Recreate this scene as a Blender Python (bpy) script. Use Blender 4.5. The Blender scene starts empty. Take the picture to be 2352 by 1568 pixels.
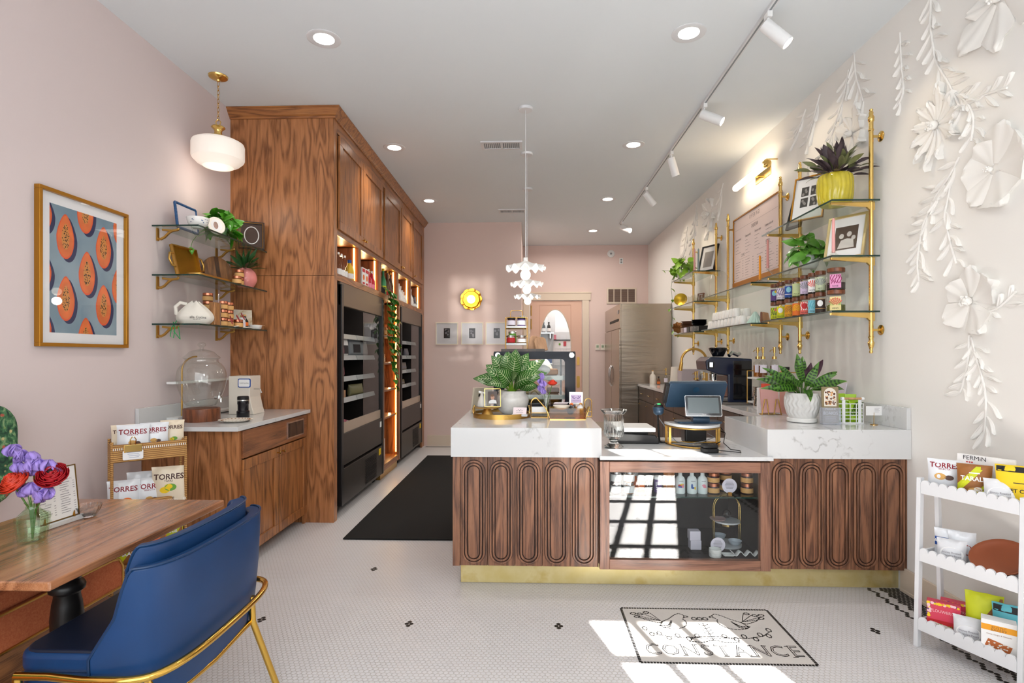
import bpy, bmesh, math, random
from mathutils import Vector, Matrix, Euler
S = bpy.context.scene
C = S.collection
PI = math.pi
sin, cos, R = math.sin, math.cos, math.radians
random.seed(7)

# ---------------------------------------------------------------- camera
cam = bpy.data.cameras.new('camera'); cam_o = bpy.data.objects.new('camera', cam); C.objects.link(cam_o)
cam.sensor_width = 36; cam.lens = 1250/2352*36; cam.shift_y = 33/2352; cam.clip_start = .02
cam_o.location = (0, 0, 1.45); cam_o.rotation_euler = (R(90), 0, math.atan(39/1250))
S.camera = cam_o

# ---------------------------------------------------------------- view, world, sun, large lights
S.view_settings.view_transform = 'Standard'; S.view_settings.look = 'None'
S.view_settings.gamma = 1; S.view_settings.use_curve_mapping = False
S.view_settings.exposure = -0.12
cy = S.cycles
cy.use_denoising = True; cy.max_bounces = 12; cy.diffuse_bounces = 4; cy.glossy_bounces = 5
cy.transmission_bounces = 10; cy.transparent_max_bounces = 16
cy.caustics_reflective = False; cy.caustics_refractive = False; cy.sample_clamp_indirect = 40
cy.use_adaptive_sampling = True; cy.adaptive_threshold = .015
W = bpy.data.worlds.new('sky'); S.world = W; W.use_nodes = True
W.node_tree.nodes['Background'].inputs[0].default_value = (.75, .86, 1, 1)
W.node_tree.nodes['Background'].inputs[1].default_value = 2.0

def light(name, typ, loc, energy, color=(1, 1, 1), rot=(0, 0, 0), **kw):
    d = bpy.data.lights.new(name, typ); d.energy = energy; d.color = color
    for k, v in kw.items(): setattr(d, k, v)
    o = bpy.data.objects.new(name, d); C.objects.link(o); o.location = loc; o.rotation_euler = rot
    o['kind'] = 'helper'
    return o
def aim(o, target):
    o.rotation_euler = (Vector(target)-o.location).to_track_quat('-Z', 'Y').to_euler()
# low sun through the shop door and its transom
SUN_EL = R(31); SUN_DX = -.258
sd = Vector((SUN_DX, 1, 0)).normalized()*cos(SUN_EL)+Vector((0, 0, -sin(SUN_EL)))
so = light('sun', 'SUN', (3, -8, 6), 66, (1, .97, .92), angle=R(.5)); so.rotation_euler = sd.to_track_quat('-Z', 'Y').to_euler()
# sun thrown back by glazing across the street, nearly level, through the fanlight
rd = Vector((-.27, 1, .045)).normalized()
ro = light('reflected_sun', 'SUN', (2, -8, 2), 1.3, (1, .97, .92), angle=R(1.0)); ro.rotation_euler = rd.to_track_quat('-Z', 'Y').to_euler()
# added area lamps by the solid front wall, standing in for window daylight
light('shop_window_daylight', 'AREA', (-.75, -.5, 1.75), 84, (.9, .96, 1), (R(90), 0, 0), shape='RECTANGLE', size=3.0, size_y=2.5)
light('side_window_daylight', 'AREA', (1.6, -.5, 2.75), 26, (.93, .97, 1), (R(80), 0, 0), shape='RECTANGLE', size=1.1, size_y=.7)  # added lamp above the door; the wall has no window here
light('back_room_daylight', 'AREA', (.9, 9.2, 3.45), 34, (1, .93, .84), (0, 0, 0), shape='RECTANGLE', size=1.6, size_y=1.6)  # added ceiling fill that lifts the far walls; no daylight opening there

# ---------------------------------------------------------------- mesh builder
class MB:
    def __init__(s): s.v = []; s.f = []; s.mi = []; s.m = 0; s.T = None
    def add(s, vs, fs):
        b = len(s.v)
        if s.T is not None: vs = [s.T(Vector(v)) if callable(s.T) else s.T @ Vector(v) for v in vs]
        s.v += [tuple(v) for v in vs]
        s.f += [[i+b for i in f] for f in fs]; s.mi += [s.m]*len(fs)
        return s
    def box(s, x0, x1, y0, y1, z0, z1):
        return s.add([(x0,y0,z0),(x1,y0,z0),(x1,y1,z0),(x0,y1,z0),(x0,y0,z1),(x1,y0,z1),(x1,y1,z1),(x0,y1,z1)],
            [(0,3,2,1),(4,5,6,7),(0,1,5,4),(1,2,6,5),(2,3,7,6),(3,0,4,7)])
    def cbox(s, c, d, rot=None):
        M = Matrix.Translation(c) @ (Euler(rot).to_matrix().to_4x4() if rot else Matrix())
        vs = [M @ Vector((sx*d[0]/2, sy*d[1]/2, sz*d[2]/2)) for sz in (-1,1) for sx,sy in ((-1,-1),(1,-1),(1,1),(-1,1))]
        return s.add(vs, [(0,3,2,1),(4,5,6,7),(0,1,5,4),(1,2,6,5),(2,3,7,6),(3,0,4,7)])
    def lathe(s, prof, n=24, c=(0,0,0), M=None, fn=None, a0=0, a1=2*PI):
        vs = []; closed = abs(a1-a0-2*PI) < 1e-6; k = n if closed else n+1
        for r, z in prof:
            for i in range(k):
                a = a0+(a1-a0)*i/n; rr = r*(fn(a, z) if fn else 1)
                p = Vector((rr*cos(a), rr*sin(a), z))
                vs.append((M @ p if M else p)+Vector(c))
        fs = []
        for j in range(len(prof)-1):
            for i in range(n):
                a, b = j*k+i, j*k+(i+1) % k
                fs.append((a, b, b+k, a+k))
        if closed:
            if prof[0][0] > 1e-5: fs.append(tuple(reversed(range(k))))
            if prof[-1][0] > 1e-5: fs.append(tuple(range((len(prof)-1)*k, len(prof)*k)))
        return s.add(vs, fs)
    def cyl(s, c, r, h, n=24, M=None, r2=None):
        return s.lathe([(r, 0), (r if r2 is None else r2, h)], n, c, M)
    def ball(s, c, r, n=16, sq=(1,1,1)):
        m = max(6, n//2)
        pr = [(max(1e-6, sin(PI*j/m)), -cos(PI*j/m)) for j in range(m+1)]
        return s.lathe([(a*r, b*r) for a, b in pr], n, c, Matrix.Diagonal((*sq, 1)))
    def tube(s, pts, r, n=8, closed=False, cap=True):
        P = [Vector(p) for p in pts]; m = len(P); vs = []; up = None
        for i, p in enumerate(P):
            if closed: t = P[(i+1) % m]-P[i-1]
            else: t = P[min(i+1, m-1)]-P[max(i-1, 0)]
            t = t.normalized() if t.length > 1e-9 else Vector((0,0,1))
            if up is None:
                up = t.orthogonal().normalized()
            else:
                up = (up-t*up.dot(t)); up = up.normalized() if up.length > 1e-6 else t.orthogonal().normalized()
            w = t.cross(up); rr = r[i] if isinstance(r, (list, tuple)) else r
            for k in range(n):
                a = 2*PI*k/n; vs.append(p+(up*cos(a)+w*sin(a))*rr)
        fs = []
        for i in range(m if closed else m-1):
            a0, b0 = i*n, ((i+1) % m)*n
            for k in range(n): fs.append((a0+k, a0+(k+1) % n, b0+(k+1) % n, b0+k))
        if not closed and cap: fs += [tuple(reversed(range(n))), tuple(range((m-1)*n, m*n))]
        return s.add(vs, fs)
    def prism(s, poly, z0, z1, M=None):
        n = len(poly); vs = [Vector((x, y, z0)) for x, y in poly]+[Vector((x, y, z1)) for x, y in poly]
        if M: vs = [M @ v for v in vs]
        return s.add(vs, [tuple(reversed(range(n))), tuple(range(n, 2*n))]+[(i, (i+1) % n, (i+1) % n+n, i+n) for i in range(n)])
    def poly(s, pts): return s.add(pts, [tuple(range(len(pts)))])
    def disc(s, cx, cy, rx, ry, h, n=16):
        vs = [(cx, cy, h)]+[(cx+rx*k*cos(2*PI*i/n), cy+ry*k*sin(2*PI*i/n), h) for k in (.35, .7, 1) for i in range(n)]
        return s.add(vs, [(0, 1+i, 1+(i+1) % n) for i in range(n)]+[(1+k*n+i, 1+(k+1)*n+i, 1+(k+1)*n+(i+1) % n, 1+k*n+(i+1) % n) for k in (0, 1) for i in range(n)])
    def grid(s, fn, nu, nv, wrap=False):
        vs = [fn(i/nu, j/nv) for j in range(nv+1) for i in range(nu+1)]
        return s.add(vs, [(j*(nu+1)+i, j*(nu+1)+i+1, (j+1)*(nu+1)+i+1, (j+1)*(nu+1)+i) for j in range(nv) for i in range(nu)])
    def text(s, t, size, fn, bold=0, squeeze=1.0, align='CENTER'):
        vs, fs = text_geo(t, bold, align)
        return s.add([fn(v.x*size*squeeze, v.y*size) for v in vs], fs)
    def build(s, name, mats, parent=None, bevel=0, smooth=None, solid=0, sub=0, world=True, label=None, cat=None, group=None, kind=None, loc=None, seg=2):
        me = bpy.data.meshes.new(name)
        vs = s.v
        off = Vector((0, 0, 0))
        if parent is not None and world: off = Vector(parent['o'])
        me.from_pydata([tuple(Vector(v)-off) for v in vs], [], s.f)
        mats = mats if isinstance(mats, (list, tuple)) else [mats]
        for m in mats: me.materials.append(m)
        if len(mats) > 1: me.polygons.foreach_set('material_index', s.mi)
        bm = bmesh.new(); bm.from_mesh(me); bmesh.ops.recalc_face_normals(bm, faces=bm.faces); bm.to_mesh(me); bm.free()
        if smooth is not None:
            me.polygons.foreach_set('use_smooth', [True]*len(me.polygons)); me.set_sharp_from_angle(angle=R(smooth))
        o = bpy.data.objects.new(name, me); C.objects.link(o)
        if parent is not None:
            o.parent = parent; o['o'] = tuple(off)
        else: o['o'] = (0, 0, 0)
        if loc is not None: o.location = loc
        if bevel:
            b = o.modifiers.new('bevel', 'BEVEL'); b.width = bevel; b.segments = seg; b.limit_method = 'ANGLE'; b.angle_limit = R(40)
            b.harden_normals = False
        if solid:
            q = o.modifiers.new('solid', 'SOLIDIFY'); q.thickness = solid; q.offset = 0
        if sub:
            q = o.modifiers.new('sub', 'SUBSURF'); q.levels = sub; q.render_levels = sub
        if label or cat or kind: tag(o, label, cat, group, kind)
        return o
_tc = {}
def text_geo(t, bold=0, align='CENTER'):
    key = (t, bold, align)
    if key not in _tc:
        cu = bpy.data.curves.new('t', 'FONT'); cu.body = t; cu.size = 1; cu.align_x = align; cu.align_y = 'CENTER'
        cu.resolution_u = 2; cu.offset = bold; cu.space_character = 1.0
        o = bpy.data.objects.new('t', cu)
        me = bpy.data.meshes.new_from_object(o)
        _tc[key] = ([v.co.copy() for v in me.vertices], [list(p.vertices) for p in me.polygons])
        bpy.data.objects.remove(o); bpy.data.meshes.remove(me); bpy.data.curves.remove(cu)
    return _tc[key]
def tag(o, label=None, cat=None, group=None, kind=None):
    if label: o['label'] = label
    if cat: o['category'] = cat
    if group: o['group'] = group
    if kind: o['kind'] = kind
    return o
def shift(mark, dy):
    for o in C.objects:
        if o.name not in mark and o.parent is None: o.location.y += dy
def mark(): return set(o.name for o in C.objects)
def wall_yz(px, py, X):            # where a picture point lies on a side wall at x = X
    u = (px-1176)/1250; th = math.atan(39/1250); dx, dy = u*cos(th)-sin(th), u*sin(th)+cos(th)
    return X/dx*dy, 1.45+(817-py)/1250*X/dx
def thing(name, label, cat, loc=(0,0,0), rz=0, group=None, world=False):
    o = bpy.data.objects.new(name, None); C.objects.link(o); o.empty_display_size = .05
    o.location = loc; o.rotation_euler = (0, 0, rz); o['o'] = tuple(loc) if world else (0, 0, 0)
    return tag(o, label, cat, group)
def dup(root, loc, rz=0, label=None, group=None, parent=None):
    r = root.copy(); C.objects.link(r)
    if parent is not None: r.parent = parent
    r.location = loc
    r.rotation_euler = (root.rotation_euler[0], root.rotation_euler[1], rz)
    if label: r['label'] = label
    if group: r['group'] = group
    for ch in list(root.children):
        c = ch.copy(); C.objects.link(c); c.parent = r
        for g in list(ch.children):
            d = g.copy(); C.objects.link(d); d.parent = c
    return r
def struct(name, mb, mats, parent=None, **kw):
    return mb.build(name, mats, parent, kind='structure', **kw)
def rrect(w, h, r, n=6, cx=0, cy=0):
    out = []
    for sx, sy, a in ((1,1,0),(-1,1,90),(-1,-1,180),(1,-1,270)):
        for i in range(n+1):
            t = R(a+90*i/n); out.append((cx+sx*(w/2-r)+r*cos(t), cy+sy*(h/2-r)+r*sin(t)))
    return out
def arc(c, r, a0, a1, n, ax='xz'):
    pts = []
    for i in range(n+1):
        t = R(a0+(a1-a0)*i/n); p, q = r*cos(t), r*sin(t)
        pts.append(Vector(c)+Vector({'xz': (p,0,q), 'yz': (0,p,q), 'xy': (p,q,0)}[ax]))
    return pts
def cr(P, k=4):
    """smooth a lathe profile"""
    out = []
    for i in range(len(P)-1):
        p0, p1, p2, p3 = P[max(0, i-1)], P[i], P[i+1], P[min(len(P)-1, i+2)]
        for j in range(k):
            t = j/k
            q = [.5*(2*p1[c]+(p2[c]-p0[c])*t+(2*p0[c]-5*p1[c]+4*p2[c]-p3[c])*t*t+(3*p1[c]-p0[c]-3*p2[c]+p3[c])*t**3) for c in (0, 1)]
            out.append((max(0, q[0]), q[1]))
    return out+[P[-1]]
def frame4(mb, w, h, b, d0, d1, M=None):
    """rectangular frame in the local xz plane, centred, depth along y"""
    T0 = mb.T
    if M is not None: mb.T = M
    mb.box(-w/2, w/2, d0, d1, h/2-b, h/2); mb.box(-w/2, w/2, d0, d1, -h/2, -h/2+b)
    mb.box(-w/2, -w/2+b, d0, d1, -h/2+b, h/2-b); mb.box(w/2-b, w/2, d0, d1, -h/2+b, h/2-b)
    mb.T = T0
# ---------------------------------------------------------------- materials
def lin(h):
    h = h.lstrip('#'); c = [int(h[i:i+2], 16)/255 for i in (0, 2, 4)]
    return tuple(x/12.92 if x <= .04045 else ((x+.055)/1.055)**2.4 for x in c)+(1,)
class NT:
    def __init__(s, name):
        s.m = bpy.data.materials.new(name); s.m.use_nodes = True; s.t = s.m.node_tree
        s.b = s.t.nodes['Principled BSDF']; s.o = s.t.nodes['Material Output']
    def n(s, typ, **kw):
        x = s.t.nodes.new(typ)
        for k, v in kw.items(): setattr(x, k, v)
        return x
    def l(s, a, b): s.t.links.new(a, b)
    def math(s, op, a, b=None, c=None):
        x = s.n('ShaderNodeMath', operation=op)
        for i, q in enumerate((a, b, c)):
            if q is None: continue
            if isinstance(q, (int, float)): x.inputs[i].default_value = q
            else: s.l(q, x.inputs[i])
        return x.outputs[0]
    def coord(s, scale=(1,1,1), kind='Object', rot=(0,0,0), loc=(0,0,0)):
        tc = s.n('ShaderNodeTexCoord'); mp = s.n('ShaderNodeMapping')
        mp.inputs['Scale'].default_value = scale; mp.inputs['Rotation'].default_value = rot; mp.inputs['Location'].default_value = loc
        s.l(tc.outputs[kind], mp.inputs[0]); return mp.outputs[0]
    def noise(s, v, scale, detail=2, rough=.5, out=0, dist=0):
        x = s.n('ShaderNodeTexNoise'); x.inputs['Scale'].default_value = scale; x.inputs['Detail'].default_value = detail
        x.inputs['Roughness'].default_value = rough; x.inputs['Distortion'].default_value = dist
        if v is not None: s.l(v, x.inputs['Vector'])
        return x.outputs[out]
    def ramp(s, f, stops, interp='LINEAR'):
        x = s.n('ShaderNodeValToRGB'); e = x.color_ramp.elements; x.color_ramp.interpolation = interp
        while len(e) < len(stops): e.new(.5)
        for i, (p, c) in enumerate(stops):
            e[i].position = p; e[i].color = lin(c) if isinstance(c, str) else (c, c, c, 1)
        s.l(f, x.inputs[0]); return x.outputs[0]
    def mix(s, f, a, b, mode='MIX'):
        x = s.n('ShaderNodeMix', data_type='RGBA', blend_type=mode)
        for i, q in ((0, f), (6, a), (7, b)):
            if isinstance(q, (int, float)): x.inputs[i].default_value = q
            elif isinstance(q, (str, tuple)): x.inputs[i].default_value = lin(q) if isinstance(q, str) else q
            else: s.l(q, x.inputs[i])
        return x.outputs[2]
    def col(s, c): s.l(c, s.b.inputs['Base Color'])
    def bump(s, h, strength=.2, dist=.001):
        x = s.n('ShaderNodeBump'); x.inputs['Strength'].default_value = strength; x.inputs['Distance'].default_value = dist
        s.l(h, x.inputs['Height']); s.l(x.outputs[0], s.b.inputs['Normal'])
def mat(name, c, rough=.5, metal=0, coat=0, spec=.5, bump=0, bscale=300, sheen=0, var=0, vscale=8, emit=0, trans=0, alpha=1, sss=0, aniso=0, ior=1.45):
    k = NT(name); b = k.b.inputs
    b['Base Color'].default_value = lin(c); b['Roughness'].default_value = rough; b['Metallic'].default_value = metal
    b['Coat Weight'].default_value = coat; b['Coat Roughness'].default_value = .08; b['Specular IOR Level'].default_value = spec
    b['Sheen Weight'].default_value = sheen; b['Transmission Weight'].default_value = trans; b['IOR'].default_value = ior; b['Alpha'].default_value = alpha
    if sss: b['Subsurface Weight'].default_value = sss; b['Subsurface Radius'].default_value = (.01, .006, .004)
    if emit: b['Emission Color'].default_value = lin(c); b['Emission Strength'].default_value = emit
    v = k.coord()
    if var:
        f = k.noise(v, vscale, 3)
        k.col(k.mix(k.ramp(f, [(.3, 0.), (.7, 1.)]), lin(c), tuple(x*(1-var) for x in lin(c)[:3])+(1,)))
    if bump: k.bump(k.noise(v, bscale, 2), bump)
    return k.m
def wood(name, light, mid, dark, axis='z', rough=.38, scale=1.0, ring=11, coat=.15, pore=.55, seed=0, spread=.13, ns=2.6):
    k = NT(name)
    st = {'x': (spread,1,1), 'y': (1,spread,1), 'z': (1,1,spread)}[axis]
    v = k.coord(tuple(q*scale for q in st), loc=(seed*3.7, seed*1.3, seed*2.1))
    n1 = k.noise(v, ns, 2, .45, dist=.15)
    rings = k.math('FRACT', k.math('MULTIPLY', n1, ring))
    tri = k.math('ABSOLUTE', k.math('SUBTRACT', rings, .5))
    fine = {'x': (7,260,260), 'y': (260,7,260), 'z': (260,260,7)}[axis]
    v2 = k.coord(tuple(q*scale for q in fine)); n2 = k.noise(v2, 1, 3, .6)
    med = {'x': (2.2,45,45), 'y': (45,2.2,45), 'z': (45,45,2.2)}[axis]
    n3 = k.noise(k.coord(tuple(q*scale for q in med)), 1, 2)
    base = k.ramp(n3, [(.3, light), (.7, mid)])
    g = k.math('MULTIPLY', k.ramp(tri, [(.0, 1.), (.13, .75), (.3, .12), (.5, 0.)]), k.ramp(n2, [(.36, .25), (.56, 1.)]))
    c = k.mix(k.math('MULTIPLY', g, .85), base, dark)
    c = k.mix(k.math('MULTIPLY', k.ramp(n2, [(.52, 0.), (.62, 1.)]), pore*.55), c, dark)
    k.col(c)
    k.b.inputs['Roughness'].default_value = rough; k.b.inputs['Coat Weight'].default_value = coat; k.b.inputs['Coat Roughness'].default_value = .25
    k.bump(n2, .12, .0006)
    return k.m
def glassm(name, c='#ffffff', rough=0.0, ior=1.45):
    """clear glass that lets light through so that what stands behind is lit"""
    k = NT(name); t = k.t
    t.nodes.remove(k.b)
    tr = k.n('ShaderNodeBsdfTransparent'); gl = k.n('ShaderNodeBsdfGlossy'); fr = k.n('ShaderNodeFresnel'); mx = k.n('ShaderNodeMixShader')
    tr.inputs[0].default_value = lin(c); gl.inputs['Roughness'].default_value = rough; fr.inputs[0].default_value = ior
    ge = k.n('ShaderNodeNewGeometry'); k.l(k.math('MULTIPLY', fr.outputs[0], k.math('SUBTRACT', 1, ge.outputs['Backfacing'])), mx.inputs[0]); k.l(tr.outputs[0], mx.inputs[1]); k.l(gl.outputs[0], mx.inputs[2]); k.l(mx.outputs[0], k.o.inputs[0])
    return k.m

WALLPINK = mat('pink_plaster', '#d9cac8', .75, bump=.12, bscale=240)
WALLBACK = mat('blush_plaster', '#e0c8c0', .42, bump=.06, bscale=200, spec=.45)
WALLWHITE = mat('warm_white_plaster', '#eeebe6', .6, bump=.1, bscale=220)
RELIEF = mat('relief_plaster', '#efece7', .55, bump=.1, bscale=160)
CEIL = mat('ceiling_paint', '#e2e7ea', .8, bump=.1, bscale=300)
TRIM = mat('cream_trim_paint', '#dccbb8', .4)
WHITEPAINT = mat('white_paint', '#dedee0', .4)
WHITEMETAL = mat('white_metal', '#eeeeee', .35)
OAK = wood('stained_oak', '#bf8153', '#a76c40', '#613719', 'z', .36, 1.0, 9, ns=6.5, spread=.17)
OAKF = wood('stained_oak_front', '#b0733f', '#965c31', '#5e361b', 'z', .34, 1.15, 8, seed=2, ns=6, spread=.15)
OAKY = wood('oak_lengthwise', '#b47743', '#9a6036', '#58301a', 'y', .36, 1.1, 12, seed=4, ns=4)
OAKX = wood('oak_crosswise', '#b27640', '#9b6136', '#58301a', 'x', .36, 1.1, 12, seed=5, ns=5)
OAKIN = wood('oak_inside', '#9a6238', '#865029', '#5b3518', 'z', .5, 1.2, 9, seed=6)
WALNUT = wood('counter_oak', '#9c6c4f', '#7f533b', '#3a2219', 'z', .42, 1.5, 9, seed=9, spread=.09, ns=5)
CASEX = wood('case_frame_oak', '#a37660', '#8d604a', '#4f3227', 'x', .42, 1.5, 11, seed=3)
CASEZ = wood('case_stile_oak', '#a37660', '#8d604a', '#4f3227', 'z', .42, 1.5, 11, seed=8)
TABLEW = wood('table_oak', '#b8805c', '#a46c48', '#6a3f26', 'y', .2, 1.3, 8, coat=.5, seed=12)
DARKCAB = wood('dark_cabinet_oak', '#4a3426', '#3c291d', '#20140d', 'z', .4, 1.0, 9)
BLOCKW = wood('olive_wood', '#b98550', '#a06a3a', '#5c3418', 'z', .5, 9, 8)
BOARDW = wood('acacia_wood', '#9a6a3e', '#7a4e2a', '#4a2c18', 'z', .45, 4, 6)
LIGHTW = wood('maple_wood', '#cfa27a', '#be8f66', '#9c6f48', 'z', .5, 3, 5)
STANDW = wood('teak_stand', '#8a4e2c', '#743e22', '#43200f', 'z', .4, 4, 6)
BRASS = mat('polished_brass', '#e6c274', .18, 1)
BRASSR = mat('brushed_brass', '#cfa458', .32, 1, var=.12)
GOLD = mat('gold_tube', '#e2b658', .14, 1)
GOLDWIRE = mat('gold_wire', '#caa05a', .25, 1)
GOLDFRAME = mat('gold_frame', '#bb8432', .35, .9)
PATINA = NT('aged_brass_plate')
_v = PATINA.coord(); _n = PATINA.noise(_v, 5, 4, .6)
PATINA.col(PATINA.ramp(_n, [(.3, '#d6c280'), (.55, '#dfcf98'), (.75, '#c7a954')]))
PATINA.b.inputs['Metallic'].default_value = .6; PATINA.b.inputs['Roughness'].default_value = .36
PATINA.bump(PATINA.noise(_v, 40, 3), .15); PATINA = PATINA.m
CHROME = mat('chrome', '#d8d8d8', .12, 1)
COPPER = mat('copper_lid', '#c87f62', .3, 1)
STEEL = NT('brushed_steel')
_n = STEEL.noise(STEEL.coord((.6, .6, 7)), 1.3, 3, .55, dist=.7); _n2 = STEEL.noise(STEEL.coord((3, 3, 400)), 1, 2)
STEEL.b.inputs['Metallic'].default_value = 1; STEEL.b.inputs['Base Color'].default_value = lin('#b5a899'); STEEL.b.inputs['Roughness'].default_value = .26
STEEL.bump(STEEL.math('ADD', STEEL.math('MULTIPLY', _n, 6), STEEL.math('MULTIPLY', _n2, .08)), .3, .004); STEEL = STEEL.m
BLACK = mat('black_metal', '#1a1818', .35, spec=.5)
BLACKM = mat('matte_black', '#131212', .6)
DARKBORDER = mat('navy_black_border', '#0b0f1c', .22, spec=.25)
BLACKGLOSS = mat('gloss_black', '#0c0d12', .08, coat=.5)
BRONZE = mat('cooler_fascia', '#6b5b4d', .38, .35)
COOLERG = mat('cooler_body', '#38332f', .4, .4)
COOLIN = mat('cooler_inside', '#2a2320', .45)
GREY = mat('grey_plastic', '#84888c', .4)
RAIL = mat('price_rail', '#a7abad', .3)
SLATE = mat('terminal_blue_grey', '#31475c', .3, .2)
SCREEN = mat('dark_screen', '#525c5f', .2)
WHITE = mat('glazed_white', '#eceae6', .2, coat=.3)
WHITEP = mat('white_plastic', '#e9e8e6', .35)
PAPER = mat('paper', '#f0eeec', .8)
PAPERL = mat('lilac_paper', '#e4dbe6', .8)
CREAM = mat('cream_ceramic', '#e8dfd2', .35)
BEIGE = mat('beige_body', '#e3dacd', .35)
INK = mat('ink', '#332e30', .8)
INKG = mat('grey_ink', '#8b868c', .8)
GLASS = glassm('clear_glass'); GLASSG = glassm('shelf_glass', '#f5fbf8'); 
PANE = glassm('case_pane', '#f4f6f6')
GLASSEDGE = mat('green_glass_edge', '#0c3b33', .1, coat=.4, trans=.25)
CRYSTAL = mat('cut_crystal', '#fafcfc', .03, trans=1, ior=1.33)
THICKGLASS = glassm('thick_glass', '#fbfcfb', .0, 1.85)
JARGLASS = glassm('jar_glass', '#fcfcfa', 0, 1.5)
GREENGLASS = glassm('pale_green_glass', '#eff8ec', 0, 1.85)
LEAF = mat('leaf_green', '#3f7d23', .35, var=.35, vscale=14, coat=.2)
LEAFL = mat('leaf_lime', '#86b52f', .4, var=.3, vscale=12, coat=.1)
LEAFD = mat('leaf_deep', '#2c5a27', .35, var=.4, vscale=16, coat=.2)
LEAFP = mat('leaf_purple', '#5d4d52', .4, var=.5, vscale=18)
STEM = mat('stem_green', '#557a35', .5)
SOIL = mat('soil', '#33241a', .9, bump=.5, bscale=90)
PINK = mat('pink_glaze', '#e58d88', .15, coat=.5)
YELLOWG = mat('yellow_glaze', '#cfbd36', .2, coat=.4, var=.15, vscale=20)
NAVY = mat('blue_leather', '#113a69', .42, bump=.12, bscale=500, var=.18, vscale=5)
NAVYP = mat('blue_piping', '#123358', .4)
NAVYIN = mat('violet_blue_leather', '#3d4b86', .5, bump=.1, bscale=500)
SEATD = mat('dark_seat_leather', '#141c30', .4, bump=.1, bscale=400)
RED = mat('red_print', '#c4262c', .6); ORANGE = mat('orange_print', '#e8732a', .6); YELLOW = mat('yellow_print', '#efc91f', .6)
LIME = mat('lime_print', '#c9cf1d', .5); TEAL = mat('teal_print', '#57aebb', .5); BROWN = mat('brown_print', '#96602f', .55)
PINKP = mat('pink_print', '#e58a9c', .6); PURPLE = mat('purple_print', '#5a3d7d', .6); BLUEP = mat('blue_print', '#27509b', .6)
GREENP = mat('green_print', '#6aa23a', .6); LILAC = mat('lilac_petal', '#a58bd8', .5, var=.2, vscale=40)
SILVERBAG = mat('white_foil', '#e4e6ea', .25, coat=.3, bump=.3, bscale=25)
CREAMBAG = mat('cream_foil', '#e4d4bb', .35, coat=.2, bump=.3, bscale=25)
MAROON = mat('maroon_ink', '#8c1d2c', .5); DKBROWN = mat('dark_brown_ink', '#47211c', .5)
POTATO = mat('potato_print', '#d2a15a', .6); TRUFFLE = mat('truffle_print', '#5a4138', .6)
HONEY = mat('honey', '#a5601c', .2, coat=.3); AMBER = mat('amber', '#6a3a18', .15, coat=.4); JAMRED = mat('jam_red', '#b01f2e', .2, coat=.3); JAMDK = mat('jam_dark', '#3b1a22', .2, coat=.3)
TAN = mat('tan_label', '#d8a566', .6)
ORANGEF = NT('orange_weave'); _v = ORANGEF.coord((230, 230, 230)); _c = ORANGEF.n('ShaderNodeTexChecker'); ORANGEF.l(_v, _c.inputs[0]); _c.inputs['Scale'].default_value = 1
ORANGEF.col(ORANGEF.mix(ORANGEF.noise(_v, .6, 2), '#a34420', '#cf7a4c')); ORANGEF.b.inputs['Roughness'].default_value = .85; ORANGEF.bump(_c.outputs[1], .4, .001); ORANGEF = ORANGEF.m
MAT_BLACK = mat('mat_pile', '#0d0c0c', .95, bump=.8, bscale=350)
TERRA = mat('terracotta_leather', '#8f4a2a', .5, bump=.15, bscale=60)
LEATHER = TERRA
CANVAS = mat('canvas_cloth', '#e3ddd2', .9, bump=.3, bscale=120)
WICKER = NT('wicker'); _v = WICKER.coord()
_w = WICKER.n('ShaderNodeTexWave'); _w.bands_direction = 'Z'; _w.inputs['Scale'].default_value = 28; WICKER.l(_v, _w.inputs[0])
_w.inputs['Distortion'].default_value = 2
WICKER.col(WICKER.mix(_w.outputs[1], '#8a5a28', '#c99a58')); WICKER.b.inputs['Roughness'].default_value = .6; WICKER.bump(_w.outputs[1], .5, .003); WICKER = WICKER.m
def glow(name, c, e):
    k = NT(name); k.b.inputs['Base Color'].default_value = lin(c); k.b.inputs['Emission Color'].default_value = lin(c); k.b.inputs['Emission Strength'].default_value = e; return k.m
BULB = glow('lit_bulb', '#fff2df', 6); DOWN = glow('downlight_lens', '#fff8ee', 9); OPAL = glow('lit_opal_glass', '#f6ebe0', .3); TUBEL = glow('lit_tube', '#ffe9c8', 5)
LEDW = glow('led_strip', '#ffb14f', 14); SPOTL = glow('spot_lens', '#fff4e4', 14); SUNLAMP = glow('amber_lamp_glass', '#ffd890', 3.5)
# quartz worktop with fine grey veins
k = NT('veined_quartz'); v = k.coord((1, 1, 1), rot=(.3, .5, .2))
n = k.noise(v, 2.2, 5, .6, dist=.4); ridge = k.math('ABSOLUTE', k.math('SUBTRACT', n, .5))
line = k.ramp(ridge, [(.0, 1.), (.006, .5), (.014, 0.)])
msk = k.math('MULTIPLY', k.ramp(k.noise(v, 1.6, 1), [(.48, 0.), (.6, 1.)]), k.ramp(k.noise(v, 26, 3), [(.42, 0.), (.6, 1.)]))
k.col(k.mix(k.math('MULTIPLY', k.math('MULTIPLY', line, msk), .5), '#d2d2d2', '#6b6560')); k.b.inputs['Roughness'].default_value = .1
QUARTZ = k.m
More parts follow.
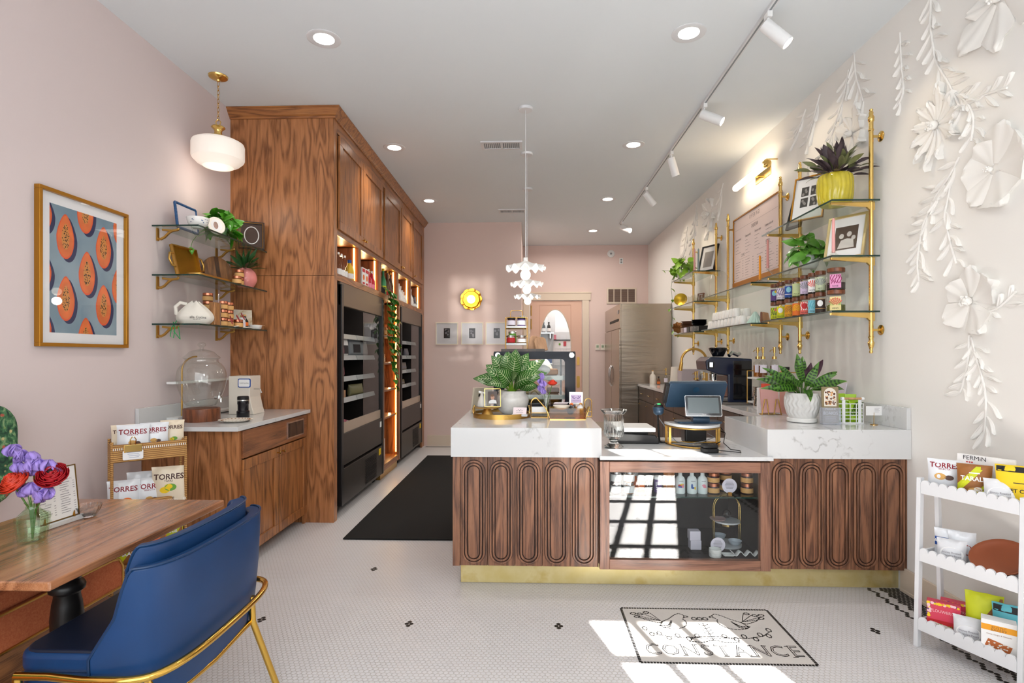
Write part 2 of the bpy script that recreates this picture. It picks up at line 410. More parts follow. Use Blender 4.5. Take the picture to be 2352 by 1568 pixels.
# hexagon mosaic floor
TS = .0245
def hex_floor():
    k = NT('white_hex_mosaic'); tc = k.n('ShaderNodeTexCoord'); sp = k.n('ShaderNodeSeparateXYZ'); k.l(tc.outputs['Object'], sp.inputs[0])
    x = k.math('DIVIDE', sp.outputs[0], TS); y = k.math('DIVIDE', sp.outputs[1], TS*math.sqrt(3))
    def cell(ox):
        fx = k.math('SUBTRACT', k.math('FRACT', k.math('ADD', x, 100+ox)), .5)
        fy = k.math('MULTIPLY', k.math('SUBTRACT', k.math('FRACT', k.math('ADD', y, 100+ox)), .5), math.sqrt(3))
        ax, ay = k.math('ABSOLUTE', fx), k.math('ABSOLUTE', fy)
        return k.math('MAXIMUM', ax, k.math('ADD', k.math('MULTIPLY', ax, .5), k.math('MULTIPLY', ay, .8660254)))
    d = k.math('MINIMUM', cell(0.5), cell(0.0))
    m = k.ramp(d, [(.435, 1.), (.475, 0.)])
    stain = k.ramp(k.noise(tc.outputs['Object'], 1.3, 4, .6), [(.45, 0.), (.75, 1.)])
    g = k.mix(stain, '#c3bcb7', '#a89d92')
    tile = k.mix(k.noise(tc.outputs['Object'], 2, 2), '#dbd9da', '#d1cdce')
    k.col(k.mix(m, g, tile)); k.b.inputs['Roughness'].default_value = .3
    k.bump(k.ramp(d, [(.34, 1.), (.48, 0.)]), .5, .0022)
    return k.m
HEXFLOOR = hex_floor(); BLACKTILE = mat('black_tile', '#0d0c0d', .45)
MOSAIC = NT('white_micro_mosaic'); _v = MOSAIC.coord((140, 140, 140)); _b = MOSAIC.n('ShaderNodeTexBrick'); MOSAIC.l(_v, _b.inputs[0]); _b.inputs['Scale'].default_value = 1
_b.inputs['Color1'].default_value = lin('#dcd8d4'); _b.inputs['Color2'].default_value = lin('#d3cec9'); _b.inputs['Mortar'].default_value = lin('#bdb6b0'); _b.inputs['Mortar Size'].default_value = .04
MOSAIC.col(_b.outputs[0]); MOSAIC.b.inputs['Roughness'].default_value = .4; MOSAIC = MOSAIC.m
# william-morris-like foliage upholstery: plain generic leaf and flower blotches
k = NT('floral_upholstery'); v = k.coord((1, 1, 1))
vo = k.n('ShaderNodeTexVoronoi'); vo.inputs['Scale'].default_value = 26; k.l(v, vo.inputs['Vector'])
n = k.noise(v, 22, 4, .6, dist=1.2)
c = k.ramp(n, [(.34, '#16302a'), (.47, '#2d5a3c'), (.55, '#4f7f55'), (.62, '#8fa978'), (.7, '#274a50')])
c = k.mix(k.ramp(vo.outputs['Distance'], [(.16, 1.), (.26, 0.)]), c, k.ramp(k.noise(v, 6, 1), [(.42, '#b85b4a'), (.5, '#c9bf86'), (.6, '#7f9a58')], 'CONSTANT'))
k.col(c); k.b.inputs['Roughness'].default_value = .8; FLORAL = k.m
# ---------------------------------------------------------------- the room
XL, XR, YF, YB, YB2, H = -2.61, 2.31, -.6, 8.75, 10.63, 3.6
b = MB(); b.box(XL-.12, XR+.12, YF-.12, YB2+1.4, -.12, 0); FLOOR = struct('floor', b, HEXFLOOR)
b = MB(); b.box(XL-.12, XR+.12, YF-.12, YB2+1.4, H, H+.12); struct('ceiling', b, CEIL)
b = MB(); b.box(XL-.12, XL, YF-.12, YB+.1, 0, H); struct('wall_left', b, WALLPINK)
b = MB(); b.box(XR, XR+.12, YF-.12, YB2+.1, 0, H); struct('wall_right', b, WALLWHITE)
b = MB(); b.box(XL, -.12, YB, YB+.1, 0, H); b.box(-.22, -.12, YB+.1, YB2, 0, H); struct('wall_back', b, WALLBACK)
b = MB(); b.box(-.22, .017, YB2, YB2+.1, 0, H); b.box(1.033, XR, YB2, YB2+.1, 0, H); b.box(.017, 1.033, YB2, YB2+.1, 2.53, H)
struct('wall_back_kitchen', b, WALLBACK)
# front wall with the glazed door and the transom the sun comes through
b = MB(); y0, y1 = YF-.12, YF
b.box(XL, 1.26, y0, y1, 0, H); b.box(2.16, XR, y0, y1, 0, H)
b.box(1.26, 1.985, y0, y1, 0, .45); b.box(1.985, 2.16, y0, y1, 0, 3.3); b.box(1.26, 1.985, y0, y1, 2.29, 3.3)
b.box(1.26, 1.6, y0, y1, 3.3, H); b.box(1.6, 2.16, y0, y1, 3.5, H)
struct('wall_front', b, WALLWHITE)
b = MB()
for x in (1.505, 1.749): b.box(x-.024, x+.024, y0+.03, y0+.07, .45, 2.29)
for z in (.84, 1.24, 1.65, 2.04): b.box(1.26, 1.985, y0+.03, y0+.07, z-.02, z+.02)
b.box(1.87, 1.9, y0+.03, y0+.07, 3.3, 3.5)
struct('window_1', b, WHITEPAINT)
# floor inlays
TY = TS*math.sqrt(3)
def snap(x, y):
    best = None
    for o in (0, .5):
        i, j = round(x/TS-.5-o)+.5+o, round(y/TY-.5-o)+.5+o
        d = (i*TS-x)**2+(j*TY-y)**2
        if best is None or d < best[0]: best = (d, i*TS, j*TY)
    return best[1], best[2]
def tile(b, x, y):
    r = TS*.47; b.prism([(x+r*cos(R(30*k)), y+r*sin(R(30*k))) for k in range(12)], -.001, .0006)
b = MB()
for gx, gy in ((-1.066,3.683),(-.666,2.933),(.138,2.931),(1.801,2.935),(-1.476,2.941),(.96,1.9),(.138,1.6),(-.666,1.6)):
    x, y = snap(gx, gy); x += TS/2
    for dx, dy in ((-.5,0),(.5,0),(0,-.5),(0,.5)): tile(b, x+dx*TS, y+dy*TY)
for k in range(int(3.97/(TY/2))):
    o = .5*(k % 2); y = (k*.5+.5)*TY-.5
    y = (round((y/TY-.5-o))+.5+o)*TY
    if y > 3.468: continue
    zz_ = .5 if k % 4 < 2 else 0
    for n in range(84, 95):
        q = (XR-.018-(n+.5+o)*TS)/TS
        if -.45 < q < 4.3+zz_ or 6.3+zz_ < q < 7.3+zz_: tile(b, (n+.5+o)*TS, y)
for k in range(int(2.2/TY*2)):          # the same border along the bench side
    y = .3+k*TY/2
    for j in range(0, 4): tile(b, *snap(-2.03+j*TS, y))
for k in range(70):                      # and at the far wall
    x = -1.63+k*TS
    if x > -.13: break
    for j in range(3): tile(b, *snap(x, 8.66-j*TY/2))
b.build('accent_tiles', BLACKTILE, FLOOR, kind='structure')
# shop emblem set into the floor
EM = tag(MB().box(.528, 1.353, 2.592, 3.148, -.002, .0009).build('floor_emblem', MOSAIC), 'white mosaic floor panel with black border, two birds and the word CONSTANCE', 'floor emblem')
b = MB()
def dash(b, x0, y0, x1, y1, w, n):
    for i in range(n):
        t0, t1 = i/n+.1/n, (i+1)/n-.1/n
        dx, dy = x1-x0, y1-y0; L = math.hypot(dx, dy); nx, ny = -dy/L*w/2, dx/L*w/2
        q = [(x0+dx*t0+nx, y0+dy*t0+ny), (x0+dx*t1+nx, y0+dy*t1+ny), (x0+dx*t1-nx, y0+dy*t1-ny), (x0+dx*t0-nx, y0+dy*t0-ny)]
        b.prism(q, .0005, .0014)
ex0, ex1, ey0, ey1 = .528, 1.353, 2.592, 3.148
for a in ((ex0,ey0,ex1,ey0,56),(ex0,ey1,ex1,ey1,56),(ex0,ey0,ex0,ey1,38),(ex1,ey0,ex1,ey1,38)): dash(b, *a[:4], .014, a[4])
b.build('mosaic_border', BLACKTILE, EM)
b = MB(); ecx = (ex0+ex1)/2
def line(pts, w=.006):
    for p, q in zip(pts[:-1], pts[1:]):
        L = math.hypot(q[0]-p[0], q[1]-p[1]); dash(b, *p, *q, w, max(1, int(L/.014)))
def ell(cx, cy, rx, ry, a0, a1, n=14): return [(cx+rx*cos(R(a0+(a1-a0)*i/n)), cy+ry*sin(R(a0+(a1-a0)*i/n))) for i in range(n+1)]
for sg in (-1, 1):
    f = lambda pts: [(ecx+sg*x, ey0+y) for x, y in pts]
    line(f(ell(.17, .40, .085, .075, 150, 330)))                       # bird belly
    line(f([(.09,.44),(.075,.475),(.1,.5),(.13,.48)]))                 # head
    line(f([(.075,.475),(.055,.46),(.088,.45)]))
    line(f([(.13,.48),(.17,.435),(.235,.385),(.30,.42),(.345,.47)]))    # back and tail
    for q in ((.33,.44),(.345,.47),(.30,.49),(.26,.50)): line(f([(.22,.41), q]), .005)
    for q in ((.34,.455),(.318,.485),(.28,.505),(.355,.49)):
        line(f(ell(q[0], q[1], .016, .012, 0, 360, 8)), .008)
    line(f([(.16,.415),(.19,.36),(.235,.355),(.21,.41)]), .009)       # wing
    line(f([(.165,.40),(.185,.345),(.225,.34)]), .009)
    line(f([(0,.225),(.08,.24),(.18,.235),(.27,.26),(.325,.31)]))       # sprig
    for i, (x, y) in enumerate(((.07,.255),(.12,.225),(.17,.255),(.22,.23),(.26,.275),(.30,.265),(.325,.325))):
        line(f(ell(x, y, .012, .02, 0, 360, 8)), .007)
    line(f(ell(.02, .20, .1, .05, 20, 110, 8)), .009)
    line(f([(0,.215),(.06,.19),(.13,.20)]), .008)
line([(ecx,ey0+.21),(ecx,ey0+.39)])
for y in (.27,.30,.33,.36):
    for sg in (-1, 1): line([(ecx,ey0+y),(ecx+sg*.028,ey0+y+.022)], .006)
for sg in (-1,0,1): line([(ecx+sg*.03+q[0], ey0+.44+q[1]) for q in ell(0,0,.014,.016,0,360,8)], .008)
b.build('bird_emblem', BLACKTILE, EM)
b = MB(); w = [('C',.075),('O',.085),('N',.085),('S',.065),('T',.075),('A',.085),('N',.085),('C',.075),('E',.07)]
x = ecx-.365; b.m = 0
for ch, ww in w:
    b.text(ch, .142, lambda u, v, x=x, ww=ww: (x+ww/2+u*.78, ey0+.115+v, .0013), bold=.014)
    sr = {'N': ((-.4,1),(.4,1),(-.4,-1)), 'T': ((0,-1),), 'A': ((-.42,-1),(.42,-1)), 'E': ((-.3,1),(-.3,-1))}.get(ch, ())
    for sx, sy in sr: q = x+ww/2+sx*ww; dash(b, q-.016, ey0+.115+sy*.05, q+.016, ey0+.115+sy*.05, .006, 1)
    x += ww+.008
b.build('lettering', BLACKTILE, EM)
b = MB(); x = ecx-.365
for ch, ww in w: b.text(ch, .142, lambda u, v, x=x, ww=ww: (x+ww/2+u*.78, ey0+.115+v, .0019), bold=-.026); x += ww+.008
b.build('letter_inlay', MOSAIC, EM)
# baseboards
BH = .15
b = MB(); b.box(XR-.016, XR, YF, 3.44, 0, BH); b.box(XR-.02, XR, YF, 3.44, 0, .02); struct('baseboard_right', b, TRIM, bevel=.003)
b = MB(); b.box(XL, XL+.016, 2.72, 3.6, 0, BH); struct('baseboard_left', b, TRIM)
b = MB(); b.box(-1.64, -.12, YB-.016, YB, 0, BH+.02); struct('baseboard_back', b, TRIM)
b = MB(); b.box(1.17, 1.46, YB2-.016, YB2, 0, BH+.02); struct('baseboard_kitchen', b, TRIM)
# kitchen door casing
b = MB(); b.box(-.115, .017, YB2-.03, YB2, 0, 2.53); b.box(1.033, 1.165, YB2-.03, YB2, 0, 2.53)
b.box(-.115, 1.2, YB2-.035, YB2, 2.53, 2.68); b.box(-.12, 1.21, YB2-.045, YB2, 2.665, 2.69); struct('trim_1', b, TRIM, bevel=.004)
D = thing('door_1', None, None, (.525, YB2-.01, 0), world=True); D['kind'] = 'structure'
b = MB(); n = 48; dx0, dx1, dz0, dz1 = .024, 1.026, .01, 2.522; ox, oz, ra, rb = .511, 1.62, .308, .735
def rim(t):
    c, s_ = cos(t), sin(t); k = min((.5*(dx1-dx0))/abs(c) if abs(c) > 1e-6 else 9, 1e9)
    return t
def onrect(t):
    c, s_ = cos(t), sin(t)
    kx = ((dx1-ox) if c > 0 else (ox-dx0))/abs(c) if abs(c) > 1e-6 else 1e9
    kz = ((dz1-oz) if s_ > 0 else (oz-dz0))/abs(s_) if abs(s_) > 1e-6 else 1e9
    k = min(kx, kz); return ox+c*k, oz+s_*k
ts = sorted([2*PI*i/n for i in range(n)]+[math.atan2(z-oz, x-ox) % (2*PI) for x in (dx0, dx1) for z in (dz0, dz1)])
n = len(ts)
for yy0, yy1 in ((YB2+.0, YB2+.045),):
    vs = []; 
    for t in ts:
        X_, Z_ = onrect(t); el = (ox+ra*cos(t), oz+rb*sin(t))
        vs += [(X_, yy0, Z_), (el[0], yy0, el[1]), (el[0], yy1, el[1]), (X_, yy1, Z_)]
    fs = []
    for i in range(n):
        a, c2 = 4*i, 4*((i+1) % n)
        for k in range(4): fs.append((a+k, a+(k+1) % 4, c2+(k+1) % 4, c2+k))
    b.add(vs, fs)
b.build('door_leaf', mat('peach_door_paint', '#dbb49f', .45), D, kind='structure')
b = MB()
for x0, x1, z0, z1 in ((.205,.211,.7,2.44),(.812,.818,.7,2.44),(.211,.812,2.434,2.44)): b.box(x0, x1, YB2-.004, YB2+.001, z0, z1)
b.build('panel_groove', mat('door_groove', '#c08f76', .5), D, kind='structure')
b = MB(); b.tube([(ox+ra*cos(2*PI*i/40), YB2-.002, oz+rb*sin(2*PI*i/40)) for i in range(40)], .008, 6, True)
b.build('oval_bead', TRIM, D, kind='structure')
b = MB(); b.add([(ox+ra*cos(2*PI*i/40), YB2+.02, oz+rb*sin(2*PI*i/40)) for i in range(40)], [tuple(range(40))]); b.build('oval_pane', GLASS, D, kind='structure')
for z0, z1 in ((2.23,2.43),(1.97,2.17)):
    b = MB(); b.cyl((.042, YB2-.012, z0), .011, z1-z0, 10); b.build('hinge', BRASSR, D, smooth=40, kind='structure')
for z0, z1, w in ((1.27,1.43,.026),(.83,1.06,.03)):
    b = MB(); b.T = Matrix.Translation((.957, YB2-.006, (z0+z1)/2)) @ Matrix.Rotation(R(90), 4, 'X')
    b.prism(rrect(w*2, z1-z0, w*.8), -.006, .006); b.T = None
    b.build('handle_plate', BRASSR, D, kind='structure')
# the kitchen seen through the oval pane
b = MB(); b.box(-.1, 1.9, 11.75, 11.85, 0, H); b.box(-.12, -.08, YB2+.1, 11.85, 0, H); b.box(1.86, 1.9, YB2+.1, 11.85, 0, H); struct('wall_kitchen', b, mat('kitchen_white', '#dfe3e4', .5))
light('kitchen_lamp', 'AREA', (.8, 11.25, 3.3), 26, (1, .98, .95), (0,0,0), shape='SQUARE', size=.6)
t = thing('wall_shelf', 'steel wall shelf seen through the oval pane of the peach door', 'shelf', (.25, 11.62, 1.93), world=True)
MB().box(.02, .52, 11.5, 11.75, 1.92, 1.945).build('board', CHROME, t)
MB().box(.06, .08, 11.52, 11.75, 1.82, 1.92).build('bracket', CHROME, t); MB().box(.44, .46, 11.52, 11.75, 1.82, 1.92).build('bracket', CHROME, t)
for i, x in enumerate((.31, .42)):
    t = thing('sauce_bottle', ('dark bottle with white label, nearer the oval edge on the kitchen shelf', 'dark bottle with white label beside the post on the kitchen shelf')[i], 'bottle', (x, 11.58, 1.945), group='bottles on the kitchen shelf')
    MB().lathe([(.04,0),(.042,.1),(.036,.14),(.015,.17),(.015,.2)], 14).build('body', BLACKGLOSS, t, smooth=40)
    MB().lathe([(.043,.02),(.043,.09)], 14).build('label', PAPER, t, smooth=40); MB().cyl((0,0,.2), .018, .02, 12).build('cap', BLACKM, t)
t = thing('wall_calendar', 'white wall calendar with coloured notes behind the oval pane', 'calendar', (.72, 11.74, 1.5), world=True)
MB().box(.52, .95, 11.725, 11.74, 1.25, 1.78).build('sheet', PAPER, t)
b = MB()
for i in range(6): b.box(.54, .93, 11.722, 11.725, 1.3+i*.06, 1.302+i*.06)
for i in range(7): b.box(.56+i*.06, .561+i*.06, 11.722, 11.725, 1.3, 1.6)
b.build('ruling', INKG, t); MB().box(.53, .96, 11.71, 11.74, 1.78, 1.8).build('rail', BLACKM, t)
MB().box(.74, .8, 11.718, 11.724, 1.66, 1.76).build('note', RED, t, label='red note'); MB().box(.64, .68, 11.718, 11.724, 1.68, 1.72).build('note', GREENP, t, label='green note')
tag(MB().box(.53, .58, 11.6, 11.7, 1.8, 1.9).build('card_box', PINKP), 'pink box on the rail above the kitchen calendar', 'box')
t = thing('storage_tub', 'blue lidded plastic tub low behind the oval pane', 'tub', (.4, 11.57, 1.302)); 
MB().lathe([(.09,0),(.1,.18)], 16).build('body', BLUEP, t, smooth=40); MB().cyl((0,0,.18), .105, .03, 16).build('lid', GREY, t)
t = thing('kitchen_rack', 'grey steel rack of tubs low behind the oval pane', 'rack', (.35, 11.6, 0), world=True)
for z in (.9, 1.28): MB().box(.02, .5, 11.4, 11.75, z, z+.02).build('shelf', CHROME, t)
for x in (.03, .49):
    for y in (11.41, 11.74): MB().cyl((x, y, 0), .012, 1.5, 8).build('post', CHROME, t)
# wall vent, alarm, outlet, thermostats on the far wall
t = thing('wall_vent', 'white framed wall grille high above the steel fridge', 'vent', (1.79, YB2, 2.61), world=True)
b = MB(); frame4(b, .57, .31, .03, -.02, 0, Matrix.Translation((1.795, YB2, 2.617))); b.build('frame', TRIM, t)
MB().box(1.53, 2.06, YB2-.006, YB2, 2.48, 2.75).build('backing', mat('vent_dark', '#6a564c', .8), t)
for i in range(3): MB().box(1.64+i*.135, 1.655+i*.135, YB2-.016, YB2-.004, 2.49, 2.745).build('mullion', TRIM, t)
b = MB()
for i in range(14): b.cbox((1.795, YB2-.009, 2.5+i*.0185), (.52, .006, .003), (R(30), 0, 0))
b.build('louvers', mat('vent_slats', '#a08c80', .6), t)
t = thing('smoke_alarm', 'round white alarm high on the far pink wall', 'alarm', (1.59, YB2, 3.43)); Mx = Matrix.Rotation(R(90), 4, 'X')
MB().cyl((0,0,0), .07, .03, 24, Mx).build('body', WHITEP, t, smooth=40, bevel=.004); MB().cyl((0,-.03,0), .02, .006, 12, Mx).build('button', GREY, t)
t = thing('wall_outlet', 'white double outlet below the alarm on the far wall', 'outlet', (1.79, YB2, 3.29))
MB().box(-.035,.035,-.008,0,-.057,.057).build('plate', WHITEP, t, bevel=.003)
b = MB(); b.box(-.016,.016,-.011,-.008,.008,.04); b.box(-.016,.016,-.011,-.008,-.04,-.008); b.build('socket', GREY, t)
for i, x in enumerate((1.33, 1.43)):
    t = thing('thermostat', ('square thermostat with green display on far wall beside the fridge', 'square thermostat half hidden by the fridge edge on far wall')[i], 'thermostat', (x, YB2, 1.62))
    MB().box(-.04,.04,-.022,0,-.06,.06).build('body', CREAM, t, bevel=.004); MB().box(-.022,.022,-.024,-.022,-.01,.035).build('display', mat('lcd', '#8fa184', .3), t)
# three small pictures on the blush wall
who = ('leftmost of the three on the blush wall', 'in the middle of the blush wall three', 'partly behind the tiered stand')
for i, x in enumerate((-1.323, -.914, -.518)):
    t = thing('photo_frame', 'white square frame with tiny dark photo '+who[i], 'picture frame', (x, YB, 1.81), group='square frames on the back wall')
    b = MB(); frame4(b, .36, .36, .014, -.025, 0); b.build('frame', mat('pale_frame', '#efe4cf', .4), t)
    MB().box(-.168,.168,-.012,0,-.168,.168).build('mount', mat('mount_grey', '#d6d3d6', .6), t)
    b = MB(); b.box(-.05,.05,-.0135,-.012,-.075,.085); b.m = 1
    rnd = random.Random(i)
    for k in range(7):
        cx, cz, r_ = rnd.uniform(-.03,.03), rnd.uniform(-.05,.06), rnd.uniform(.008,.02)
        b.prism([(cx+r_*cos(a*PI/5), cz+r_*1.2*sin(a*PI/5)) for a in range(10)], 0, .0006, Matrix.Translation((0,-.0135,0)) @ Mx)
    b.build('photo', [INK, INKG], t)
    MB().box(-.168,.168,-.02,-.018,-.168,.168).build('glazing', GLASS, t)
# scalloped amber wall lamp
t = thing('flower_sconce', 'glowing amber flower-shaped wall lamp on the blush wall', 'wall lamp', (-.926, YB, 2.356))
pet = lambda a, z: 1+.07*abs(cos(4.5*a))-.03
b = MB(); b.lathe([(.06,.0),(.12,.02),(.165,.05),(.17,.055),(.12,.03)], 72, M=Mx, fn=pet); b.build('petal_ring', mat('amber_glass', '#d79a16', .12, .55, coat=.5, emit=.0), t, smooth=60)
b = MB(); b.lathe([(.075,.03),(.12,.052),(.125,.058),(.08,.04)], 60, M=Mx, fn=lambda a, z: 1+.05*abs(cos(4.5*a+PI/4))); b.build('inner_petals', mat('amber_glass_inner', '#e2ac2a', .12, .4, emit=.08), t, smooth=60)
MB().ball((0,-.055,0), .07, 20, (1,.5,1)).build('lit_centre', SUNLAMP, t, smooth=60)
MB().cyl((0,0,0), .06, .03, 20, Mx).build('backplate', BRASS, t)
light('sconce_glow', 'POINT', (-.926, YB-.25, 2.356), 1.2, (1,.85,.6), shadow_soft_size=.07)
# ---------------------------------------------------------------- tall oak wall of cabinets
FX = -1.695
T = thing('tall_cabinet', 'floor to ceiling stained oak cabinet wall with lit niches above two black coolers', 'cabinet', (-2.1, 6.6, 0), world=True)
b = MB(); b.box(XL, FX, 4.68, 4.70, 0, 2.148); b.build('side_panel', OAK, T)
b = MB(); b.box(XL, FX, 4.681, 4.70, 2.151, 3.53); b.build('side_panel', OAK, T)
for q0, q1 in ((4.70,4.76),(8.56,8.74)): MB().box(FX-.03, FX, q0, q1, 0, 3.53).build('stile', OAK, T)
b = MB(); b.box(XL, FX-.012, 4.70, 8.74, 2.56, 3.55); b.build('upper_carcass', OAKIN, T)
b = MB(); b.box(FX-.02, FX, 4.76, 8.56, 3.42, 3.55); b.box(FX-.02, FX, 4.76, 8.56, 2.52, 2.58); b.build('top_rail', OAKY, T)
b = MB(); b.box(FX-.02, FX, 4.76, 8.56, 2.12, 2.18); b.build('niche_sill', OAKY, T)
NI = [(4.76,5.36),(5.44,6.08),(6.2,6.92),(7.03,7.68),(7.77,8.45)]
b = MB(); b.box(-2.15, -2.13, 4.70, 8.62, 2.13, 2.58); b.build('niche_back', OAKIN, T)
b = MB(); b.box(-2.13, FX-.02, 4.70, 8.62, 2.14, 2.17); b.box(-2.13, FX-.02, 4.70, 8.62, 2.53, 2.56); b.build('niche_board', OAKIN, T)
ed = [4.76]+[q for n_ in NI for q in n_][1:-1]+[8.45, 8.56]
for y0, y1 in ((5.36,5.44),(6.08,6.2),(6.92,7.03),(7.68,7.77),(8.45,8.56)):
    MB().box(-2.13, FX-.0005, y0+.0005, y1-.0005, 2.1805, 2.5195).build('niche_divider', OAKIN, T)
for y0, y1 in NI:
    o = MB().box(FX-.05, FX-.035, y1-.012, y1-.002, 2.185, 2.52).build('led_strip', LEDW, T, label='glowing warm light strip')
    l_ = light('niche_glow', 'AREA', (FX-.16, y1-.03, 2.35), 1.1, (1,.66,.3), shape='RECTANGLE', size=.03, size_y=.3); l_.rotation_euler = (R(90), 0, R(180))
    aim(l_, (FX-.2, y0, 2.35))
for i, (y0, y1) in enumerate(((4.775,5.458),(5.468,6.205),(6.29,7.085),(7.115,7.775),(7.845,8.55))):
    b = MB(); w, h = y1-y0, .83; Mx2 = Matrix.Translation((FX, (y0+y1)/2, 2.985)) @ Matrix.Rotation(R(90), 4, 'Z')
    frame4(b, w, h, .075, -.022, 0, Mx2); b.box(FX, FX+.010, y0+.07, y1-.07, 2.985-h/2+.07, 2.985+h/2-.07)
    d = b.build('door', OAKF, T, bevel=.003)
    ky = (y1-.03, y0+.03, y1-.03, y0+.03, y0+.03)[i]
    b = MB(); Mk = Matrix.Rotation(R(90), 4, 'Y'); b.lathe([(.006,0),(.006,.014),(.013,.02),(.013,.028),(.006,.032)], 14, (FX+.022, ky, 2.61), Mk)
    k_ = b.build('knob', BRASS, d, smooth=50)
pr = [(0,3.515),(.012,3.515),(.016,3.528),(.03,3.538),(.05,3.566),(.062,3.584),(.07,3.588),(.07,3.598),(0,3.598)]
b = MB(); n = len(pr)
path = [lambda d: (XL-.0, 4.68-d), lambda d: (FX+d, 4.68-d), lambda d: (FX+d, 8.74)]
vs = [(*pf(d), z) for pf in path for d, z in pr]
b.add(vs, [(k*n+i, k*n+(i+1) % n, (k+1)*n+(i+1) % n, (k+1)*n+i) for k in range(2) for i in range(n)]+[tuple(range(n)), tuple(range(2*n, 3*n))])
b.build('crown_moulding', OAKX, T)
# open shelf column between the coolers
b = MB(); b.box(FX-.03, FX, 6.29, 6.335, .1, 2.12); b.box(FX-.03, FX, 7.04, 7.11, .1, 2.12); b.box(-2.35, FX-.03, 6.29, 6.305, .1, 2.12); b.box(-2.35, FX-.03, 7.08, 7.11, .1, 2.12); b.build('column_side', OAKF, T)
b = MB(); b.box(-2.36, -2.35, 6.29, 7.11, .1, 2.14); b.build('column_back', OAKIN, T)
CS = [1.70, 1.37, 1.04, .71]
for z in CS: MB().box(-2.35, FX-.035, 6.305, 7.08, z-.024, z).build('shelf', OAKY, T)
b = MB(); b.box(-2.35, FX-.005, 6.305, 7.08, .1, .17); b.build('column_floor', OAKY, T)
b = MB(); b.box(-2.3, FX-.04, 6.3, 7.1, 0, .1); b.build('toe_kick', BRASSR, T)
MB().box(FX-.05, FX-.032, 7.055, 7.075, .2, 2.1).build('led_strip', LEDW, T, label='long glowing warm light strip')
l_ = light('column_glow', 'AREA', (FX-.12, 7.03, 1.2), 3.0, (1,.66,.3), shape='RECTANGLE', size=.03, size_y=1.8); l_.rotation_euler = (R(90), 0, R(180)); 
b = MB(); b.box(XL, XL+.01, 4.70, 8.74, 0, 2.13); b.box(XL, -2.36, 6.29, 6.3, 0, 2.13); b.build('bay_back', BLACKM, T)
b = MB()
for y in (6.31, 7.078):
    for z in range(20):
        b.cbox((-1.85, y, .3+z*.085), (.006,.006,.006))
b.build('shelf_pegs', CHROME, T)

# ---------------------------------------------------------------- black open coolers
def caster_mb(x, y):
    b = MB(); b.lathe([(.008,-.014),(.035,-.014),(.038,-.008),(.038,.008),(.035,.014),(.008,.014)], 16, (x, y, .038), Matrix.Rotation(R(90), 4, 'X'))
    b.cbox((x, y, .072), (.035,.05,.02)); return b
def make_cooler(label):
    t = thing('display_cooler', label, 'cooler', group='black coolers in the cabinet wall')
    L, Dp = 1.42, .72
    b = MB(); b.box(-Dp, -Dp+.03, 0, L, .09, 2.12); b.box(-Dp+.03, -.03, 0, L, 2.08, 2.12); b.box(-Dp+.03, -.06, .0, L, .09, .66)
    b.build('body', COOLIN, t)
    MB().box(-.03, .0, 0, L, 1.905, 2.12).build('fascia', BRONZE, t, bevel=.006, label='bronze top fascia')
    for y in (0, L-.055): MB().box(-.05, .008, y, y+.055, .09, 2.1).build('post', BLACK, t, bevel=.004)
    MB().box(-Dp+.03, -.05, .002, .006, .7, 2.08).build('side_glass', GLASS, t); MB().box(-Dp+.03, -.05, L-.012, L-.002, .7, 2.08).build('end_panel', COOLIN, t)
    for z in (1.645, 1.44, 1.235, 1.03):
        s_ = MB().box(-.6, -.1, .03, L-.03, z-.012, z).build('shelf', COOLERG, t)
        for y0, y1 in ((.06, L*.5-.008), (L*.5+.008, L-.06)):
            b = MB(); b.cbox((-.088, (y0+y1)/2, z-.008), (.008, y1-y0, .05), (0, R(-18), 0)); b.build('price_rail', RAIL, s_, label='pale grey price rail')
    MB().box(-.62, -.05, .03, L-.03, .66, .69).build('deck', BLACKM, t)
    MB().box(-.03, -.018, .055, L-.055, .735, .83).build('lip', mat('cooler_lip', '#b3a08e', .35), t, label='beige front lip')
    MB().box(-.06, .0, .055, L-.0, .445, .735).build('front_panel', COOLERG, t, bevel=.005)
    g = MB().box(-.06, .004, .03, L, .09, .42).build('grille_panel', COOLERG, t, bevel=.004)
    b = MB()
    for i in range(16): b.box(.003, .009, .72, 1.12, .12+i*.0165, .127+i*.0165)
    b.build('grille', BLACKM, g)
    MB().box(.0, .006, L-.14, L-.09, .64, .70).build('tag', PAPER, t, label='small white label'); MB().box(.003, .008, L-.2, L-.12, .33, .4).build('sticker', YELLOW, t, label='yellow sticker')
    MB().box(-.02, -.016, L*.5, L-.055, .83, 1.9).build('sliding_glass', PANE, t)
    for x, y in ((-.1,.1),(-.1,L-.1),(-.62,.1),(-.62,L-.1)): caster_mb(x, y).build('caster', BLACKM, t, smooth=40)
    return t
ck = make_cooler('black open-front cooler nearer the coffee station, pink pouches on its shelves'); CY1 = 4.86; ck.location = (FX, CY1, 0)
ck2 = dup(ck, (FX, 7.15, 0), 0, 'black open-front cooler beyond the open shelf column, by the pink wall')
light('cooler_lamp', 'AREA', (FX-.1, CY1+.7, 2.06), 2.2, (1,.97,.92), (0, R(20), 0), shape='RECTANGLE', size=.05, size_y=1.2)
light('cooler_lamp', 'AREA', (FX-.1, 7.15+.7, 2.06), 1.6, (1,.97,.92), (0, R(20), 0), shape='RECTANGLE', size=.05, size_y=1.2)
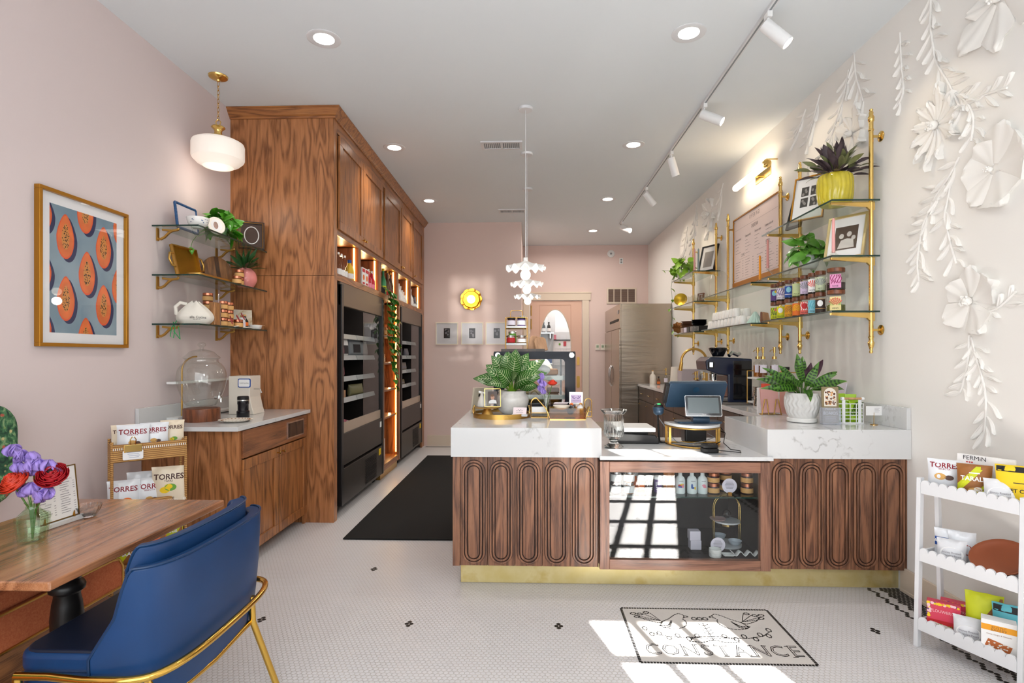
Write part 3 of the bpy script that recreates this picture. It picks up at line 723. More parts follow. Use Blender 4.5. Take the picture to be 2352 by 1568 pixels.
# pouches: a gusseted bag with a flat top seal, front facing +x locally
def pouch_mb(w, h, d, bulge=1.0):
    def fn(u, v):
        a = 2*PI*u; k = 1-v**3*.96; k *= (.35+.65*min(1, v*6)) if v < .17 else 1
        c_, s_ = cos(a), sin(a)
        return Vector((d/2*k*bulge*(1 if c_ > 0 else -1)*abs(c_)**.7, w/2*(1 if s_ > 0 else -1)*abs(s_)**.55*(1-.04*sin(PI*v)), h*v))
    b = MB(); b.grid(fn, 32, 14); return b
def bar(b, y0, y1, z0, z1, x): b.box(x-.001, x+.001, y0, y1, z0, z1)
def pouch(loc, rz, w, h, d, body, bands, label, cat='pouch', group=None, lines=3):
    t = thing('snack_pouch', label, cat, loc, rz, group)
    pouch_mb(w, h, d).build('bag', body, t, smooth=60)
    b = MB(); mats = []
    for (y0, y1, z0, z1, m) in bands:
        b.m = len(mats); mats.append(m)
        def fn(u, v, y0=y0, y1=y1, z0=z0, z1=z1, q=b.m):
            y = (y0+(y1-y0)*u)*w; z = (z0+(z1-z0)*v)*h; k = 1-(z/h)**3*.96
            s_ = min(1, abs(y)/(w/2)); yy = s_**(1/.55); c_ = math.sqrt(max(0, 1-yy*yy))
            return Vector((d/2*k*c_**.7+.002+.0004*q, y, z))
        b.grid(fn, 8, 6)
    if mats: b.build('label', mats, t, smooth=60)
    return t
cx = FX-.16
pouch((cx, CY1+.11, 1.44), R(-12), .17, .20, .07, PAPER, [(-.3,.3,.2,.6,INKG)], 'white pouch at the near end of the second cooler shelf')
pouch((cx, CY1+.34, 1.44), R(-12), .2, .22, .08, PINKP, [(-.3,.3,.62,.75,MAROON),(-.2,-.02,.2,.5,DKBROWN),(.02,.2,.2,.5,DKBROWN)], 'pink pouch with dark fruit print on the second cooler shelf')
pouch((cx, CY1+.52, 1.44), R(-12), .14, .21, .07, PAPER, [(-.3,.3,.15,.55,INK)], 'white pouch with dark print beside the pink pouch')
pouch((cx, CY1+.85, 1.44), R(-10), .26, .22, .08, GREY, [(-.3,.3,.2,.6,INK)], 'large grey pouch behind the sliding glass of the near cooler')
pouch((cx, CY1+1.15, 1.44), R(-10), .18, .17, .07, GREY, [], 'plain grey pouch at the far end of the near cooler shelf')
pouch((cx, CY1+.14, 1.235), R(-12), .2, .17, .08, mat('plum_foil', '#7d2f63', .4), [(-.3,.3,.2,.6,PURPLE)], 'plum coloured pouch at the near end of the third cooler shelf')
pouch((cx, CY1+.36, 1.235), R(-12), .18, .19, .08, PINKP, [(-.3,.0,.25,.7,MAROON),(.1,.3,.2,.5,DKBROWN)], 'pink pouch with maroon print on the third cooler shelf')
pouch((cx, CY1+.9, 1.03), R(-10), .3, .12, .08, mat('olive_foil', '#7a7450', .4), [], 'olive pouch behind the glass on the lowest near cooler shelf')
tag(MB().box(cx-.1, cx-.02, CY1+.09, CY1+.19, 1.0325, 1.16).build('carton', YELLOW), 'small yellow carton in the near cooler beside a wooden crate', 'carton')
t = thing('wooden_crate', 'small slatted wooden crate on the lowest shelf of the near cooler', 'crate', (cx, CY1+.36, 1.03), world=True)
for x in (cx-.12, cx+.02): MB().box(x, x+.012, CY1+.22, CY1+.5, 1.032, 1.11).build('side', LIGHTW, t)
for y in (CY1+.22, CY1+.488): MB().box(cx-.108, cx+.02, y, y+.012, 1.032, 1.11).build('end', LIGHTW, t)
for i in range(3):
    t = thing('green_bottle', ('green glass bottle nearest the front on the top cooler shelf', 'green glass bottle, middle of three on the top cooler shelf', 'green glass bottle deepest of three on the top cooler shelf')[i], 'bottle', (cx-.05-.02*i, CY1+.12+.14*i, 1.645), group='green bottles in the near cooler')
    MB().lathe([(.026,0),(.028,.08),(.012,.12),(.011,.17)], 12).build('body', mat('green_glass', '#1f7a3a', .1, coat=.4), t, smooth=40); MB().cyl((0,0,.17), .013, .012, 10).build('cap', GOLDFRAME, t)
t = thing('deck_tray', 'shallow pale tray of packed meats on the cooler deck', 'tray', (cx, CY1+.6, .69), world=True)
b = MB(); b.box(cx-.16, cx+.1, CY1+.1, CY1+.95, .692, .70); b.box(cx+.092, cx+.1, CY1+.1, CY1+.95, .70, .75); b.box(cx-.16, cx-.152, CY1+.1, CY1+.95, .70, .75); b.build('pan', CREAM, t)
rnd = random.Random(3)
for i, (dy, m, nm) in enumerate(((.2, RED, 'flat red and white pack at the near end of the cooler tray'), (.36, PAPER, 'flat white pack next to the red one in the cooler tray'), (.52, RED, 'second flat red pack along the cooler tray'), (.68, PAPER, 'flat white pack leaning at the middle of the cooler tray'), (.82, PINKP, 'flat pink pack at the far end of the cooler tray'))):
    t = thing('deli_pack', nm, 'packet', (cx-.03, CY1+dy, .735), rnd.uniform(-.4,.4)); t.rotation_euler[1] = R(18)
    MB().box(-.09,.09,-.065,.065,0,.018).build('film', m, t, bevel=.006); MB().box(-.04,.05,-.04,.04,.0185,.0195).build('label', PAPER if m is not PAPER else RED, t)
cx2 = FX-.16; Y2 = 7.15
for i, (dy, z, w, h, m, nm) in enumerate(((.18,1.645,.14,.13,PAPER,'white pouch on the top shelf of the far cooler'),(.4,1.645,.14,.1,GREY,'grey pouch beside the white one in the far cooler'),(1.0,1.44,.14,.12,INKG,'dark grey pouch on the second shelf of the far cooler'),(.2,1.44,.12,.12,PAPER,'short white pouch on the second shelf of the far cooler'),(.12,1.235,.18,.17,ORANGE,'orange pouch at the near end of the far cooler'),(.75,1.235,.3,.12,mat('grey_film', '#8a8079', .4),'wide grey pouch on the third shelf of the far cooler'),(.12,1.03,.18,.14,TAN,'tan pouch on the lowest shelf of the far cooler'),(.6,1.03,.35,.08,mat('olive_film', '#6b6140', .4),'wide olive pouch on the lowest shelf of the far cooler'))):
    pouch((cx2, Y2+dy, z), R(-8), w, h, .06, m, [(-.3,.3,.3,.6,INKG)], nm)
t = thing('deck_tray', 'shallow pale tray of rolls on the far cooler deck', 'tray', (cx2, Y2+.6, .69), world=True)
MB().box(cx2-.16, cx2+.1, Y2+.1, Y2+1.1, .692, .72).build('pan', CREAM, t)
for i in range(5):
    tag(MB().ball((0,0,.03), .06, 14, (1,1.3,.5)).build('bread_roll', CREAM, loc=(cx2-.03, Y2+.2+i*.17, .72), smooth=60), 'pale bread roll on the tray at the bottom of the far cooler', 'bread', 'rolls in the far cooler')

# ---------------------------------------------------------------- niche contents
def bottle(name, label, loc, prof, m, cap, cap_z, cap_r, cap_h, band=None, bandm=None, group=None, n=16):
    t = thing(name, label, 'bottle', loc, 0, group)
    MB().lathe(prof, n).build('body', m, t, smooth=50)
    MB().cyl((0,0,cap_z), cap_r, cap_h, 12).build('cap', cap, t, smooth=50)
    if band:
        r, z0, z1 = band; MB().lathe([(r, z0), (r, z1)], n).build('label', bandm, t, smooth=50)
    return t
SW = [(.031,0),(.033,.01),(.033,.1),(.03,.125),(.016,.17),(.014,.21)]
nz = 2.17
for i, y in enumerate((4.92, 5.0, 5.09)):
    bottle('soda_bottle', ('clear soda bottle nearest the stile in the first lit niche', 'clear soda bottle, middle of three in the first niche', 'clear soda bottle next to the yellow juice bottle')[i], (FX-.05, y, nz), SW, JARGLASS, CHROME, .205, .017, .02, (.0335,.02,.075), PAPER, 'clear bottles in the first niche')
bottle('juice_bottle', 'yellow lemon drink bottle with blue cap in the first niche', (FX-.06, 5.27, nz), [(.042,0),(.044,.01),(.044,.105),(.036,.14),(.018,.17),(.017,.19)], mat('lemon_drink', '#e0b62e', .15, coat=.4), BLUEP, .185, .02, .03, (.0445,.03,.08), PAPER)
t = thing('cracker_box', 'white and red cracker carton in the second lit niche', 'box', (FX-.07, 5.7, nz), world=True)
MB().box(FX-.11, FX-.03, 5.58, 5.80, nz+.0005, nz+.2).build('carton', PAPER, t)
b = MB(); x_ = FX-.03
for q in (5.59, 5.7): b.m = 0; b.box(x_, x_+.001, q, q+.09, nz+.155, nz+.19); b.m = 1; b.prism([(.03*cos(a*PI/6), .03*sin(a*PI/6)) for a in range(12)], 0, .0012, Matrix.Translation((x_, q+.045, nz+.1)) @ Matrix.Rotation(R(90), 4, 'Y')); b.m = 0; b.box(x_, x_+.001, q+.01, q+.08, nz+.03, nz+.05)
b.build('print', [RED, ORANGE], t)
for i, y in enumerate((5.87, 6.0)):
    bottle('sauce_bottle', ('red sauce bottle beside the cracker carton in the second niche', 'red sauce bottle by the light strip in the second niche')[i], (FX-.055, y, nz), [(.037,0),(.039,.01),(.039,.11),(.02,.15),(.016,.2)], JAMRED, CHROME, .195, .018, .025, (.0395,.02,.07), PINKP, 'red bottles in the second niche')
WB = [(.036,0),(.038,.01),(.038,.17),(.03,.2),(.014,.25),(.013,.31)]
WG = mat('dark_green_glass', '#28332a', .08, coat=.5)
bottle('wine_bottle', 'green foil wrapped bottle behind the trailing vine', (FX-.06, 6.5, nz), WB, mat('green_foil', '#3f8a5a', .3), YELLOW, .3, .016, .03, (.0385,.05,.12), LIME)
for i, y in enumerate((6.67, 6.82)):
    bottle('wine_bottle', ('brown bottle with red band in the middle niche, nearer the vine', 'brown bottle with red band in the middle niche by the light strip')[i], (FX-.055, y, nz), WB, mat('brown_bottle_glass', '#5a3b26', .08, coat=.5), GOLDFRAME, .3, .016, .03, (.0385,.03,.09), (RED, JAMRED)[i], 'brown bottles in the middle niche')
CB = [(.04,0),(.042,.01),(.042,.1),(.03,.13),(.016,.16),(.015,.2)]
for i, (y, s_, nm) in enumerate(((7.24,1.1,'tall white bottle at the front of the fourth niche'),(7.34,1.0,'white bottle second along in the fourth niche'),(7.44,.8,'white bottle third along in the fourth niche'),(7.53,.75,'small white bottle fourth along in the fourth niche'),(7.61,.6,'smallest white bottle by the strip in the fourth niche'),(7.98,1.15,'tall white bottle at the front of the last niche'),(8.09,.7,'short dark-labelled bottle in the last niche'),(8.19,.85,'olive bottle in the last niche'),(8.3,.8,'grey bottle by the strip in the last niche'))):
    t = bottle('ceramic_bottle', nm, (FX-.055, y, nz), CB, (WHITE, WHITE, WHITE, CREAM, WHITE, WHITE, GREY, LEAFP, GREY)[i], (WHITE, CREAM, WHITE, WHITE, CREAM, WHITE, BLACK, BLACK, GREY)[i], .195, .018, .03, (.0425,.03,.08), PAPER, 'white bottles in the far niches')
    t.scale = (s_**.5, s_**.5, s_)
# column contents
def jar(name, label, loc, r, h, m, lid, lidh=.018, band=None, bandm=None, group=None, cat='jar', neck=.9):
    t = thing(name, label, cat, loc, 0, group)
    MB().lathe([(r*.9,0),(r,r*.12),(r,h*.8),(r*neck,h*.9),(r*neck,h)], 20).build('body', m, t, smooth=50)
    MB().lathe([(r*neck+.003,h-.004),(r*neck+.003,h+lidh-.002),(r*neck,h+lidh)], 20).build('lid', lid, t, smooth=40)
    if band: MB().lathe([(r+.0008, h*band[0]), (r+.0008, h*band[1])], 20).build('label', bandm, t, smooth=50)
    return t
cz = FX-.12
jar('spice_jar', 'white jar with dark lid at the top of the open shelf column', (cz, 6.5, 1.70), .05, .15, WHITE, BLACKM, .02, (.2,.6), PAPER)
jar('spice_jar', 'amber jar with orange lid on the top shelf of the column', (cz, 6.72, 1.70), .05, .11, HONEY, ORANGE, .03, (.2,.6), TAN)
tag(MB().box(cz-.05, cz+.03, 6.36, 6.44, 1.3702, 1.6).build('carton', PAPER), 'slim white carton on the second shelf of the column', 'carton')
jar('spice_jar', 'short jar with cream label on the second shelf of the column', (cz, 6.62, 1.37), .05, .08, HONEY, COPPER, .02, (.2,.7), CREAM)
bottle('oil_bottle', 'white oil bottle with dark script beside the vine tip', (cz, 6.55, 1.04), [(.038,0),(.04,.01),(.04,.16),(.018,.19),(.016,.24)], WHITE, BLACKM, .24, .018, .03, (.0405,.05,.13), PAPER)
tag(MB().cbox((cz, 6.45, .76), (.09,.16,.1)).build('tin', BLACKGLOSS), 'black tin on the third shelf of the column', 'tin')
tag(MB().cbox((cz, 6.62, .775), (.06,.07,.13)).build('tin', BRASSR), 'brass coloured tin beside the black tin in the column', 'tin')
t = thing('snack_carton', 'white carton with orange and teal biscuit print at the column foot', 'box', (cz, 6.5, .17), world=True)
MB().box(cz-.08, cz+.05, 6.4, 6.62, .1705, .44).build('carton', PAPER, t)
b = MB(); mm = [ORANGE, TEAL]
for z in range(3):
    for q in range(2):
        b.m = 0; b.prism([(.03*cos(a*PI/6), .03*sin(a*PI/6)) for a in range(12)], 0, .0012, Matrix.Translation((cz+.05, 6.455+q*.11, .22+z*.085)) @ Matrix.Rotation(R(90), 4, 'Y'))
b.m = 1; b.box(cz+.05, cz+.051, 6.4, 6.43, .19, .42); b.build('print', mm, t)
# leaves
def leaf_mb(b, base, dirv, L, w, droop=.3, up=(0,0,1), fold=.25, nu=4, nv=6, heart=False, curl=0):
    d = Vector(dirv).normalized(); s_ = d.cross(Vector(up)); s_ = s_.normalized() if s_.length > 1e-4 else Vector((1,0,0)); nrm = s_.cross(d)
    def fn(u, v):
        x = (u-.5)*2
        if heart: ww = w/2*(sin(PI*min(1, v*.94+.06))**.75)*(1.25-v*.75)
        else: ww = w/2*sin(PI*(v*.96+.02))**.9*(1.05-.25*v)
        p = Vector(base)+d*(L*v)+s_*(x*ww)+nrm*(fold*abs(x)*ww-droop*L*v*v+curl*sin(v*9)*abs(x)*ww)
        return p
    b.grid(fn, nu, nv)
# vine hanging in front of the column
t = thing('trailing_vine', 'green vine hanging down the open shelf column', 'plant', (FX+.02, 6.42, 2.2), world=True)
rnd = random.Random(5); sb = MB(); lb = MB()
for k in range(4):
    y = 6.32+.09*k; z = 2.28; pts = [(FX-.05, y, z)]
    for q in range(10+3*(k % 3)):
        z -= .075; y += rnd.uniform(-.03,.045); pts.append((FX+.03+rnd.uniform(-.01,.02), y, z))
        for _ in range(2):
            a = rnd.uniform(0, 2*PI); leaf_mb(lb, pts[-1], (.4+.3*abs(cos(a)), cos(a), -.6+.3*sin(a)), rnd.uniform(.07,.11), rnd.uniform(.05,.075), .3, heart=True)
    sb.tube(pts, .003, 5)
sb.build('stems', STEM, t); lb.build('foliage', LEAF, t, smooth=60, kind='stuff')
tag(MB().lathe([(.05,0),(.06,.07),(.062,.1)], 16).build('vine_pot', BLACKM, loc=(FX-.08, 6.46, nz), smooth=40), 'small dark pot in the middle niche that the vine grows from', 'pot')

# ---------------------------------------------------------------- low coffee cabinet
LX = -1.942
T = thing('low_cabinet', 'stained oak base cabinet with brass knobs beside the wicker rack', 'cabinet', (-2.2, 4.1, 0), world=True)
b = MB(); b.box(XL+.002, LX, 3.585, 3.605, 0.0, .955); b.build('end_panel', OAK, T)
b = MB(); b.box(XL+.002, LX-.02, 3.606, 4.678, .08, .955); b.build('carcass', OAKIN, T)
b = MB(); b.box(LX-.02, LX, 3.606, 4.678, .08, .1); b.box(LX-.02, LX, 3.606, 3.63, .08, .955); b.box(LX-.02, LX, 4.645, 4.678, .0, .955); b.build('face_frame', OAK, T)
dr = MB().box(LX, LX+.02, 3.612, 4.655, .758, .945).build('drawer', wood('oak_drawer', '#a2683f', '#885230', '#54301b', 'y', .34, 1.15, 12, seed=14), T, bevel=.003)
b = MB(); b.box(LX+.02, LX+.024, 4.27, 4.585, .785, .92); b.build('screen_bezel', CHROME, dr); MB().box(LX+.0235, LX+.0255, 4.285, 4.57, .797, .908).build('screen', BLACKGLOSS, dr)
for y0, y1, ky in ((3.612,4.13,4.095),(4.14,4.655,4.175)):
    b = MB(); w, h = y1-y0, .655; Mx2 = Matrix.Translation((LX, (y0+y1)/2, .42)) @ Matrix.Rotation(R(90), 4, 'Z')
    frame4(b, w, h, .07, -.02, 0, Mx2); b.box(LX, LX+.009, y0+.065, y1-.065, .42-h/2+.065, .42+h/2-.065)
    d = b.build('door', OAKF, T, bevel=.003)
    for dy in (0,): MB().lathe([(.005,0),(.005,.014),(.011,.02),(.011,.026),(.004,.03)], 12, (LX+.02, ky, .712), Matrix.Rotation(R(90), 4, 'Y')).build('knob', BRASS, d, smooth=50)
MB().box(XL, -2.05, 3.66, 4.68, 0, .08).build('toe_kick', BRASSR, T)
T = thing('coffee_worktop', 'white quartz worktop of the coffee station with a low splashback', 'worktop', (-2.2, 4.1, .97), world=True)
MB().box(XL+.002, -1.9, 3.49, 4.679, .9555, .985).build('slab', QUARTZ, T, bevel=.002)
MB().box(XL+.002, XL+.025, 3.525, 4.679, .985, 1.1).build('splashback', QUARTZ, T, bevel=.002)
# ---------------------------------------------------------------- table, bench, chair
T = thing('cafe_table', 'rectangular oak cafe table with a black turned pedestal', 'table', (-1.85, 2.16, 0), world=True)
MB().box(-2.226, -1.482, 1.637, 2.605, .72, .75).build('tabletop', TABLEW, T, bevel=.006, seg=3)
b = MB(); b.lathe([(.2,0),(.2,.015),(.12,.05),(.075,.09),(.06,.14),(.075,.17),(.075,.19),(.05,.21),(.045,.28),(.054,.34),(.056,.40),(.05,.46),(.044,.49),(.046,.5),(.06,.512),(.062,.527),(.056,.54),(.045,.552),(.05,.57),(.066,.6),(.068,.63),(.055,.65),(.05,.68)], 28, (-1.855, 2.13, 0)); b.build('pedestal', BLACK, T, smooth=35)
b = MB(); b.box(-1.95,-1.75,1.93,2.33,.68,.72); b.box(-2.1,-1.6,2.08,2.18,.68,.72); b.build('table_plate', BLACK, T)
T = thing('banquette', 'wall bench with orange woven seat, brass trim and a dark floral back', 'bench', (-2.3, 1.5, 0), world=True)
b = MB(); b.T = Matrix(((0,0,1,0),(1,0,0,0),(0,1,0,0),(0,0,0,1)))      # prism in yz, extruded along x
def endpoly(z0, z1, r):
    p = [(.2, z0), (2.665, z0)]+[(2.665-r+r*cos(R(a)), z1-r+r*sin(R(a))) for a in range(0, 91, 15)]+[(.2, z1)]
    return p
b.prism(endpoly(.30, .45, .05), XL+.004, -2.035); b.T = None; b.build('seat_base', ORANGEF, T, bevel=.006)
b = MB(); b.T = Matrix(((0,0,1,0),(1,0,0,0),(0,1,0,0),(0,0,0,1))); b.prism(endpoly(.452, .53, .035), XL+.05, -2.045); b.T = None; b.build('seat_cushion', ORANGEF, T, bevel=.015, seg=3)
b = MB(); b.tube([(-2.033, .2, .45), (-2.033, 2.60, .45), (-2.034, 2.64, .44), (-2.036, 2.6655, .40), (-2.036, 2.6657, .3)], .006, 8); b.tube([(-2.033, .2, .30), (-2.033, 2.6655, .30)], .006, 8); b.build('brass_trim', BRASSR, T, smooth=40)
MB().box(XL+.004, -2.08, .2, 2.63, 0, .30).build('plinth', OAKY, T)
b = MB(); b.T = Matrix(((0,0,1,XL+.004),(1,0,0,1.35),(0,1,0,.983),(0,0,0,1))); b.prism(rrect(2.5, .48, .13), .002, .11); b.T = None; b.build('backrest', FLORAL, T, bevel=.03, seg=4, smooth=50)
# blue barrel chair
T = thing('barrel_chair', 'blue leather barrel chair with a gold tube frame at the oak table', 'chair', (-1.42, 2.115, 0), world=True)
cxx, cyy, ax_, ay_ = -1.42, 2.095, .245, .385
def pl(t, off=0, x0=0):           # plan curve, t -1..1 round the back
    a = t*PI/2; c_, s_ = cos(a), sin(a)
    return Vector((cxx+(ax_+off)*abs(c_)**.36, cyy+(ay_+off)*(1 if s_ > 0 else -1)*abs(s_)**.66, 0))
def topz(t, base, top, k=.2):
    u = (1-abs(t))/k; return base+(top-base)*(1-(1-min(1, u))**2.4)
def shell(z0, base, top, off, th, k, t0, t1, taper, name, m, piping, nu=48, nv=10):
    b = MB()
    def out(u, v):
        t = t0+(t1-t0)*u; zt = topz(t, base, top, k); z = z0+(zt-z0)*v
        o = off-taper*(1-v)**2; p = pl(t, o); p.z = z; return p
    def inn(u, v):
        t = t0+(t1-t0)*u; zt = topz(t, base, top, k)-.004; z = z0+(zt-z0)*v
        o = off-th-taper*(1-v)**2; p = pl(t, o); p.z = z; return p
    b.grid(out, nu, nv); n1 = (nu+1)*(nv+1); b.grid(inn, nu, nv)
    fs = [];
    for i in range(nu):
        for r in (nv*(nu+1), 0): fs.append((r+i, r+i+1, n1+r+i+1, n1+r+i))
    for j in range(nv):
        for i in (0, nu): fs.append((j*(nu+1)+i, (j+1)*(nu+1)+i, n1+(j+1)*(nu+1)+i, n1+j*(nu+1)+i))
    b.f += fs; b.mi += [0]*len(fs)
    o = b.build(name, m, T, smooth=50, bevel=.008, seg=2)
    pts = [out(0, v/6) for v in range(7)]+[out(i/60, 1) for i in range(1, 60)]+[out(1, 1-v/6) for v in range(7)]
    pb = MB(); pb.tube([q+Vector((0,0,.001)) for q in pts], .0045, 6); pb.build('piping', NAVYP, o, smooth=50)
    return o
shell(.285, .47, .762, .0, .045, .15, -1, 1, .03, 'outer_shell', NAVY, True)
shell(.40, .6, .815, -.052, .05, .2, -.93, .93, .0, 'back_cushion', NAVY, True)
b = MB(); b.prism(rrect(.44, .66, .06, cx=-1.475, cy=2.085), .455, .475); b.build('seat_pad', SEATD, T, bevel=.008, seg=3, smooth=50)  # separate thin slab, so the seat top is darker than its sides
b = MB(); b.prism(rrect(.46, .68, .06, cx=-1.475, cy=2.085), .40, .468); b.build('seat_cushion', NAVY, T, bevel=.018, seg=4, smooth=50)
b = MB(); b.prism(rrect(.45, .67, .05, cx=-1.475, cy=2.085), .33, .405); b.build('seat_base', NAVY, T, bevel=.012, seg=3, smooth=50)
ring = [pl(-1+2*i/40, .018)+Vector((0,0,.415)) for i in range(41)]
ring = [Vector((-1.66, 1.71, .415)), Vector((-1.55, 1.71, .415))]+ring+[Vector((-1.55, 2.48, .415)), Vector((-1.66, 2.48, .415))]
MB().tube(ring, .013, 12).build('frame_ring', GOLD, T, smooth=60)
for pts in ([(-1.2,2.32,.41),(-1.195,2.32,.3),(-1.108,2.36,0)], [(-1.27,1.76,.41),(-1.235,1.76,.3),(-1.12,1.75,0)], [(-1.66,1.715,.415),(-1.665,1.72,.3),(-1.69,1.70,0)], [(-1.66,2.435,.415),(-1.665,2.43,.3),(-1.69,2.45,0)]):
    MB().tube(pts, .0135, 12).build('leg', GOLD, T, smooth=60)
for pts in ([(-1.235,1.77,.31),(-1.22,1.86,.285),(-1.21,2.06,.28),(-1.205,2.31,.30)], [(-1.66,1.73,.32),(-1.66,2.42,.32)]):
    MB().tube(pts, .011, 10).build('stretcher', GOLD, T, smooth=60)
# ---------------------------------------------------------------- service counter
XZ = lambda y: Matrix(((1,0,0,0),(0,0,-1,y),(0,1,0,0),(0,0,0,1)))     # (x,y,z) -> (x, Y - z, y)
def stadium(w, z0, z1, cx, n=12):
    r = w/2
    return [(cx+r*cos(PI*i/n), z1-r+r*sin(PI*i/n)) for i in range(n+1)]+[(cx-r*cos(PI*i/n), z0+r-r*sin(PI*i/n)) for i in range(n+1)]
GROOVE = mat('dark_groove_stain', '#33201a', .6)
def oval_cabinet(label, x0, x1, px0, px1, yb):
    t = thing('counter_cabinet', label, 'cabinet', ((x0+x1)/2, 3.7, 0), world=True)
    MB().box(x0, x1, 3.42, yb, .135, .824).build('carcass', WALNUT, t)
    for q0, q1 in ((x0, px0-.001), (px1+.001, x1)): MB().box(q0, q1, 3.398, 3.42, .135, .824).build('stile', WALNUT, t, bevel=.001)
    w = (px1-px0)/5
    for i in range(5):
        a = px0+w*i; c = a+w/2
        p = MB().box(a+.001, a+w-.001, 3.402, 3.42, .137, .823).build('panel', WALNUT, t, bevel=.0015)
        ow = .142
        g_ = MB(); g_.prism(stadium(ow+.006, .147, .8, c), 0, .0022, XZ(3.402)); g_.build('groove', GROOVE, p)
        b = MB()
        for q_, (i0, i1) in enumerate(((0,.012),(.018,.03),(.036,.9))):
            A_ = stadium(ow-2*i0, .15+i0, .797-i0, c); n_ = len(A_)
            if q_ == 2: b.prism(A_, .001, .012, XZ(3.402)); continue
            B_ = stadium(ow-2*i1, .15+i1, .797-i1, c); V_ = [(x, 3.402-h_, z) for h_ in (.001, .014) for P_ in (A_, B_) for x, z in P_]
            b.add(V_, [f_ for i in range(n_) for j in ((i+1) % n_,) for f_ in ((2*n_+i, 2*n_+j, 3*n_+j, 3*n_+i), (i, j, 2*n_+j, 2*n_+i), (n_+i, n_+j, 3*n_+j, 3*n_+i))])
        b.build('oval', WALNUT, p, bevel=.002)
    return t
oval_cabinet('oak counter front of five raised ovals under the plant and pastry case', -.478, .432, -.432, .428, 4.9)
oval_cabinet('oak counter front of five raised ovals against the white wall', 1.483, 2.309, 1.487, 2.303, 4.08)
tag(MB().box(-.437, 2.309, 3.475, 4.0, 0, .134).build('kick_plate', PATINA, bevel=.003), 'worn brass kick plate along the foot of the oak counter', 'kick plate')
tag(MB().box(-.485, .446, 3.36, 4.95, .8245, 1.005).build('raised_worktop', QUARTZ, bevel=.002), 'thick veined quartz worktop carrying the plant tray and pastry case', 'worktop')
T = thing('corner_worktop', 'veined quartz worktop from the corner planter back along the wall to the fridge', 'worktop', (1.9, 3.7, 1), world=True)
MB().box(1.452, 2.309, 3.36, 4.09, .8245, 1.002).build('front_slab', QUARTZ, T, bevel=.002)
MB().box(1.75, 2.309, 4.091, 8.84, .965, 1.002).build('wall_slab', QUARTZ, T, bevel=.002)
MB().box(2.285, 2.309, 3.365, 8.84, 1.002, 1.135).build('splashback', QUARTZ, T, bevel=.002)
tag(MB().box(.433, 1.478, 3.335, 4.12, .8145, .838).build('low_worktop', QUARTZ, bevel=.002), 'thin lower quartz worktop under the till between the raised ends', 'worktop')
# glazed display case under the till
T = thing('display_case', 'oak framed glass display case set in the counter front below the till', 'display case', (.96, 3.6, 0), world=True)
b = MB(); 
for q0, q1 in ((.437,.497),(1.418,1.479)): MB().box(q0, q1, 3.376, 3.42, .131, .797).build('frame_stile', CASEZ, T, bevel=.003)
for q0, q1 in ((.731,.797),(.131,.194)): MB().box(.497, 1.418, 3.376, 3.42, q0, q1).build('frame_rail', CASEX, T, bevel=.003)
b = MB(); b.box(.44, .46, 3.42, 4.05, .14, .8); b.box(1.455, 1.475, 3.42, 4.05, .14, .8); b.box(.44, 1.475, 4.03, 4.05, .14, .8); b.box(.44, 1.475, 3.42, 4.05, .14, .19); b.box(.46, 1.455, 3.42, 4.03, .785, .80)
b.build('lining', mat('case_lining', '#171313', .6), T)
MB().box(.46, 1.455, 3.43, 3.86, .563, .572).build('glass_shelf', GLASSG, T)
MB().box(.46, 1.455, 3.4265, 3.43, .563, .572).build('shelf_edge', GLASSEDGE, T)
MB().box(.495, 1.42, 3.392, 3.394, .19, .735).build('pane', glassm('case_front_pane', '#f2f5f6', ior=1.72), T)
light('case_lamp', 'AREA', (.95, 3.5, .775), .5, (1,.97,.92), (R(-12), 0, 0), shape='RECTANGLE', size=.9, size_y=.03)
zs = .572
where = ('far left', 'second from the left')
for i, x in enumerate((.558, .643)):
    for k in range(2):
        jar('jam_jar', 'white labelled jam jar, %s of the %s stack in the glass case' % (('bottom', 'top')[k], ('first', 'second')[i]), (x, 3.52, zs+.072*k), .034, .056, JAMDK if i == 0 else HONEY, CHROME, .014, (.08,.86), PAPER, 'white labelled jars in the display case')
for i, x in enumerate((.722, .776, .832)):
    t = jar('honey_jar', ('orange jar with white badge, first of three on the case shelf', 'dark red jar with white badge, middle of three on the case shelf', 'plum jar with white badge, last of three on the case shelf')[i], (x, 3.54, zs), .025, .088, (ORANGE, JAMDK, PURPLE)[i], WHITEP, .016)
    b = MB(); 
    for q in range(6):
        a = -PI/2-.35+q*.14
    b.lathe([(.0258,.052),(.0258,.07)], 8, a0=-PI/2-.35, a1=-PI/2+.55); b.lathe([(.0258,.018),(.0258,.024)], 8, a0=-PI/2-.7, a1=-PI/2+.6); b.lathe([(.0258,.03),(.0258,.036)], 8, a0=-PI/2-.7, a1=-PI/2+.6); b.lathe([(.0258,.04),(.0258,.07)], 4, a0=-PI/2-.8, a1=-PI/2-.55)
    b.build('print', PAPER, t)
jar('honey_jar', 'amber jar standing behind the three badged jars', (.70, 3.64, zs), .025, .09, ORANGE, WHITEP, .016)
for k in range(2):
    t = jar('honey_jar', ('large honey jar with house-shaped white label on the case shelf', 'second honey jar stacked on the large one, cut off by the frame')[k], (.897, 3.52, zs+.112*k), .036, .096, HONEY, GOLDFRAME, .016)
    b = MB(); b.T = lambda v: Vector((.0366*sin(v.x/.0366), -.0366*cos(v.x/.0366), v.y)); b.poly([(-.024,.022,0),(.024,.022,0),(.024,.058,0),(0,.082,0),(-.024,.058,0)]); b.T = None; b.build('label', PAPER, t)
    MB().box(-.005,.005,-.0375,-.0367,.07,.1).build('seal_strip', RED, t)
BT = [(.029,0),(.031,.006),(.031,.085),(.026,.1),(.013,.112),(.012,.135)]
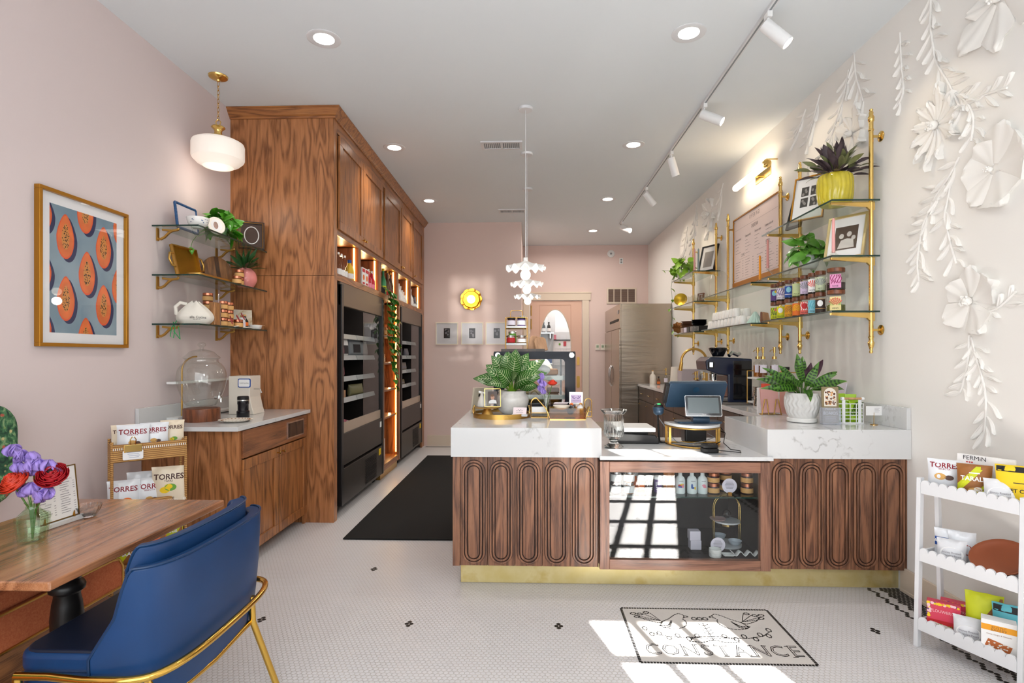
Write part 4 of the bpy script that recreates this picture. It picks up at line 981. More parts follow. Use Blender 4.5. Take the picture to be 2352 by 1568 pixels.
for i, x in enumerate((.968, 1.043, 1.11)):
    t = thing('gin_bottle', ('white bottle with red, yellow and navy shapes in the case', 'white bottle with blue arc print in the case', 'white bottle with faint pink print in the case')[i], 'bottle', (x, 3.52, zs), 0, 'white bottles in the display case')
    MB().lathe(BT, 18).build('body', mat('frosted_white', '#dfe6e6', .3, coat=.2), t, smooth=50); MB().cyl((0,0,.133), .014, .014, 12).build('stopper', CREAM, t, smooth=40)
    b = MB(); b.T = lambda v: Vector((.0315*sin(v.x/.0315), -.0315*cos(v.x/.0315)-v.z, v.y))
    sh = [[(-.008,.055,.014,.006),(.006,.06,.013,.006),(-.004,.045,.02,.005),(.01,.05,.008,.012)],[(-.008,.05,.006,.016),(-.002,.04,.012,.006),(.012,.038,.006,.01)],[(0,.055,.012,.008),(.006,.045,.012,.006)]][i]
    mm = [[RED, YELLOW, BLUEP, PINKP],[BLUEP, BLUEP, YELLOW],[PINKP, PINKP]][i]
    for q, (a, c_, rx, rz) in enumerate(sh):
        b.m = q; b.disc(a, c_, rx, rz, .0005+.0002*q)
    b.m = len(mm); b.grid(lambda u, v: (-.014+.028*u, .08+.003*v, .0006), 6, 1)
    b.T = None; b.build('print', mm+[INKG], t)
for i, (x, y) in enumerate(((1.182, 3.53), (1.285, 3.6), (1.395, 3.53))):
    for k in range(3):
        t = jar('spread_jar', 'copper lidded jar, %s of the %s in the glass case' % (('bottom', 'second', 'top')[k], ('stack next to the round card', 'stack behind the round card', 'stack by the right stile')[i]), (x, y, zs+.066*k), .037, .05, JAMDK, COPPER, .016, (.12,.72), TAN, 'copper lidded jars in the display case')
def round_sign(loc, label):
    t = thing('round_sign', label, 'sign', loc)
    MB().cyl((0,0,.06), .046, .003, 28, Matrix.Rotation(R(90), 4, 'X')).build('disc', PAPERL, t)
    b = MB()
    for q in range(6): b.box(-.03+.004*abs(q-2.5), .03-.004*abs(q-2.5), -.0042, -.003, .084-q*.008-.0012, .084-q*.008+.0012)
    b.build('print', INKG, t)
    MB().box(-.012,.012,-.012,.012,0,.02).build('stand', GOLDFRAME, t)
round_sign((1.262, 3.47, zs), 'round card on a brass clip between the copper lidded jars')
round_sign((1.2, 3.5, .19), 'round card on a brass clip at the bottom of the glass case')
t = thing('tiered_stand', 'brass arched stand with two round marble plates in the glass case', 'stand', (1.30, 3.68, .19))
b = MB()
for dy in (-.012, .012): b.tube([(.105, dy, .0)]+[(.105, dy, .2+.01)]+[(p.x+.02, dy, p.z) for p in arc((0,0,.25), .085, 0, 180, 14)]+[(-.065, dy, .0)], .0035, 8)
b.build('arch', BRASS, t, smooth=60)
MB().cyl((.02,0,.155), .085, .01, 28).build('plate', QUARTZ, t); MB().cyl((.02,0,.0), .095, .012, 28).build('plate', QUARTZ, t); MB().cyl((.02,0,.13), .045, .025, 20).build('hub', BRASS, t)
tag(MB().lathe([(.02,0),(.045,.008),(.052,.016),(.044,.012)], 22).build('dish', mat('pink_marble', '#c9a9a6', .3), loc=(1.255, 3.66, .356), smooth=50), 'oval pink marble dish on the upper plate of the arched stand', 'dish')
tag(MB().ball((0,0,.028), .028, 16).build('ball_candle', BLACKGLOSS, loc=(1.335, 3.72, .356), smooth=60), 'shiny black ball behind the pink dish on the arched stand', 'ornament')
for i, (x, y, z) in enumerate(((1.3, 3.76, .2025), (1.36, 3.64, .2025))):
    tag(MB().lathe([(.022,0),(.035,.012),(.044,.03),(.041,.03),(.032,.012),(.0,.006)], 22).build('bowl', mat('blue_white', '#cfd8e0', .25), loc=(x, y, z), smooth=50), ('small pale bowl at the back of the lower marble plate', 'small pale bowl at the front of the lower marble plate')[i], 'bowl')
for k in range(2):
    tag(MB().lathe([(.036,0),(.038,.004),(.038,.024),(.035,.024),(.034,.005),(0,.004)], 24).build('ramekin', WHITE, loc=(1.17, 3.46, .1905+.0245*k), smooth=50), ('white ramekin on the case floor', 'white ramekin stacked on another on the case floor')[k], 'ramekin')
t = tag(MB().grid(lambda u, v: (-.035+.07*u, -.03+.06*v, .004+.01*(max(abs(u-.5), abs(v-.5))*2)**3), 8, 8).build('square_dish', WHITE, loc=(1.25, 3.46, .1915), solid=.003, smooth=60), 'small square white dish between ramekin and egg tray', 'dish')
tag(MB().grid(lambda u, v: (-.085+.17*u, -.02+.04*v, .018+.013*cos(u*6*PI)*(1 if True else 0)), 42, 4).build('wavy_tray', WHITE, loc=(1.355, 3.47, .1915), solid=.004, smooth=60), 'wavy white porcelain tray at the right of the case floor', 'tray')
for i, (x, z, nm) in enumerate(((1.085, .19, 'lilac box on the floor of the glass case'), (1.08, .2505, 'lilac box on top of another in the glass case'))):
    tag(MB().box(-.035,.035,-.03,.03,0,.06).build('soap_box', PAPERL, loc=(x, 3.6, z), bevel=.003), nm, 'box')

# ---------------------------------------------------------------- on the raised counter end
CT = 1.005
t = thing('round_tray', 'round brass rimmed marble tray holding pot and cake stand', 'tray', (-.2, 3.985, CT))
MB().cyl((0,0,.004), .2, .012, 48).build('marble_base', QUARTZ, t, smooth=40)
MB().lathe([(.197,0),(.208,0),(.208,.034),(.2,.034),(.2,.003)], 48).build('rim', BRASSR, t, smooth=40)
for s_ in (-1, 1):
    b = MB(); b.tube([(s_*.2,-.045,.02),(s_*.206,-.042,.06),(s_*.2,-.02,.078),(s_*.2,.02,.078),(s_*.206,.042,.06),(s_*.2,.045,.02)], .006, 8); b.build('handle', BRASS, t, smooth=60)
t = thing('white_pot', 'large glazed white pot with a scalloped lip on the round tray', 'pot', (-.125, 4.05, CT+.017))
MB().lathe(cr([(.062,0),(.078,.004),(.108,.04),(.122,.085),(.12,.12),(.103,.15),(.106,.168),(.098,.168),(.095,.15),(.09,.14)])+[(0,.14)], 48, fn=lambda a, z: 1+(.02*sin(7*a) if z > .148 else 0)).build('body', mat('speckled_glaze', '#dcd8d2', .15, coat=.5, var=.08, vscale=60), t, smooth=60)
MB().cyl((0,0,.135), .092, .01, 20).build('soil', SOIL, t)
# philodendron with pale pinstripes
UPW = (-.1, -.85, .5)
def striped(b, base, d, L, w, droop):
    b.m = 0; n0 = len(b.v); leaf_mb(b, base, d, L, w, droop, up=UPW, heart=True, nu=6, nv=10, fold=.18)
    d_ = Vector(d).normalized(); s_ = d_.cross(Vector(UPW)); s_ = s_.normalized() if s_.length > 1e-4 else Vector((1,0,0)); nrm = s_.cross(d_)
    def pt(x, v):
        v = max(0.001, min(.999, v)); ww = w/2*(sin(PI*min(1, v*.94+.06))**.75)*(1.25-v*.75)
        return Vector(base)+d_*(L*v)+s_*(x*ww)+nrm*(.18*abs(x)*ww-droop*L*v*v+.0012)
    b.m = 1
    for sg in (-1, 1):
        for k in range(8):
            v0 = .06+k*.1; q = [pt(sg*x, v0+.16*x*x+.03*x) for x in (.04,.35,.65,.92)]
            r = [pt(sg*x, v0+.16*x*x+.03*x+.012*(1.2-x)+.006) for x in (.04,.35,.65,.92)]
            b.add(q+r, [(i, i+1, i+5, i+4) for i in range(3)])
    q = [pt(-.03, v/8) for v in range(9)]; r = [pt(.03, v/8) for v in range(9)]; b.add(q+r, [(i, i+1, i+10, i+9) for i in range(8)])
t = thing('philodendron', 'pinstriped green philodendron growing in the large white pot', 'plant', (-.125, 4.05, CT+.155))
b = MB(); sb = MB()
for a, el, L, w, dr, r0 in ((188,18,.17,.1,.45,.13),(172,40,.16,.11,.3,.1),(205,52,.15,.1,.1,.12),(150,60,.15,.1,.2,.12),(110,66,.15,.1,.1,.12),(75,70,.16,.11,.1,.12),(40,58,.17,.1,.2,.12),(12,42,.2,.1,.35,.12),(-8,28,.17,.1,.4,.1),(-35,30,.17,.11,.3,.07),(-62,26,.16,.12,.35,.06),(-90,30,.15,.12,.3,.06),(-115,36,.15,.11,.3,.06),(-140,34,.15,.1,.4,.08),(-165,22,.14,.09,.4,.1),(-80,58,.15,.1,.15,.1),(-110,62,.14,.11,.1,.12),(0,8,.12,.09,.3,.08),(-25,10,.11,.08,.3,.08),(235,14,.13,.09,.4,.12)):
    d = Vector((cos(R(a))*cos(R(el)), sin(R(a))*cos(R(el)), sin(R(el)))); base = Vector((d.x*.6*r0, d.y*.6*r0, .02+r0*sin(R(el))*.9+.02))
    striped(b, base*1.25, d, L*1.15, w*1.2, dr); sb.tube([(d.x*.015, d.y*.015, -.01), tuple(base*.5+Vector((0,0,.005))), tuple(base*1.25+d*.004)], .0035, 6)
b.build('foliage', [mat('birkin_leaf', '#356f1f', .3, var=.45, vscale=9, coat=.2), mat('leaf_stripe', '#dbe5b4', .4)], t, smooth=70, kind='stuff'); sb.build('stems', LEAFL, t, smooth=60)
t = thing('cake_stand', 'small brass pedestal dish on the round tray', 'cake stand', (-.3, 3.92, CT+.017))
MB().lathe([(.045,0),(.043,.006),(.028,.04),(.026,.05),(.09,.053),(.094,.06),(.09,.06),(0,.057)], 32).build('body', BRASSR, t, smooth=40)
t = thing('bride_ornament', 'small white beaded bell-shaped figurine on the brass cake stand', 'figurine', (-.34, 3.94, CT+.0777))
MB().lathe([(.036,0),(.038,.005),(.03,.04),(.016,.075),(.01,.085),(.013,.095),(.008,.104),(0,.11)], 24, fn=lambda a, z: 1+.06*sin(14*a+z*300)).build('body', mat('beaded_white', '#d8d2c8', .5, bump=1, bscale=160), t, smooth=60)
b = MB(); b.cbox((0,0,.102), (.05,.006,.012), (0,R(15),0)); b.build('ribbon', WHITE, t)
t = thing('gold_photo_frame', 'gold edged glass frame with a small portrait print on the cake stand', 'picture frame', (-.262, 3.915, CT+.0777)); t.rotation_euler = (R(-8), 0, R(8))
b = MB(); frame4(b, .118, .132, .004, -.006, .006, Matrix.Translation((0,0,.066))); b.build('frame', BRASS, t)
MB().box(-.055,.055,-.001,.001,.005,.127).build('glass', GLASS, t); MB().box(-.034,.034,-.0025,-.0015,.022,.112).build('print', mat('dim_photo', '#5f524d', .5), t)
b = MB(); b.m = 0; b.prism([(.014*cos(a*PI/6), .068+.018*sin(a*PI/6)) for a in range(12)], .002, .004, XZ(0)); b.m = 1; b.prism([(-.03,.024),(.03,.024),(.026,.046),(.008,.052),(-.012,.05),(-.026,.042)], .002, .0035, XZ(0)); b.m = 2; b.prism([(.014*cos(a*PI/6)-.002, .082+.009*sin(a*PI/6)) for a in range(12)], .003, .0043, XZ(0))
b.build('portrait', [mat('skin_print', '#c99a82', .6), WHITEP, mat('hair_print', '#7a5a44', .6)], t)
t = thing('easel_frame', 'cream backed photo frame leaning away at the counter end', 'picture frame', (-.45, 4.2, CT+.001)); t.rotation_euler = (R(9), 0, R(48))
MB().box(0,.2,-.008,.008,0,.2).build('back', mat('cream_board', '#cfc3ae', .6), t, bevel=.003)
b = MB(); b.cbox((.06,-.0095,.06), (.012,.004,.02)); b.cbox((.06,-.0095,.14), (.012,.004,.02)); b.build('clip', BLACKM, t)
t = thing('card_stand', 'pink visiting cards leaning on a marble block in the round tray', 'card holder', (-.065, 3.86, CT+.017)); t.rotation_euler = (0,0,R(-8))
MB().box(-.055,.055,-.02,.02,0,.016).build('block', QUARTZ, t, bevel=.002)
cb = MB(); cb.cbox((0,.004,.036), (.095,.008,.052), (R(-25),0,0)); cd = cb.build('cards', mat('blush_card', '#f1dfe1', .7), t)
b = MB(); b.T = Matrix.Translation((0,.004,.036)) @ Matrix.Rotation(R(-25), 4, 'X')
for q in range(5): b.cbox((-.02+q*.009,-.0045,.002+.006*(q % 2)), (.004,.001,.008))
b.cbox((.0,-.0045,-.012), (.05,.001,.002)); b.T = None; b.build('print', INKG, t)
# bud vase with sweet peas and a ranunculus
def ruffle(b, c, r, n_, seed, sq=.8, cup=.6):
    rnd = random.Random(seed)
    for i in range(n_):
        a = i*2.4; e = (i+.5)/n_; rr = r*(.25+.75*e); tilt = .15+cup*e
        cx_, cy_ = cos(a), sin(a)
        def fn(u, v, a=a, rr=rr, tilt=tilt, e=e):
            th = a+(u-.5)*2.1; h_ = v
            rad = rr*(.35+.65*sin(h_*PI*.55))*(1-.25*(1-e)*h_)
            return Vector(c)+Vector((rad*cos(th), rad*sin(th), (h_*sq*r*(1.3-.75*e)-.2*r)*1.0+.02*r*sin(u*9)))
        b.grid(fn, 6, 4)
def sweetpea(b, c, r, seed):
    rnd = random.Random(seed)
    for k in range(3):
        a = rnd.uniform(0, 6.28)
        for s_ in (-1, 1):
            def fn(u, v, a=a, s_=s_):
                x = (u)*s_*r*1.0*sin(PI*(.15+.8*v)); z = r*(v-.4)*1.5
                y = .25*r*sin(u*5+v*3)+.2*r*k
                return Vector(c)+Vector((x*cos(a)-y*sin(a), x*sin(a)+y*cos(a), z))
            b.grid(fn, 4, 5)
t = thing('bud_vase', 'clear cut glass bud vase beside the pastry case', 'vase', (.13, 4.06, CT))
MB().lathe([(.03,0),(.033,.01),(.036,.1),(.028,.12),(.034,.15),(.031,.15),(.025,.12),(.032,.1),(.029,.014),(0,.012)], 48, fn=lambda a, z: 1+.03*sin(12*a)).build('glass', THICKGLASS, t, smooth=40)
t = thing('sweet_peas', 'lilac sweet pea spray in the counter bud vase', 'flower', (.13, 4.06, CT+.03)); 
b = MB(); sb = MB()
for k, (x, y, z) in enumerate(((-.035,-.01,.26),(-.05,-.01,.225),(-.025,-.02,.205),(-.04,0,.17),(-.02,-.02,.15))): sweetpea(b, (x,y,z), .03, k)
sb.tube([(0,0,-.01),(-.01,0,.1),(-.035,-.005,.26)], .002, 5); b.build('petals', LILAC, t, smooth=60, solid=.0008); sb.build('stem', STEM, t)
t = thing('ranunculus', 'orange red ranunculus in the counter bud vase', 'flower', (.13, 4.06, CT+.03))
b = MB(); ruffle(b, (.045,-.01,.205), .042, 16, 2); b.build('petals', mat('scarlet_petal', '#dd3516', .5, var=.25, vscale=60), t, smooth=60, solid=.001); sb = MB(); sb.tube([(.003,0,-.01),(.012,0,.1),(.042,-.01,.2)], .0025, 5); sb.build('stem', STEM, t)
t = thing('letter_rack', 'brass wire letter rack with white cards by the round tray', 'card holder', (.075, 3.95, CT))
b = MB()
for y in (-.03, .03): b.tube([(-.06,y,.003),(-.06,y,.1)]+[(p.x-.02, y, p.z) for p in arc((0,0,.1), .04, 180, 90, 8)]+[(.06,y,.05),(.06,y,.003)], .0028, 6); b.tube([(-.06,y,.003),(.06,y,.003)], .0028, 6); b.tube([(-.06,y,.035),(.06,y,.035)], .0028, 6)
for x in (-.06,.06): b.tube([(x,-.03,.003),(x,.03,.003)], .0028, 6)
b.build('wire', GOLDWIRE, t, smooth=60); MB().box(-.055,.055,-.026,.026,.036,.075).build('cards', PAPER, t)
t = thing('bottle_caddy', 'gold edged clear caddy holding two small bottles on its side', 'caddy', (.27, 3.86, CT))
MB().box(-.125,.125,-.06,.06,.0,.006).build('base', BRASS, t); 
b = MB(); b.box(-.125,.125,-.062,-.06,.006,.08); b.box(-.125,.125,.06,.062,.006,.08); b.box(-.127,-.125,-.06,.06,.006,.08); b.box(.125,.127,-.06,.06,.006,.08); b.build('glass_side', glassm('amber_acrylic', '#ecd3a0', 0, 1.7), t)
for s_ in (-1, 1): b = MB(); b.tube([(s_*.125,-.045,.01),(s_*.14,-.045,.05),(s_*.155,-.035,.085),(s_*.155,.035,.085),(s_*.14,.045,.05),(s_*.125,.045,.01)], .005, 8); b.build('handle', BRASS, t, smooth=60)
for i, (x, m, nm) in enumerate(((.02, BLACKGLOSS, 'dark bottle lying in the gold edged caddy'), (.085, mat('pearl_white', '#d9dadd', .2, coat=.4), 'white bottle lying in the gold edged caddy'))):
    t2 = thing('small_bottle', nm, 'bottle', (.27+x, 3.82, CT+.05)); t2.rotation_euler = (R(-62), R(18), 0)
    MB().lathe([(.0,0),(.022,.004),(.025,.03),(.023,.06),(.012,.075),(.011,.09)], 18).build('body', m, t2, smooth=60); MB().cyl((0,0,.088), .013, .018, 12).build('cap', (ORANGE, GOLDFRAME)[i], t2, smooth=40)
tag(MB().lathe([(.02,0),(.05,.01),(.06,.03),(.056,.03),(.047,.012),(0,.006)], 26).build('shell_dish', CREAM, loc=(.23, 3.86, CT+.064), smooth=50), 'white dish resting across the gold edged caddy', 'dish')
tag(MB().cbox((0,0,0), (.1,.05,.002), (R(-20),0,R(8))).build('flat_card', PAPERL, loc=(.225, 3.84, CT+.112)), 'pale printed card lying on the dish in the caddy', 'card')
t = thing('brass_hoop', 'tall brass hoop stand at the end of the raised counter', 'hoop', (.43, 3.97, CT))
b = MB(); b.tube([(-.025,0,.003),(-.025,0,.11)]+[(p.x, 0, p.z) for p in arc((0,0,.11), .025, 180, 0, 12)]+[(.025,0,.003)], .0035, 8); b.tube([(-.025,0,.003),(.025,0,.003)], .0035, 8); b.tube([(-.025,0,.04),(.025,0,.04)], .0025, 8); b.build('wire', GOLDWIRE, t, smooth=60)
t = thing('emblem_card', 'white card with two purple birds standing by the pastry case', 'card', (.345, 4.0, CT+.0)); t.rotation_euler = (R(-4),0,R(-4))
MB().box(-.05,.05,-.002,.002,.09,.18).build('sheet', PAPER, t); MB().box(-.03,.03,-.004,.004,0,.09).build('stand', GLASS, t)
b = MB(); b.box(-.037,.037,-.003,-.002,.102,.160); b.m = 1
for sg in (-1,1):
    b.tube([(sg*.004,-.0035,.14),(sg*.012,-.0035,.132),(sg*.022,-.0035,.136),(sg*.032,-.0035,.152)], .0022, 5); b.tube([(sg*.014,-.0035,.152),(sg*.02,-.0035,.14)], .0018, 5)
b.text('CONSTANCE', .0125, lambda u, v: (u, -.0035, .116+v)); b.build('print', [mat('lilac_print', '#c7b4cf', .7), PURPLE], t)

# ---------------------------------------------------------------- pastry case and what stands on it
x0, x1, y0, y1, z0, z1 = -.284, .371, 4.35, 4.88, CT, 1.485
T = thing('pastry_case', 'black framed glass pastry case behind the potted plant', 'display case', (0, 4.6, CT), world=True)
b = MB(); b.box(x0, x1, y0+.02, y1, z0, z0+.07); b.box(x0, x1, y0+.02, y1, z1-.02, z1); b.build('body', BLACKGLOSS, T, bevel=.004)
b = MB(); b.T = Matrix(((1,0,0,(x0+x1)/2),(0,0,-1,y0+.004),(0,1,0,(z0+z1)/2+.0),(0,0,0,1)))
o_ = rrect(x1-x0, z1-z0, .015); i_ = rrect(x1-x0-.17, z1-z0-.12, .03, cx=0, cy=-.0)
n = len(o_); vs = [(x, y, 0) for x, y in o_]+[(x, y, 0) for x, y in i_]+[(x, y, .004) for x, y in o_]+[(x, y, .004) for x, y in i_]
b.add(vs, [(i, (i+1) % n, n+(i+1) % n, n+i) for i in range(n)]+[(2*n+i, 2*n+(i+1) % n, 3*n+(i+1) % n, 3*n+i) for i in range(n)]+[(i, (i+1) % n, 2*n+(i+1) % n, 2*n+i) for i in range(n)]+[(n+i, n+(i+1) % n, 3*n+(i+1) % n, 3*n+i) for i in range(n)])
b.T = None; b.build('front_border', DARKBORDER, T)
MB().box(x0+.05, x1-.05, y0+.006, y0+.009, z0+.03, z1-.03).build('front_pane', PANE, T)
for x in (x0, x1-.004): MB().box(x, x+.004, y0+.02, y1, z0+.07, z1-.02).build('side_pane', GLASS, T)
for x in (x0+.035, x1-.032): MB().cyl((x, y0, z1-.03), .023, .014, 24, Matrix.Rotation(R(90), 4, 'X')).build('standoff', CHROME, T, smooth=40, bevel=.003)
for z in (1.13, 1.285):
    MB().box(x0+.04, x1-.07, y0+.05, y1-.04, z, z+.006).build('glass_shelf', GLASSG, T); MB().box(x0+.04, x1-.07, y0+.045, y0+.05, z-.03, z+.006).build('shelf_rail', mat('shelf_rail_white', '#c9ccc6', .3), T)
for x in (x0+.06, x1-.09): MB().box(x-.008, x+.008, y1-.06, y1-.045, z0+.07, z1-.02).build('upright', CHROME, T)
light('pastry_lamp', 'AREA', (.04, 4.55, z1-.03), 1.0, (1,.93,.82), (0,0,0), shape='RECTANGLE', size=.5, size_y=.1)
for i, (x, y, z, w, d_, h, m, nm) in enumerate(((.17,4.55,1.292,.14,.1,.05,'#b57f52','wrapped cake slab on the upper shelf of the pastry case'),(.05,4.55,1.292,.1,.1,.04,'#c99a62','pale loaf beside the cake slab in the pastry case'),(-.12,4.55,1.292,.16,.12,.05,'#c98f4e','golden loaf behind the leaves in the pastry case'),(.0,4.55,1.137,.2,.12,.05,'#b99a5f','sandwich tray on the lower shelf of the pastry case'),(.2,4.55,1.137,.1,.1,.05,'#8a5a38','brown cake at the end of the lower pastry shelf'),(.05,4.55,CT+.0705,.16,.12,.04,'#a98f4a','yellow loaf on the floor of the pastry case'),(.22,4.55,CT+.0705,.11,.1,.04,'#2d2a2a','dark box on the floor of the pastry case'))):
    tag(MB().box(-w/2,w/2,-d_/2,d_/2,0,h).build('baked_slab', mat('bake_%d' % i, m, .5, var=.3, vscale=30, bump=.3, bscale=60), loc=(x,y,z+.0005), bevel=.012, seg=3, smooth=50), nm, 'food')
tag(MB().ball((0,0,.045), .06, 14, (1,.8,.75)).build('white_bun', WHITE, loc=(.115, 4.45, 1.2925), smooth=60), 'white paper wrapped bun at the front of the upper pastry shelf', 'food')
tag(MB().lathe([(.06,0),(.06,.002),(.03,.06),(0,.09)], 3).build('cheese_wedge', CREAM, loc=(.14, 4.6, 1.3425)), 'cream wedge standing on the wrapped cake slab', 'food')
t = thing('wood_tray', 'dark framed glass tray on top of the pastry case', 'tray', (-.05, 4.6, z1))
b = MB(); frame4(b, .36, .26, .012, -.022, 0, Matrix.Translation((0,0,.0)) @ Matrix.Rotation(R(-90), 4, 'X')); b.build('frame', DARKCAB, t)
MB().box(-.175,.175,-.125,.125,.001,.004).build('pane', GLASS, t)
t = thing('wire_tier', 'brass wire stand with two marble shelves of jam jars on the pastry case', 'stand', (-.105, 4.56, z1+.023))
b = MB()
for y in (-.06, .06):
    b.tube([(-.09,y,0),(-.09,y,.245)]+[(p.x-.075, y, p.z) for p in arc((0,0,.245), .015, 180, 90, 5)]+[(p.x+.075, y, p.z) for p in arc((0,0,.245), .015, 90, 0, 5)]+[(.09,y,0)], .0032, 8)
    for z in (.05, .105, .17): b.tube([(-.09,y,z),(.09,y,z)], .0026, 6)
b.tube([(-.05,0,.26),(-.05,0,.305)]+[(p.x-.035,0,p.z) for p in arc((0,0,.305),.015,180,90,5)]+[(p.x+.035,0,p.z) for p in arc((0,0,.305),.015,90,0,5)]+[(.05,0,.26)], .0032, 8)
for x in (-.09,.09):
    for z in (.05,.17,.258): b.tube([(x,-.06,z),(x,.06,z)], .0026, 6)
b.build('wire', GOLDWIRE, t, smooth=60)
for z in (.03, .172): MB().box(-.084,.084,-.06,.06,z,z+.018).build('shelf', QUARTZ, t, bevel=.002)
zz = z1+.023
for i, (x, y, z, r, h, m, l_, bm_, nm) in enumerate(((-.042,-.025,.1905,.034,.06,JAMDK,BLACKM,PAPERL,'purple jam jar with white label at the left of the top tier'),(.042,-.025,.1905,.034,.06,PURPLE,BLACKM,PAPER,'purple jam jar with white label at the right of the top tier'),(.045,.035,.1905,.03,.075,HONEY,GREY,YELLOW,'amber jar at the back of the top tier'),(-.045,-.02,.0485,.036,.05,RED,CHROME,RED,'bright red jam jar on the lower tier'),(.045,-.02,.0485,.036,.05,AMBER,CHROME,PAPER,'brown jam jar with a paper seal on the lower tier'),(-.035,.035,.0485,.033,.085,GREENP,CHROME,GREENP,'green jar standing behind the red one on the lower tier'))):
    jar('preserve_jar', nm, (-.105+x, 4.56+y, zz+z), r, h, m, l_, .014, (.15,.75), bm_)
for i, (x, rz, s_) in enumerate(((.035,.25,1.0),(.11,-.3,.9))):
    t = thing('serving_board', ('blond wooden serving board leaning beside the jar tier', 'smaller blond wooden board leaning in front of the other')[i], 'board', (x, 4.62-.06*i, z1+.001+.023*0)); t.rotation_euler = (R(-10), R(10-22*i), 0)
    b = MB(); b.prism([(-.05,0),(.05,0),(.05,.11*s_),(.03,.13*s_),(.0,.135*s_),(-.035,.13*s_),(-.05,.1*s_)], 0, .016, XZ(0)); b.build('plank', (LIGHTW, TAN)[i] if False else LIGHTW, t, bevel=.003)

# ---------------------------------------------------------------- on the low counter
LT = .838
t = thing('pedestal_vase', 'ribbed clear glass pedestal vase on the low counter', 'vase', (.567, 3.66, LT+.0015))
MB().lathe([(.062,0),(.064,.006),(.05,.016),(.03,.03),(.024,.042),(.04,.058),(.062,.08),(.066,.1),(.064,.2),(.066,.222),(.084,.242),(.09,.25),(.087,.252),(.062,.228),(.059,.2),(.06,.1),(.05,.075),(0,.07)], 72, fn=lambda a, z: 1+(.022*cos(24*a) if .07 < z < .21 else 0)).build('glass', CRYSTAL, t, smooth=30)
t = thing('kitchen_scale', 'black counter scale with a white platter behind the glass vase', 'scale', (.755, 3.93, LT))
b = MB(); b.prism([(-.15,0),(.15,0),(.15,.03),(.125,.06),(-.15,.075)], -.12, .12, XZ(0)); b.build('body', BLACK, t, bevel=.006)
MB().box(-.155,.125,-.125,.16,.082,.112).build('platter', WHITEP, t, bevel=.006); MB().box(-.1,.08,-.08,.08,.06,.083).build('mount', BLACKM, t)
MB().cyl((.12,-.1,.0), .014, .012, 12).build('foot', BLACKM, t)
t = thing('barcode_scanner', 'black barcode scanner with green light on a slim stand', 'scanner', (.915, 3.86, LT))
b = MB(); b.tube([(.01,.03,.005),(.0,.02,.1),(-.01,.0,.19),(-.012,-.02,.215)], .007, 10); b.cyl((.01,.03,0), .045, .008, 24); b.build('stand', BLACK, t, smooth=50)
b = MB(); b.lathe([(.02,0),(.034,.012),(.04,.05),(.036,.056)], 24, (-.012,-.03,.2)); b.build('cradle', SLATE, t, smooth=50)
MB().ball((-.012,-.03,.256), .034, 18, (1,1,.75)).build('head', BLACK, t, smooth=60); MB().ball((-.012,-.046,.276), .011, 12, (1.2,.6,.5)).build('light', glow('green_led', '#2fe070', 1.5), t)
t = thing('till_riser', 'half round white marble riser on brass legs under the till', 'riser', (1.135, 3.86, LT))
hd = [(.185*cos(PI+PI*i/24), .26*sin(PI+PI*i/24)) for i in range(25)]
b = MB(); b.prism(hd, .135, .153); b.build('top', QUARTZ, t, bevel=.003)
hr = [Vector((x*.97, y*.97, 0)) for x, y in hd]
b = MB(); b.tube([p+Vector((0,0,.006)) for p in hr], .006, 8, True); b.tube([p+Vector((0,0,.128)) for p in hr], .006, 8, True); b.build('ring', BRASSR, t, smooth=50)
for x, y in ((-.175,-.02),(.175,-.02),(-.165,-.08),(.165,-.09)): MB().box(x-.008,x+.008,y-.005,y+.005,.0,.13).build('leg', BRASSR, t)
RT = LT+.153
t = thing('till_terminal', 'blue grey till screen seen from behind with a customer display', 'till', (1.16, 3.78, RT))
MB().lathe([(.06,0),(.06,.03),(.05,.034)], 24, (0,-.03,.03), Matrix.Rotation(R(90), 4, 'Y') @ Matrix.Translation((0,0,-.06))).build('hub', SLATE, t, smooth=40) if False else None
b = MB(); b.prism(rrect(.3, .14, .03), 0, .014); b.build('base', SLATE, t, bevel=.004)
b = MB(); b.lathe([(.028,-.055),(.03,-.05),(.03,.05),(.028,.055)], 24, (0,-.055,.03), Matrix.Rotation(R(90), 4, 'Y')); b.build('hinge', SLATE, t, smooth=40)
b = MB(); b.cbox((0,-.03,.07), (.1,.014,.08), (R(-18),0,0)); b.build('neck', SLATE, t, bevel=.004)
def tilted(w, h, th, c, rx, rz, skew=0): return Matrix.Translation(c) @ Euler((R(rx),0,R(rz))).to_matrix().to_4x4()
Mm = tilted(0,0,0,(-.005,.03,.19),32,4)
b = MB(); b.T = Mm @ Matrix.Rotation(R(90), 4, 'X'); b.prism(rrect(.4, .205, .015), -.012, .012); b.T = None; b.build('main_screen', SLATE, t, bevel=.005)
b = MB(); b.T = Mm @ Matrix.Rotation(R(90), 4, 'X'); b.prism(rrect(.404, .209, .016), -.016, -.012); b.T = None; b.build('screen_rim', GREY, t)
b = MB(); b.lathe([(.022,0),(.022,.002),(.018,.003)], 20, (0,0,0), Mm @ Matrix.Translation((-.01,-.012,.05)) @ Matrix.Rotation(R(90), 4, 'X')); b.build('badge', mat('badge_blue', '#234a68', .3, .3), t)
b = MB(); b.T = Mm; b.box(-.226,-.2,-.02,.02,-.06,.09); b.T = None; b.build('card_swipe', BLACK, t, bevel=.004)
Md = tilted(0,0,0,(.0,-.115,.125),-16,-3)
b = MB(); b.T = Md @ Matrix.Rotation(R(90), 4, 'X'); b.prism(rrect(.238, .142, .01), -.012, .006); b.T = None; d_ = b.build('customer_display', CHROME, t, bevel=.002)
b = MB(); b.T = Md @ Matrix.Rotation(R(90), 4, 'X'); b.prism(rrect(.23, .134, .008), .006, .0075); b.T = None; b.build('bezel', BLACKGLOSS, d_)
